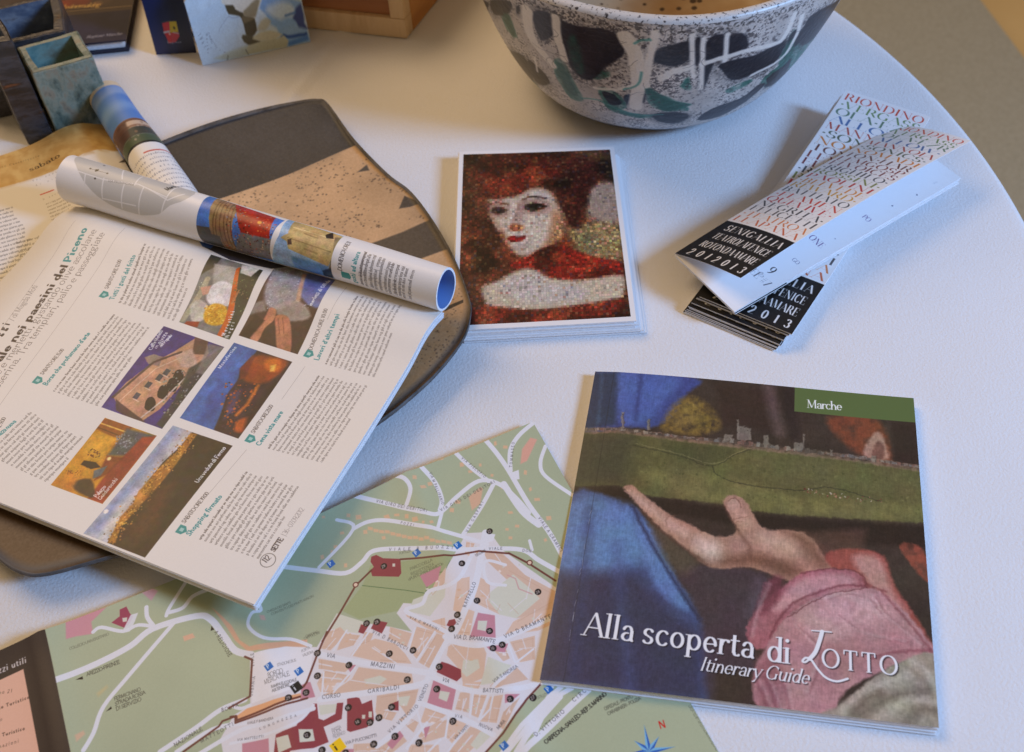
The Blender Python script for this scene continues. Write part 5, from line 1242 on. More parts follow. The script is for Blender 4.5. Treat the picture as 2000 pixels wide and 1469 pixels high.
along('112', 'text', M1((1598, 985))[0], M1((1632, 948))[0], 20, DK); along('SETTE', 'bold', M1((1650, 915))[0], M1((1705, 835))[0], 17, DK); along('| 36 - 07.09.2012', 'light', M1((1715, 820))[0], M1((1830, 650))[0], 17, (110, 104, 104))
# printed pictures
def grain(c, x0, y0, x1, y1):
    h_, w_ = y1 - y0, x1 - x0
    r_ = c.a[y0:y1, x0:x1]
    n1_, n2_, n3_ = vnoise(h_, w_, 46, 81, 2), vnoise(h_, w_, 14, 82, 2), vnoise(h_, w_, 4, 83, 1)
    dx_ = ((n2_ - .5) * 4).astype(int); dy_ = ((vnoise(h_, w_, 14, 84, 2) - .5) * 4).astype(int)   # ragged outlines
    yy, xx = np.mgrid[0:h_, 0:w_]
    r_[:] = r_[np.clip(yy + dy_, 0, h_ - 1), np.clip(xx + dx_, 0, w_ - 1)]
    r_ *= (.72 + .26 * n1_ + .20 * n2_ + .14 * n3_)[..., None]
    r_ += (np.stack([vnoise(h_, w_, 20, 85 + q_, 2) for q_ in range(3)], -1) - .5) * .07
def pic(pts, col): c.poly(pts, col, 1.6)
def clipped(quad, draw):
    """draw on top, then restore what lies outside the picture"""
    r_ = c.cover(quad, 1.6)
    x0_, y0_, x1_, y1_, cv = r_
    keep = c.a.copy()
    draw()
    c.a[:] = keep * (1 - 0) if r_ is None else c.a
    m_ = np.zeros((c.h, c.w, 1), np.float32); m_[y0_:y1_, x0_:x1_, 0] = cv
    grain(c, x0_, y0_, x1_, y1_)
    c.a[:] = keep + (c.a - keep) * m_
def specks(f, x0_, x1_, y0_, y1_, n, cols, r0=2, r1=7, al=.8):
    for k in range(int(n * 2.4)): c.dot(f((random.uniform(x0_, x1_), random.uniform(y0_, y1_)))[0], random.uniform(r0, r1) * .55, random.choice(cols), al, 1.8)
def food():
    pic(R8((180, 330), (480, 420), (280, 810), (-20, 710)), (120, 120, 116))
    c.poly(R8((180, 345), (240, 360), (200, 420), (120, 460), (140, 400)), (60, 62, 50), 6); c.poly(R8((200, 400), (330, 420), (300, 520), (190, 500)), (172, 170, 160), 8, .9)
    c.line(R8((20, 690), (110, 560), (160, 480)), 22, (172, 166, 140), 1, 4); specks(R8, 30, 160, 480, 700, 20, [(120, 112, 90), (210, 206, 186)], 2, 4)
    c.poly(R8((60, 620), (110, 580), (160, 620), (130, 690), (70, 700)), (196, 192, 180), 8, sm=3)
    c.poly(R8((170, 520), (240, 490), (300, 520), (290, 600), (200, 620), (150, 580)), (230, 228, 226), 8, sm=3)
    c.poly(R8((140, 640), (190, 600), (260, 620), (260, 690), (200, 720), (140, 700)), (222, 166, 40), 8, sm=3); specks(R8, 140, 260, 610, 710, 45, [(240, 196, 70), (196, 130, 30), (250, 214, 110)], 3, 8)
    c.poly(R8((40, 700), (110, 700), (100, 730), (20, 725)), (150, 60, 40), 5); c.poly(R8((120, 520), (180, 510), (160, 550), (130, 560)), (206, 150, 130), 5)
    c.line(R8((335, 430), (270, 680), (215, 790)), 22, (206, 96, 34), 1, 3); c.poly(R8((340, 420), (480, 420), (300, 790), (230, 790), (300, 650)), (52, 58, 44), 4); c.poly(R8((350, 400), (450, 420), (400, 470), (340, 450)), (206, 200, 190), 5)
    specks(R8, 300, 420, 480, 640, 30, [(96, 116, 70), (40, 40, 36), (150, 130, 90)], 2, 6)
    c.line(R8((330, 540), (290, 600)), 8, (200, 130, 80), .9, 4)
    along('Mercatini', 'bold', R8((250, 775))[0], R8((305, 640))[0], 15, (240, 240, 240)); along('Negri', 'bold', R8((270, 785))[0], R8((305, 700))[0], 15, (240, 240, 240))
clipped(R8((180, 345), (465, 430), (275, 795), (0, 705)), food)
def lace():
    pic(R8((500, 350), (900, 450), (660, 900), (300, 780)), (64, 44, 40))
    c.poly(R8((560, 380), (740, 430), (700, 560), (560, 640), (470, 600), (500, 470)), (150, 148, 152), 14, sm=3); specks(R8, 480, 720, 400, 640, 90, [(190, 190, 194), (112, 112, 116), (206, 206, 210)], 2, 5, .7)
    c.poly(R8((690, 440), (880, 480), (800, 640), (680, 590)), (104, 112, 168), 10, sm=3); c.line(R8((690, 450), (660, 600)), 16, (206, 160, 130), .9, 8)
    c.poly(R8((530, 620), (660, 600), (730, 680), (640, 700), (560, 680)), (170, 160, 150), 10, .8, sm=3)
    c.poly(R8((420, 600), (470, 590), (480, 640), (380, 660)), (140, 134, 128), 10, .8)
    c.poly(R8((385, 780), (460, 690), (500, 630), (535, 640), (520, 690), (470, 730), (430, 800)), (186, 124, 96), 6, sm=3); c.poly(R8((530, 670), (590, 670), (615, 720), (610, 860), (540, 850), (530, 740)), (180, 116, 86), 6, sm=3); c.line(R8((545, 680), (550, 760)), 3, (120, 72, 54), .7, 3); c.line(R8((570, 680), (575, 760)), 3, (120, 72, 54), .7, 3)
    c.poly(R8((330, 770), (420, 660), (470, 690), (380, 790)), (44, 28, 24), 8, .9)
    along('merletti di Offida', 'bold', R8((735, 632))[0], R8((835, 480))[0], 15, (240, 240, 244))
clipped(R8((545, 380), (860, 472), (650, 870), (325, 770)), lace)
def caffe():
    pic(R7((880, 700), (1260, 820), (900, 1310), (530, 1180)), (60, 46, 118))
    c.poly(R7((560, 1180), (700, 1040), (720, 1180), (640, 1230)), (74, 60, 140), 20, .8)
    c.poly(R7((625, 1120), (700, 1040), (850, 930), (960, 870), (1080, 790), (1140, 800), (1150, 870), (1100, 960), (1010, 1040), (880, 1180), (760, 1260), (680, 1200)), (196, 148, 118), 4)
    c.poly(R7((800, 905), (850, 885), (900, 900), (880, 950), (820, 940)), (140, 122, 112), 4); c.poly(R7((1075, 785), (1150, 800), (1130, 880), (1060, 880)), (96, 70, 60), 5); c.poly(R7((960, 880), (1060, 850), (1100, 960), (1000, 950)), (206, 176, 160), 8, .8)
    c.line(R7((625, 1120), (850, 930), (1000, 870)), 9, (74, 58, 56), .9, 3); c.line(R7((650, 1150), (860, 965), (1000, 900)), 4, (222, 190, 160), .9, 3)
    for x, y in ((755, 1110), (820, 1050), (880, 1010), (920, 980)): c.poly(R7((x - 25, y + 12), (x, y - 18), (x + 24, y - 8), (x, y + 22)), (70, 72, 82), 2.5); c.line(R7((x - 20, y + 18), (x + 8, y + 30)), 3, (230, 206, 186), .8, 2)
    for x, y in ((830, 1150), (900, 1085), (950, 1045), (985, 1000)): c.poly(R7((x - 32, y + 30), (x - 20, y - 20), (x + 10, y - 34), (x + 28, y - 4), (x + 14, y + 40)), (38, 32, 36), 3, sm=4)
    c.line(R7((760, 1240), (900, 1130), (1040, 990)), 6, (222, 206, 192), .9, 3)
    c.poly(R7((1040, 960), (1240, 830), (900, 1290), (860, 1260), (960, 1130)), (52, 56, 52), 8, .9); specks(R7, 900, 1150, 960, 1220, 80, [(96, 116, 96), (30, 32, 32), (150, 150, 146), (120, 100, 90)], 2, 7, .8)
    c.poly(R7((1150, 820), (1235, 835), (1120, 990), (1080, 980)), (130, 122, 118), 8, .8)
    c.poly(R7((640, 1130), (690, 1170), (800, 1250), (760, 1260), (640, 1190)), (70, 52, 56), 4, .9)
    for k, s_ in enumerate(('Caffè Meletti', 'in piazza', 'del Popolo')): along(s_.replace('è', 'e'), 'bold', R7((840 + 26 * k, 865 - 8 * k))[0], R7((905 + 26 * k - 3, 755 + 12 * k))[0], 15, (236, 236, 244))
clipped(R7((905, 730), (1235, 835), (890, 1285), (560, 1175)), caffe)
def sunset():
    pic(R8((290, 790), (640, 900), (330, 1350), (-20, 1235)), (58, 96, 162))
    c.poly(R8((300, 800), (420, 840), (330, 960), (180, 1110), (100, 1240), (0, 1230)), (70, 108, 176), 40, .8); c.poly(R8((160, 1080), (240, 1040), (220, 1180), (110, 1260)), (58, 84, 150), 20, .8)
    c.poly(R8((430, 850), (640, 910), (330, 1345), (180, 1300), (230, 1180), (260, 1090), (320, 1010), (340, 940)), (58, 38, 44), 6)
    c.poly(R8((400, 880), (560, 890), (590, 930), (500, 1010), (420, 1030), (350, 1000)), (150, 66, 30), 14, .95, sm=3); c.poly(R8((470, 900), (560, 900), (540, 960), (480, 960)), (216, 110, 36), 12, .9, sm=3); c.poly(R8((500, 930), (530, 925), (520, 960), (495, 962)), (255, 200, 90), 8, .95)
    c.poly(R8((330, 950), (420, 870), (360, 1000), (330, 1010)), (110, 46, 40), 8); c.poly(R8((280, 1080), (340, 1060), (300, 1180), (240, 1230)), (84, 72, 110), 16, .8)
    specks(R8, 230, 420, 1020, 1310, 55, [(206, 104, 36), (70, 50, 70), (150, 60, 30), (40, 28, 36)], 3, 9, .8); c.poly(R8((320, 1230), (400, 1210), (370, 1290), (300, 1290)), (206, 92, 36), 12, .9, sm=3); c.line(R8((430, 1040), (370, 1140), (310, 1200)), 12, (214, 116, 44), .8, 8)
    c.poly(R8((520, 1010), (620, 910), (480, 1120), (330, 1340), (380, 1180)), (44, 30, 34), 16, .9)
    along('Montefortino', 'bold', R8((225, 955))[0], R8((315, 835))[0], 13, (226, 230, 240))
clipped(R8((300, 810), (620, 910), (320, 1330), (0, 1225)), sunset)
def hall():
    pic(R7((580, 1200), (900, 1310), (540, 1740), (240, 1620)), (204, 142, 40))
    c.poly(M1((630, 110), (800, 160), (700, 230), (560, 170)), (150, 84, 36), 6); c.line(M1((600, 140), (780, 200)), 5, (236, 190, 90), .9, 3); c.line(M1((585, 165), (720, 215)), 4, (96, 56, 30), .9, 3)
    c.poly(M1((500, 260), (560, 200), (690, 230), (600, 360), (500, 350)), (222, 164, 56), 12, .8); c.poly(M1((760, 170), (938, 210), (780, 330), (640, 330)), (78, 84, 88), 12, sm=0); specks(M1, 690, 830, 200, 320, 40, [(120, 130, 136), (60, 66, 70), (150, 156, 160)], 3, 7, .7)
    c.poly(M1((850, 220), (938, 210), (610, 622), (520, 590), (640, 430), (740, 330)), (150, 56, 40), 8); c.poly(M1((640, 330), (740, 340), (640, 440), (560, 480)), (110, 40, 30), 8, .8)
    c.poly(M1((500, 360), (570, 370), (600, 400), (540, 410), (480, 385)), (40, 26, 22), 4); c.poly(M1((560, 420), (640, 390), (600, 450), (550, 470)), (90, 110, 122), 5, .9); c.poly(M1((420, 500), (540, 470), (560, 580), (480, 560)), (50, 40, 34), 8, .9, sm=3)
    c.poly(M1((300, 510), (400, 420), (470, 460), (420, 550)), (206, 130, 50), 14, .8); specks(M1, 520, 600, 290, 340, 10, [(90, 40, 20)], 3, 5); specks(M1, 380, 480, 420, 450, 10, [(120, 60, 30)], 2, 4); c.dot(M1((650, 348))[0], 7, (250, 220, 150), 1, 5)
    along('Palazzo', 'bold', M1((575, 585))[0], M1((635, 515))[0], 15, (240, 226, 220)); along('Guidarocchi', 'bold', M1((598, 600))[0], M1((705, 470))[0], 15, (240, 226, 220))
clipped(M1((630, 110), (938, 210), (610, 622), (300, 510)), hall)
def veduta():
    pic(M1((1020, 130), (1410, 260), (880, 970), (480, 810)), (186, 186, 196))
    c.poly(M1((1035, 148), (1150, 185), (760, 660), (560, 840), (497, 805)), (196, 192, 192), 8); c.poly(M1((1035, 148), (1080, 160), (600, 800), (497, 805)), (126, 150, 196), 46, .85); c.poly(M1((700, 640), (840, 540), (720, 760), (600, 840)), (214, 206, 196), 30, .8)
    c.poly(M1((1150, 185), (1410, 262), (880, 970), (640, 862), (720, 720), (800, 620), (870, 500), (970, 370), (1080, 270)), (54, 42, 32), 4)
    c.poly(M1((1140, 190), (1180, 195), (1060, 370), (940, 520), (830, 640), (720, 760), (690, 860), (645, 860), (720, 700), (800, 610), (830, 540), (960, 390), (1070, 290)), (176, 118, 48), 6, .95)
    for k in range(420):
        t = random.random(); x = np.interp(t, [0, .3, .6, 1], [1155, 985, 820, 670]); y = np.interp(t, [0, .3, .6, 1], [205, 400, 610, 830])
        c.dot(M1((x + random.gauss(0, 22), y + random.gauss(0, 18)))[0], random.uniform(1.4, 3.4), random.choice([(226, 166, 74), (140, 84, 34), (206, 140, 60), (90, 58, 30), (240, 190, 100)]), .75, 2.5)
    c.poly(M1((800, 610), (830, 540), (860, 560), (830, 640)), (200, 140, 66), 5, .9); c.poly(M1((900, 560), (1050, 500), (980, 700), (820, 860), (740, 840)), (92, 56, 36), 50, .8); c.poly(M1((1150, 300), (1380, 265), (1050, 720), (950, 800), (1000, 600)), (44, 40, 34), 40, .8)
    c.dot(M1((632, 668))[0], 8, (236, 232, 226), 1, 3)
    along('Una veduta di Fermo', 'bold', M1((1185, 495))[0], M1((1355, 275))[0], 16, (236, 236, 236))
clipped(M1((1035, 148), (1392, 262), (868, 950), (497, 805)), veduta)
pic([(388, 470), (440, 478), (560, 520), (530, 528), (450, 512), (400, 486)], (62, 60, 70)); c.poly([(388, 470), (420, 474), (412, 488), (396, 484)], (60, 96, 176), 3)
c.a += (vnoise(ah, aw, 2, 71)[..., None] - .5) * .02
page_a = printed('magazine_page_print', c, .42, .35, .06)
magA = empty('front_magazine', (BRp[0], BRp[1], 0))
def curve_a(t, s): return dz(.0035 * np.exp(-((t - .90) / .08) ** 2) - .0012 * np.clip((t - .96) / .04, 0, 1) - .006 * np.clip((.12 - s) / .12, 0, 1) ** 2 * (1 - t * .3) + .0022 * np.sin(t * 3.2) * np.sin(s * 5.2 + .4) + .0008 * np.sin(t * 9) * np.sin(s * 9))
gA = [TLp, TRp, BRp, BLp]
under(sheet('printed_page', quad_grid(*gA, 40, 50, curve_a), .0003, [page_a, PAPER, PAPER]), magA)
for k in range(6):
    d_ = np.array([random.gauss(0, .0004), -.0002 * k + random.gauss(0, .0003), -.0005 - .00072 * k])
    under(sheet('page_section', quad_grid(*[p + d_ for p in gA], 12, 50, curve_a), .00058, [PAPER, PAPER_EDGE, PAPER]), magA)
# rolled right leaf
axa = unit(BRp - TRp); na_v = unit([-axa[1], axa[0], 0])
C0, C1 = BRp + np.array([0, 0, .0022]), TRp + np.array([0, 0, .0022])
RA = roll_grid(C0, C1, na_v, .0138, .0152, math.radians(262), math.radians(-97), 70, 120, (.46, .62), .86)
fa = lut(RA)
tw, th_ = 1500, 560
c = Canvas(tw, th_, (240, 240, 242), lambda p: tuple(np.array(fa(p)) * (tw, th_)))
E1, E6 = crop(0, 0, 2.857), crop(0, 150, 4.444)
c.poly(E6((650, 705), (800, 690), (1050, 760), (1300, 840), (1560, 930), (1700, 1000), (1600, 1070), (1480, 1120), (1380, 1190), (1230, 1200), (1050, 1150), (900, 1075), (760, 950), (680, 820)), (202, 202, 200), 3, sm=3)
for q_ in (((680, 820), (900, 890), (1200, 930), (1450, 1050)), ((740, 850), (730, 950)), ((900, 880), (890, 1060)), ((1080, 920), (1060, 1140)), ((1250, 960), (1210, 1190)), ((1090, 770), (1060, 890)), ((1240, 870), (1170, 940)), ((900, 1060), (1180, 1120)), ((1560, 960), (1400, 1180)), ((1600, 1020), (1450, 1070), (1300, 980))): c.line(E6(*q_), 5, (236, 236, 238), .95, 2)
c.poly(E6((830, 805), (860, 800), (855, 822), (825, 825)), (24, 24, 26), 2); c.line(E6((780, 798), (940, 840)), 1.6, (60, 60, 60), .8)
for x, y in ((785, 798), (825, 885), (905, 775), (935, 840)): c.dot(E6((x, y))[0], 4, (50, 50, 52), .9)
text_line(c, 'VIA PROVINCIALE', 'sans', *E6((935, 912), (1160, 945)), 11, (120, 120, 122)); text_line(c, 'Marche', 'bold', *E6((1455, 995), (1575, 935)), 22, (40, 40, 42))
def clip2(quad, draw):
    r_ = c.cover(quad, 1.6); keep = c.a.copy(); draw(); grain(c, *r_[:4]); m_ = np.zeros((c.h, c.w, 1), np.float32); m_[r_[1]:r_[3], r_[0]:r_[2], 0] = r_[4]; c.a[:] = keep + (c.a - keep) * m_
def parade():
    c.poly([(370, 370), (570, 420), (560, 530), (370, 480)], (76, 124, 204), 2); c.poly([(385, 440), (410, 445), (440, 490), (395, 475)], (80, 74, 66), 4); c.poly([(430, 380), (480, 395), (470, 500), (432, 490)], (152, 120, 84), 3)
    for k in range(6): c.line([(438 + 6 * k, 392), (434 + 6 * k, 485)], 4, (96, 66, 44), .7, 3)
    c.poly([(462, 396), (540, 425), (525, 470), (470, 455)], (166, 40, 28), 4); c.poly([(470, 455), (545, 470), (545, 510), (460, 500)], (120, 116, 118), 5)
    for k in range(300): c.dot((random.uniform(440, 545), random.uniform(395, 505)), random.uniform(1.2, 3.4), random.choice([(196, 60, 40), (226, 190, 160), (60, 44, 40), (206, 130, 60), (150, 150, 152), (90, 30, 26)]), .85, 3)
    c.dot((507, 435), 8, (236, 170, 60), .9, 4); c.poly([(385, 448), (430, 462), (440, 505), (395, 480)], (70, 66, 62), 6, .9)
clip2([(415, 376), (556, 431), (536, 512), (398, 476), (383, 440), (390, 405)], parade)
def tower():
    c.poly([(530, 410), (700, 460), (690, 560), (520, 520)], (156, 194, 236), 2); c.poly([(570, 500), (640, 520), (640, 545), (580, 530)], (92, 150, 220), 10, .8)
    c.poly(R8((575, 225), (600, 215), (640, 150), (700, 150), (910, 235), (870, 330), (820, 395), (600, 300), (590, 260), (560, 240)), (196, 172, 118), 3)
    c.line(R8((630, 180), (880, 255)), 6, (226, 206, 150), .9, 3); c.line(R8((600, 240), (840, 320)), 4, (150, 124, 80), .8, 3); c.poly(R8((810, 225), (850, 215), (850, 245), (815, 245)), (50, 44, 40), 2.5); c.poly(R8((595, 250), (620, 245), (620, 275), (598, 275)), (90, 74, 60), 2.5); c.line(R8((690, 215), (760, 240)), 7, (150, 126, 84), .8, 2); c.line(R8((690, 300), (760, 325)), 7, (160, 136, 92), .8, 2)
    c.poly(R8((860, 240), (930, 240), (870, 460), (830, 450), (850, 330)), (130, 116, 88), 4); c.poly(R8((790, 420), (850, 400), (850, 460), (800, 445)), (36, 56, 74), 6, .9)
clip2([(566, 428), (672, 462), (655, 545), (535, 512), (545, 460)], tower)
x_, y_ = c.fn(R8((918, 448))[0]); c.poly([(x_ - 16, y_ - 14), (x_ + 14, y_ - 14), (x_ + 20, y_), (x_ + 14, y_ + 14), (x_ - 16, y_ + 14)], (44, 150, 148), 1.5, raw=True)
text_line(c, 'DOMENICA ORE 11', 'text', *R8((900, 425), (950, 262)), 16, (60, 56, 58)); text_line(c, 'gusti ad altura', 'bold', *R8((985, 488), (1000, 318)), 18, TEAL)
for k in range(11):
    x = 1030 + 26 * k; text_line(c, ''.join(random.choice('aeio nrtlscm dpu') for _ in range(30)), 'bold' if k == 0 else 'text', *R8((x - 8, 500 + k * 8), (x + 8, 318 + k * 10)), 13, (88, 84, 86))
c.a += (vnoise(th_, tw, 2, 72)[..., None] - .5) * .02
roll_a_mat = printed('rolled_leaf_print', c, .38, .4, .08)
BLUEP = plain('leaf_back_blue_print', (120, 160, 220), .5, .3)
lf = under(sheet('rolled_leaf', RA, .0013, [roll_a_mat, PAPER_EDGE, BLUEP]), magA)
lf['label'] = 'right leaf rolled into a tube, blue picture inside'
tag(magA, 'open magazine lying across the platter, photo page flat and facing leaf rolled', 'magazine')

# ------------------------------------------------------------------ large raku bowl
BC, Rb, Rr, Hb, eb = np.array([.1137, .7056]), .0735, .1349, .1221, .5445
TILT = math.radians(1.4)
def bowl_pt(r, z, t):
    x, y = r * math.cos(t), r * math.sin(t)
    x2, z2 = x * math.cos(TILT) + z * math.sin(TILT), z * math.cos(TILT) - x * math.sin(TILT)
    return (BC[0] + x2, BC[1] + y, z2 + .0016)
nT, nZ = 240, 44
zs = (np.linspace(0, 1, nZ) ** 1.5)
wob = lambda t: .0012 * math.sin(3 * t + 1) + .0008 * math.sin(7 * t)
outer = np.array([[bowl_pt(Rb + (Rr - Rb) * z ** eb + wob(t) * z, .004 + z * (Hb - .004) + .0012 * math.sin(2 * t) * z, t) for t in np.linspace(0, 2 * math.pi, nT + 1)] for z in zs[::-1]])
# rows from the rim down, columns anticlockwise
fbw = lut(outer)
bw_, bh_ = 3000, 640
def hbw(p):
    u, v = fbw(p); return (u * bw_, v * bh_)
c = Canvas(bw_, bh_, (218, 212, 206), hbw)
n1_, n2_, n3_ = vnoise(bh_, bw_, 60, 91, 4), vnoise(bh_, bw_, 7, 92, 2), vnoise(bh_, bw_, 3, 93, 1)
c.mul(.82 + .28 * n1_)
sp_ = np.clip((n2_ * .55 + n3_ * .45 + (n1_ - .5) * .5 - .56) * 7, 0, 1)[..., None]      # sooty speckle where the glaze is thin
c.a[:] = c.a * (1 - sp_ * .72) + np.array([.24, .22, .23], np.float32) * sp_ * .72
K_, L_ = crop(700, 0, 2.857), crop(1300, 0, 2.857)
DKB, GRN = (26, 28, 40), (24, 98, 84)
fullrows = lambda y0_, y1_, col, al, soft: c.poly([(-5, y0_), (bw_ + 5, y0_), (bw_ + 5, y1_), (-5, y1_)], col, soft, al, raw=True)
def patch(pts, col=DKB, al=.97, soft=6):
    m_ = np.mean(pts, axis=0)
    k_ = 1.10 if col == DKB else 1.2
    pts = [(m_[0] + (p[0] - m_[0]) * k_, m_[1] + (p[1] - m_[1]) * k_) for p in pts]
    if col == DKB: c.poly([(m_[0] + (p[0] - m_[0]) * 1.22, m_[1] + (p[1] - m_[1]) * 1.22) for p in pts], (64, 66, 72), 30, .7, sm=3, noise=1.0, ncell=5)
    c.poly(pts, col, soft, al, sm=3, noise=(0.04 if col == DKB else .5), ncell=22)
# back and unseen sides carry the same kind of marks
rr_ = np.random.default_rng(12)
vis0, vis1 = 1250, 2900
for k in range(46):
    x, y = rr_.uniform(0, bw_), rr_.uniform(60, 540)
    if vis0 < x < vis1: continue
    w_, h_ = rr_.uniform(30, 90), rr_.uniform(30, 80)
    q_ = [(x + w_ * math.cos(t) * rr_.uniform(.5, 1), y + h_ * math.sin(t) * rr_.uniform(.5, 1)) for t in np.linspace(0, 5.5, 7)]
    c.poly(q_, DKB if k % 3 else GRN, 4, .9, sm=3, raw=True)
for q_ in (((1100, 365), (1140, 350), (1195, 450), (1240, 540), (1180, 530), (1120, 440)), ((1350, 500), (1440, 525), (1485, 590), (1400, 600)), ((1605, 490), (1655, 515), (1760, 560), (1835, 580), (1720, 612), (1640, 575)), ((800, 80), (850, 120), (880, 200), (830, 160)), ((1300, 420), (1350, 390), (1400, 420), (1330, 440)), ((880, 340), (960, 430), (1000, 480), (940, 450)), ((1400, 590), (1520, 630), (1640, 640), (1560, 655), (1440, 625)), ((1800, 480), (1840, 440), (1850, 500))):
    patch(K_(*q_), GRN, .85, 7)
for q_ in (((650, 300), (710, 185), (745, 245), (690, 350), (640, 362)), ((560, 430), (690, 330), (720, 345), (620, 450), (560, 470)), ((0, 555), (100, 590), (110, 612), (0, 610)), ((350, 500), (450, 450), (470, 460), (380, 510)), ((760, 250), (830, 200), (800, 300), (720, 360))):
    patch(L_(*q_), GRN, .85, 7)
for q_ in (((745, 5), (830, 8), (852, 40), (830, 78), (760, 72)), ((980, 75), (1080, 85), (1088, 180), (1042, 216), (1010, 200)), ((1112, 108), (1200, 150), (1410, 188), (1468, 272), (1440, 322), (1370, 370), (1300, 432), (1225, 405), (1178, 330), (1160, 250)), ((1652, 302), (1700, 270), (1842, 238), (1832, 330), (1760, 362), (1668, 345)), ((855, 290), (930, 330), (962, 380), (968, 446), (905, 385)), ((952, 340), (1000, 380), (1052, 430), (1055, 466), (990, 450)), ((1655, 640), (1760, 628), (1835, 645), (1780, 682), (1690, 678)), ((1560, 520), (1602, 530), (1596, 568), (1563, 562)), ((676, 0), (712, 30), (726, 70), (700, 52)), ((880, 40), (898, 40), (898, 75), (884, 70)), ((1480, 540), (1510, 530), (1500, 580))):
    patch(K_(*q_))
for q_ in (((163, 232), (197, 225), (190, 342), (163, 352)), ((243, 216), (340, 205), (322, 310), (225, 327)), ((358, 207), (432, 195), (456, 250), (420, 292), (353, 302)), ((208, 378), (262, 355), (240, 420), (205, 490)), ((322, 358), (500, 310), (652, 238), (612, 332), (540, 392), (440, 428), (376, 440), (336, 400)), ((812, 95), (940, 18), (965, 5), (905, 110), (830, 205), (768, 242), (758, 190)), ((690, 205), (752, 160), (742, 235), (690, 258)), ((560, 470), (700, 395), (650, 440), (580, 480)), ((0, 640), (90, 645), (70, 680), (0, 670))):
    patch(L_(*q_))
Z_ = crop(930, 0, 2.817)
for q_ in (((1215, 660), (1290, 600), (1450, 540), (1560, 462), (1585, 470), (1480, 560), (1340, 640)), ((190, 290), (262, 308), (305, 440), (225, 352)), ((290, 340), (330, 360), (395, 430), (390, 462), (330, 440)), ((1600, 430), (1690, 360), (1735, 320), (1700, 400), (1620, 460)), ((20, 5), (70, 15), (60, 60), (40, 50)), ((700, 690), (860, 725), (1000, 735), (1130, 720), (1000, 752), (820, 745)), ((560, 640), (640, 660), (600, 680)), ((690, 505), (760, 520), (800, 570), (740, 575))):
    c.poly(Z_(*q_), DKB, 4, .95, sm=3)
for q_ in (((930, 480), (980, 500), (1040, 545), (1150, 575), (1060, 610), (980, 570)), ((430, 355), (470, 350), (540, 470), (560, 530), (500, 500), (450, 420)), ((150, 80), (190, 90), (215, 200), (190, 190)), ((1690, 290), (1740, 210), (1750, 270), (1700, 340))):
    c.poly(Z_(*q_), (20, 84, 70), 8, .9, sm=3, noise=.4, ncell=8)
for k in range(900):                                        # soot caught in the crackle below the rim and round the drips
    x, y = rr_.uniform(680, 1980), rr_.uniform(60, 640)
    c.dot(Z_((x, y))[0], rr_.uniform(1.5, 5), (60, 56, 60), rr_.uniform(.25, .7), 3)
c.poly(K_((1170, 230), (1215, 200), (1262, 400), (1205, 385)), GRN, 10, .7, sm=3, noise=.5)
for q_, w_ in ((K_((1490, 210), (1550, 320), (1560, 480), (1550, 600)), 36), (K_((1655, 180), (1620, 360), (1600, 480)), 18), (K_((1100, 100), (1110, 200), (1150, 330)), 22), (L_((150, 190), (148, 350), (155, 430)), 12), (L_((212, 215), (205, 350), (200, 495)), 12), (L_((345, 190), (330, 340)), 12), (L_((205, 360), (420, 290), (640, 230), (720, 80)), 16), (L_((760, 90), (730, 200), (640, 330), (480, 420)), 14), (K_((985, 320), (1000, 400)), 8), (K_((940, 60), (960, 200), (1080, 360)), 30), (K_((1320, 490), (1440, 500), (1560, 470)), 12), (K_((1690, 440), (1760, 400), (1840, 380)), 22)):
    c.line(q_, w_, (240, 236, 228), .95, 6, sm=4)
for q_ in (((1240, 545), (1340, 560), (1420, 600), (1560, 640), (1700, 640)), ((1540, 240), (1580, 225), (1630, 225)), ((1580, 400), (1560, 470), (1480, 500))): c.line(K_(*q_), 6, (70, 150, 140), .8, 5, sm=4)
# crackle lines
for k in range(420):
    x, y = rr_.uniform(0, bw_), rr_.uniform(0, bh_)
    pts = [(x, y)]
    t = rr_.uniform(0, 6.28)
    for q_ in range(5):
        t += rr_.normal(0, .5); x += 16 * math.cos(t); y += 12 * math.sin(t); pts.append((x, y))
    c.line(pts, 1.5, (84, 80, 84), .5, 1.2, raw=True)
fullrows(-5, 14, (206, 204, 204), .75, 8)
lipn = np.clip((vnoise(bh_, bw_, 5, 95, 2) - .52) * 8, 0, 1)[:26, :, None]
c.a[:26] = c.a[:26] * (1 - lipn * .6) + .2 * lipn * .6
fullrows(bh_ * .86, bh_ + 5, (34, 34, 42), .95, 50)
c.a += (vnoise(bh_, bw_, 2, 94)[..., None] - .5) * .06
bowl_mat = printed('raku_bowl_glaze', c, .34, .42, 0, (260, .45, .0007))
bowl = empty('ceramic_bowl', (BC[0], BC[1], 0))
def lathe(name, P, mat, flip=False):
    n, m = P.shape[:2]
    V = P.reshape(-1, 3); F = []
    for i in range(n - 1):
        for j in range(m - 1):
            f = (i * m + j, (i + 1) * m + j, (i + 1) * m + j + 1, i * m + j + 1)
            F.append(f[::-1] if flip else f)
    jj, ii = np.meshgrid(np.linspace(0, 1, m), np.linspace(0, 1, n))
    return under(mesh(name, V, F, mat, None, np.stack([jj, 1 - ii], -1).reshape(-1, 2), None, True), bowl)
lathe('glazed_wall', outer, bowl_mat)
ts = np.linspace(0, 2 * math.pi, nT + 1)
TH = .0075
lipm = plain('bowl_lip_glaze', (206, 202, 198), .35, .5, (260, .4, .0007), ((70, 66, 70), 520, .56, .66))
lip = np.array([[bowl_pt(Rr + wob(t) - TH * (1 - math.cos(q)) / 2, Hb + .0012 * math.sin(2 * t) + TH * .42 * math.sin(q), t) for t in ts] for q in np.linspace(math.pi, 0, 9)])
lathe('lip', lip, lipm)
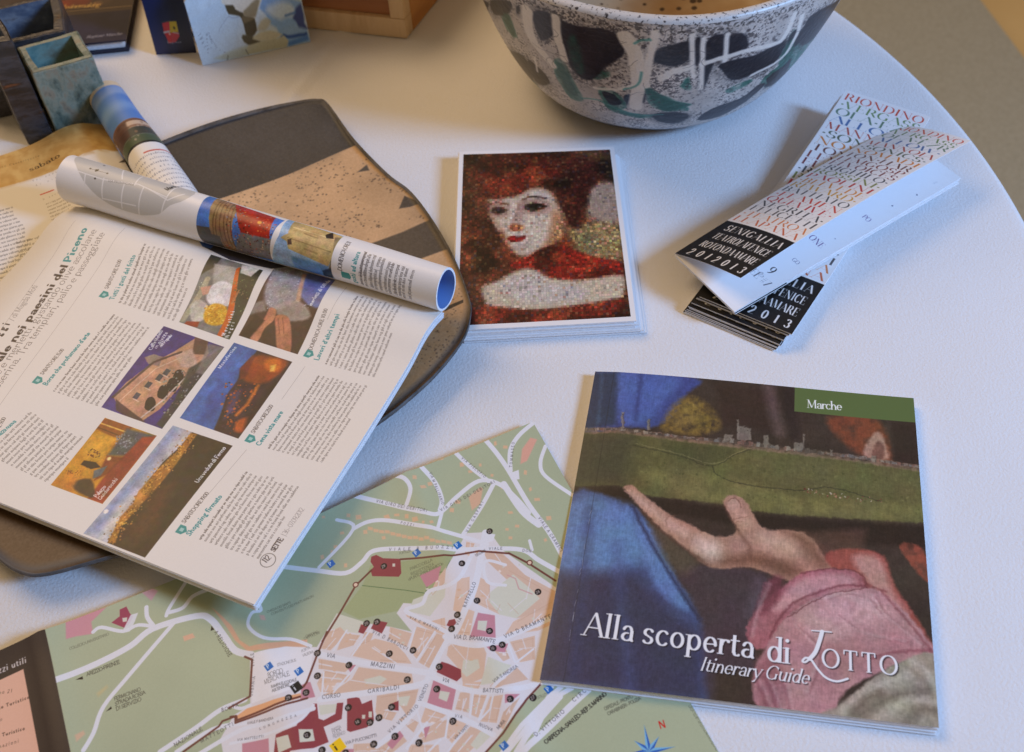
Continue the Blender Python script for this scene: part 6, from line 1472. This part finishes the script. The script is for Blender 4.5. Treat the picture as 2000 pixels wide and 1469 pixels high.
inm = plain('bowl_inside_clay', (186, 168, 142), .5, .4, (120, .3, .0008), ((150, 112, 70), 12, .40, .66))
N, L = nt(inm); b = N['Principled BSDF']
# smoke freckles inside
src = b.inputs['Base Color'].links[0].from_socket
tcn = N.new('ShaderNodeTexCoord'); vn = N.new('ShaderNodeTexVoronoi'); vn.inputs['Scale'].default_value = 110
nn = N.new('ShaderNodeTexNoise'); nn.inputs['Scale'].default_value = 22; nn.inputs['Detail'].default_value = 4
L.new(tcn.outputs['Object'], nn.inputs['Vector'])
vm = N.new('ShaderNodeVectorMath'); vm.operation = 'ADD'; L.new(tcn.outputs['Object'], vm.inputs[0]); L.new(tcn.outputs['Object'], vn.inputs['Vector'])
def mth(op, a_, b_):
    k = N.new('ShaderNodeMath'); k.operation = op; k.use_clamp = op == 'MULTIPLY'
    for i, v in ((0, a_), (1, b_)):
        if isinstance(v, (int, float)): k.inputs[i].default_value = v
        else: L.new(v, k.inputs[i])
    return k.outputs[0]
mask = mth('MULTIPLY', mth('SUBTRACT', mth('SUBTRACT', nn.outputs['Fac'], .16), vn.outputs['Distance']), 8.0)
mx = N.new('ShaderNodeMix'); mx.data_type = 'RGBA'
L.new(mask, mx.inputs[0]); L.new(src, mx.inputs[6]); mx.inputs[7].default_value = lin((66, 48, 34)); L.new(mx.outputs[2], b.inputs['Base Color'])
inner = np.array([[bowl_pt(max(.002, (Rb + (Rr - Rb) * max(z, .0) ** eb - TH) * (1 if z > .12 else (z / .12) ** .6)), .012 + z * (Hb - .012) + .0012 * math.sin(2 * t) * z, t) for t in ts] for z in np.linspace(1, 0, 40) ** 1.3])
lathe('inside', inner, inm, True)
ftm = plain('bowl_foot_clay', (46, 46, 50), .7, .3, (200, .4, .001), ((70, 68, 70), 90, .4, .7))
foot = np.array([[bowl_pt(r_, z_, t) for t in ts] for r_, z_ in ((Rb + .0060, .0062), (Rb + .0040, .0030), (Rb, .0004), (Rb - .008, .0002), (.002, .0002))])
lathe('foot', foot, ftm)
tag(bowl, 'large round raku bowl with dark patches and green drips on white crackle', 'bowl')

# ------------------------------------------------------------------ two square ceramic vases at the back left
def square_vase(name, B, h, wall, m_out, m_in, floor_z):
    """B: four ground corners anticlockwise from above"""
    B = [np.array(p[:2]) for p in B]; cc = sum(B) / 4
    e = empty(name, (cc[0], cc[1], 0))
    inn = [p + (cc - p) / np.linalg.norm(cc - p) * wall * 1.35 for p in B]
    def ring(P, z, j=0): return [(p[0], p[1], z) for p in P]
    V = ring(B, .0005) + ring(B, h); F = [(i, (i + 1) % 4, 4 + (i + 1) % 4, 4 + i) for i in range(4)] + [(3, 2, 1, 0)]
    # rim and inside
    V2 = ring(B, h) + ring(inn, h) + ring(inn, floor_z)
    F2 = [(i, (i + 1) % 4, 4 + (i + 1) % 4, 4 + i) for i in range(4)]
    F3 = [(4 + i, 4 + (i + 1) % 4, 8 + (i + 1) % 4, 8 + i) for i in range(4)] + [(8, 9, 10, 11)]
    for nm, vv, ff, mm in (('wall', V + V2[4:8], F + [(4 + i, 4 + (i + 1) % 4, 8 + (i + 1) % 4, 8 + i) for i in range(4)], m_out), ('inside', V2[4:], [tuple(k - 4 for k in f) for f in F3], m_in)):
        o = mesh(nm, vv, ff, mm)
        bm = bmesh.new(); bm.from_mesh(o.data)
        bmesh.ops.subdivide_edges(bm, edges=bm.edges[:], cuts=5, use_grid_fill=True)
        for v in bm.verts:                       # hand-built slabs are never quite flat
            s_ = math.sin(v.co.x * 160 + v.co.z * 90) * math.cos(v.co.y * 140 + v.co.z * 60)
            d_ = Vector((v.co.x - cc[0], v.co.y - cc[1], 0)); d_.normalize()
            v.co += d_ * .0007 * s_
        if nm == 'wall':
            ed = [x for x in bm.edges if len(x.link_faces) == 2 and x.calc_face_angle(0) > .6]
            bmesh.ops.bevel(bm, geom=ed, offset=.0011, segments=2, affect='EDGES', profile=.5)
        bmesh.ops.recalc_face_normals(bm, faces=bm.faces)
        bm.to_mesh(o.data); bm.free()
        under(o, e)
    return e
def glaze(name, cols, rough, scale, bumpy):
    m = bpy.data.materials.new(name); N, L = nt(m); b = N['Principled BSDF']
    tc = N.new('ShaderNodeTexCoord'); no = N.new('ShaderNodeTexNoise'); r = N.new('ShaderNodeValToRGB'); mp = N.new('ShaderNodeMapping')
    mp.inputs['Scale'].default_value = scale; no.inputs['Scale'].default_value = 1; no.inputs['Detail'].default_value = 6; no.inputs['Roughness'].default_value = .65
    L.new(tc.outputs['Object'], mp.inputs['Vector']); L.new(mp.outputs['Vector'], no.inputs['Vector']); L.new(no.outputs['Fac'], r.inputs['Fac']); L.new(r.outputs['Color'], b.inputs['Base Color'])
    el = r.color_ramp.elements
    while len(el) > 1: el.remove(el[-1])
    for k, (p, col) in enumerate(cols):
        e_ = el[0] if k == 0 else el.new(p)
        e_.position = p; e_.color = lin(col)
    b.inputs['Roughness'].default_value = rough; b.inputs['Specular IOR Level'].default_value = .5
    n2 = N.new('ShaderNodeTexNoise'); n2.inputs['Scale'].default_value = 380; n2.inputs['Detail'].default_value = 3; bp = N.new('ShaderNodeBump'); bp.inputs['Strength'].default_value = bumpy; bp.inputs['Distance'].default_value = .001
    L.new(tc.outputs['Object'], n2.inputs['Vector']); L.new(n2.outputs['Fac'], bp.inputs['Height']); L.new(bp.outputs['Normal'], b.inputs['Normal'])
    return m
teal = glaze('teal_glaze', [(.30, (54, 66, 62)), (.40, (100, 114, 102)), (.52, (138, 146, 130)), (.62, (142, 132, 112)), (.72, (82, 94, 86)), (.80, (126, 88, 64))], .4, (120, 120, 70), .5)
teal_in = glaze('teal_glaze_inside', [(.30, (60, 110, 116)), (.5, (132, 158, 150)), (.7, (120, 116, 100))], .22, (40, 40, 60), .2)
darkg = glaze('smoky_glaze', [(.28, (22, 22, 24)), (.44, (44, 42, 44)), (.54, (70, 68, 72)), (.60, (40, 36, 36)), (.68, (140, 82, 48)), (.76, (48, 42, 42))], .3, (26, 26, 110), .4)
blueg = glaze('smoky_blue_inside', [(.28, (62, 70, 88)), (.48, (94, 106, 126)), (.60, (136, 144, 156)), (.68, (104, 98, 100)), (.76, (160, 98, 62))], .25, (30, 30, 50), .2)
tBL, tBR = W3(119, 280), W3(233, 246)
tH = height_at(tBL, 146)
tTL, tTR, tKR, tKL = [W3(x, y, tH) for x, y in ((64, 145), (184, 107), (152, 55), (33, 91))]
dvec = ((tKR - tTR) + (tKL - tTL)) / 2; dvec[2] = 0
vase1 = square_vase('teal_vase', [tBL, tBR, tBR + dvec, tBL + dvec], tH, .005, teal, teal_in, .02)
tag(vase1, 'small square teal glazed ceramic vase with open top', 'vase')
# a low dark block vase against its left side, a tall smoky one behind both
kBR = tBL + unit(tBL - tBR) * .0022 + dvec * .06
kBL = W3(57, 287)
kH = height_at(kBR, 78)
vase3 = square_vase('dark_vase', [kBL, kBR, kBR + dvec * .95, kBL + dvec * .95], kH, .006, darkg, blueg, .02)
tag(vase3, 'dark ceramic vase with rust spots touching the left side of the teal vase', 'vase')
dBR = tBL + dvec * 1.12 + unit(tBR - tBL) * .034
dBL = dBR + unit(kBL - tBR) * .072
lo_, hi_ = .02, .3
dH = height_at(dBR, 60)
wdir = unit(dBR - dBL); back = unit([-wdir[1], wdir[0], 0])
q4 = [dBL, dBR, dBR + back * .05, dBL + back * .05]
vase2 = square_vase('smoky_vase', q4, dH, .006, darkg, blueg, .03)
tag(vase2, 'tall smoky vase with blue inside standing behind the teal vase', 'vase')

# ------------------------------------------------------------------ wooden box
woodf = glaze('box_panel_wood', [(.3, (150, 96, 58)), (.5, (164, 108, 66)), (.7, (176, 120, 74))], .5, (8, 8, 60), .1)
woodl = glaze('box_frame_wood', [(.3, (206, 172, 128)), (.5, (220, 190, 148)), (.7, (194, 158, 114))], .5, (60, 8, 8), .12)
wx0, wx1 = W3(795, 77), W3(600, 56)
fdir = unit(wx1 - wx0); fdir[2] = 0
bdir = unit(W3(855, 2) - wx0); bdir[2] = 0
bxW, bxD, bxH = .19, .14, .062
wb = empty('wooden_box', tuple(wx0))
t_ = .011
def bx(name, a0, a1, b0_, b1_, z0, z1, mat, bev=.0008):
    P = [wx0 + fdir * a + bdir * b_ for a, b_ in ((a1, b0_), (a0, b0_), (a0, b1_), (a1, b1_))]
    return under(box_mesh(name, P, z1 - z0, mat, None, z0, bev), wb)
bx('bottom_rail', 0, bxW, 0, t_, .0006, .0165, woodl); bx('top_rail', 0, bxW, 0, t_, bxH - .014, bxH, woodl)
bx('corner_post', 0, t_, .0002, t_ - .0002, .0168, bxH - .0143, woodl); bx('corner_post', bxW - t_, bxW, .0002, t_ - .0002, .0168, bxH - .0143, woodl)
bx('front_panel', t_ + .0002, bxW - t_ - .0002, .004, .008, .0168, bxH - .0143, woodf, 0)
sidew = glaze('box_side_wood', [(.3, (186, 126, 62)), (.5, (200, 140, 72)), (.7, (178, 116, 54))], .5, (8, 8, 60), .1)
bx('side_board', 0, .008, t_ + .0003, bxD, .0006, bxH, sidew); bx('side_board', bxW - .008, bxW, t_ + .0003, bxD, .0006, bxH, sidew); bx('back_board', .0085, bxW - .0085, bxD - .008, bxD, .0006, bxH, sidew); bx('floor_board', .0085, bxW - .0085, t_ + .0005, bxD - .0085, .001, .008, woodf)
tag(wb, 'pale framed wooden box with brown front panel behind the table items', 'box')

# ------------------------------------------------------------------ dark hardcover book lying flat
bkc = W3(253, 101, 0)
bl2 = W3(187, 107.5, 0)
xd = unit(bkc - bl2); xd[2] = 0; yd = np.array([-xd[1], xd[0], 0])
HBW, HBH, HBT = .145, .215, .0105
c = Canvas(900, 1330, (40, 38, 58))
px2w = 900 / HBW
def hbk(p):
    q_ = W3(p[0], p[1], HBT) - bkc
    return (900 + (q_ @ xd) * px2w, 1330 - (q_ @ yd) * px2w)
c.fn = hbk
c.mul(.85 + .3 * vnoise(1330, 900, 60, 101, 3))
yl = hbk((200, 24))[1]
c.poly([(-5, -5), (905, -5), (905, yl), (-5, yl)], (70, 60, 58), 2, raw=True)
for k in range(120):
    c.dot((random.uniform(0, 900), random.uniform(0, yl - 40)), random.uniform(20, 70), random.choice([(150, 60, 44), (90, 76, 70), (120, 90, 70), (60, 50, 50), (176, 130, 90)]), .5, 30, True)
text_line(c, 'culture and winemaking', 'ital', hbk((60, 22)), hbk((195, 13)), 36, (206, 172, 104), True)
c.line([hbk((60, 29)), hbk((262, 11))], 4, (150, 130, 100), .8, raw=True)
text_line(c, 'Regione Marche', 'ital', hbk((168, 75)), hbk((238, 68)), 22, (170, 168, 176), True)
hard_mat = printed('hardcover_print', c, .55, .25, 0)
hb_ = empty('hardcover_book', tuple(bkc))
def q2(x0_, x1_, y0_, y1_, z): return [bkc + xd * x_ + yd * y_ + np.array([0, 0, z]) for x_, y_ in ((x0_, y1_), (x1_, y1_), (x1_, y0_), (x0_, y0_))]
NAVY = plain('cover_board_navy', (36, 34, 52), .4, .4)
under(sheet('front_board', quad_grid(*q2(-HBW, 0, 0, HBH, HBT)), .0016, [hard_mat, NAVY, NAVY]), hb_)
under(sheet('back_board', quad_grid(*q2(-HBW, 0, 0, HBH, .0021)), .0016, [NAVY, NAVY, NAVY]), hb_)
under(sheet('page_block', quad_grid(*q2(-HBW + .003, -.003, .003, HBH - .003, HBT - .0018)), HBT - .0042, [PAPER, PAPER_EDGE, PAPER]), hb_)
tag(hb_, 'dark navy hardcover book lying flat behind the teal vase', 'book')

# ------------------------------------------------------------------ standing brochures
def standing(name, pbl, pbr, lean, hgt_, canvas_fn, tw_, th2, back_panel=True, curve=0.0, corner=None):
    a0, a1 = W3(*pbl, .0006), W3(*pbr, .0006)
    wv = a1 - a0; w_ = np.linalg.norm(wv); wu = wv / w_
    bk = np.array([-wu[1], wu[0], 0])
    up = unit(np.array([0, 0, 1.0]) * math.cos(lean) + bk * math.sin(lean))
    P = quad_grid(a0 + up * hgt_, a1 + up * hgt_, a1, a0, 14, 10, (lambda t, s: bk[None, None] * (curve * np.sin(np.pi * t))[..., None]) if curve else None)
    if corner is not None:
        for i in range(P.shape[0]):
            s_ = i / (P.shape[0] - 1)
            for j in range(P.shape[1]):
                t = j / (P.shape[1] - 1)
                top = corner + (1 - corner) * min(1, t / .72)
                P[i, j] = a0 + wv * t + up * hgt_ * (1 - s_) * top
    cv = canvas_fn(lut(P), tw_, th2)
    e = empty(name, tuple((a0 + a1) / 2))
    under(sheet('front_panel', P, .0006, [printed(name + '_print', cv, .35, .45, .15), PAPER, PAPER]), e)
    if back_panel:
        foot_ = bk * (2.1 * math.sin(lean) * hgt_ + .02)
        B2 = quad_grid(a0 + up * hgt_ * (corner or 1) - wu * 0 + bk * .0012, a1 + up * hgt_ + bk * .0012, a1 + foot_, a0 + foot_, 4, 4)
        under(sheet('back_panel', B2, .0006, [PAPER, PAPER, PAPER]), e)
    return e
Q1, Q2 = crop(60, 0, 5.556), crop(260, 0, 5.556)
def arms(f, w_, h_):
    c = Canvas(w_, h_, (24, 36, 82), lambda p: tuple(np.array(f(p)) * (w_, h_)))
    c.poly([(w_ * .5, -5), (w_ + 5, -5), (w_ + 5, h_ + 5), (w_ * .62, h_ + 5)], (20, 20, 36), 120, .9, raw=True)
    sh = lambda *p: Q2(*p)
    c.poly(sh((318, 240), (400, 200), (420, 250), (325, 262)), (96, 110, 60), 6, .9)
    c.poly(sh((318, 275), (395, 262), (405, 345), (335, 352)), (206, 60, 70), 3); c.poly(sh((395, 262), (470, 250), (495, 335), (405, 345)), (206, 186, 40), 3); c.poly(sh((335, 352), (405, 345), (425, 440), (390, 445), (350, 400)), (206, 50, 60), 3); c.poly(sh((405, 345), (495, 335), (505, 400), (460, 435), (425, 440)), (196, 60, 72), 3)
    c.line(sh((335, 335), (395, 315)), 12, (200, 206, 226), .9, 3); c.dot(sh((438, 300))[0], 10, (40, 44, 30), .9, 4); c.dot(sh((402, 395))[0], 7, (236, 226, 226), .9, 3); c.dot(sh((392, 380))[0], 5, (236, 226, 226), .9, 3); c.line(sh((430, 360), (500, 390)), 8, (200, 196, 206), .8, 3)
    text_line(c, 'Regione', 'bold', *sh((380, 492), (520, 452)), 15, (206, 212, 230))
    return c
br1 = standing('crest_brochure', (305.5, 107.5), (384.5, 103), math.radians(8), .11, arms, 420, 900, True, 0.0)
tag(br1, 'standing dark blue brochure with a small red and yellow crest', 'brochure')
def stripes(f, w_, h_):
    c = Canvas(w_, h_, (226, 220, 212))
    for k in range(16):
        y = k * h_ / 16; c.poly([(-5, y), (w_ + 5, y), (w_ + 5, y + h_ / 34), (-5, y + h_ / 34)], (34, 30, 36), 2, raw=True)
    return c
br2 = standing('striped_booklet', (372, 84), (438, 74), math.radians(10), .13, stripes, 300, 620, True)
tag(br2, 'black and white striped booklet standing behind the crest brochure', 'booklet')
def art(f, w_, h_):
    c = Canvas(w_, h_, (206, 226, 240), lambda p: tuple(np.array(f(p)) * (w_, h_)))
    c.mul(.94 + .12 * vnoise(h_, w_, 60, 111, 3))
    P_ = Q2
    c.poly(P_((940, 0), (1000, 60), (1150, 180), (1130, 330), (1130, 480), (900, 600), (760, 715), (590, 225), (700, 150)), (200, 224, 242), 16, .6)
    c.poly(P_((1380, 0), (1810, 0), (1930, 460), (1680, 520), (1560, 300), (1440, 180)), (140, 186, 240), 14, 1, sm=2)
    c.poly(P_((1450, 60), (1700, 10), (1740, 130), (1620, 200), (1480, 160)), (212, 234, 252), 22, .9, sm=3); c.poly(P_((1600, 320), (1780, 260), (1860, 340), (1700, 380)), (150, 190, 236), 22, .8, sm=3)
    c.poly(P_((1760, 100), (1830, 60), (1900, 320), (1800, 290), (1750, 220)), (40, 56, 130), 14, .85, sm=3); c.line(P_((1600, 410), (1740, 400), (1900, 370)), 12, (40, 84, 170), .9, 8, sm=3); c.line(P_((1650, 170), (1760, 130)), 8, (70, 116, 190), .8, 8); c.line(P_((1700, 470), (1900, 400)), 16, (60, 120, 210), .7, 10)
    c.poly(P_((960, 0), (1380, 0), (1340, 120), (1300, 350), (1240, 300), (1200, 220), (1080, 120), (1010, 80)), (232, 228, 214), 8, 1, sm=2)
    c.poly(P_((990, 70), (1080, 60), (1110, 110), (1200, 130), (1230, 170), (1330, 200), (1330, 320), (1290, 400), (1230, 370), (1200, 250), (1140, 180), (1060, 150)), (84, 76, 56), 8, 1, sm=2)
    c.poly(P_((1200, 110), (1300, 20), (1360, 0), (1340, 160), (1240, 180)), (150, 138, 108), 12, .9, sm=2); c.poly(P_((1180, 200), (1250, 170), (1300, 220), (1230, 240)), (130, 116, 86), 8, .8, sm=3)
    c.poly(P_((1180, 390), (1290, 370), (1320, 420), (1420, 460), (1320, 500), (1200, 450)), (92, 88, 66), 10, 1, sm=2); c.poly(P_((1250, 500), (1500, 440), (1620, 400), (1660, 500), (1240, 605), (1210, 550)), (196, 200, 176), 8, 1, sm=2)
    c.poly(P_((1300, 400), (1480, 330), (1600, 380), (1480, 440), (1340, 440)), (206, 206, 180), 10, .95, sm=2); c.poly(P_((1340, 300), (1420, 200), (1500, 230), (1460, 310), (1360, 330)), (196, 196, 172), 12, .9, sm=3); c.poly(P_((900, 640), (1050, 560), (1210, 500), (1230, 600), (1040, 660)), (190, 200, 184), 20, .9, sm=2); c.line(P_((1040, 600), (1040, 660)), 7, (90, 96, 80), .8, 6); c.line(P_((1220, 540), (1240, 605)), 7, (90, 100, 96), .8, 6)
    c.line(P_((1140, 190), (1040, 190), (980, 250), (940, 330)), 4, (140, 160, 186), .6, 6, sm=3)
    for a_, b_, s_, cp_ in (((730, 375), (770, 520), '1861', 24), ((775, 385), (800, 580), 'Marche', 16), ((840, 355), (880, 470), 'in mostra', 13), ((850, 520), (990, 560), 'arte', 12), ((870, 420), (910, 520), 'marche', 12)):
        text_line(c, s_, 'book', P_(a_)[0], P_(b_)[0], cp_, (60, 76, 110))
    grain_soft = vnoise(h_, w_, 5, 112, 2)[..., None]; c.a *= .94 + .12 * grain_soft
    return c
br3 = standing('blue_postcard', (396, 128.5), (607, 82), math.radians(9), .135, art, 900, 640, True, 0, .36)
tag(br3, 'standing pale blue card with a draped sculpture picture', 'card')
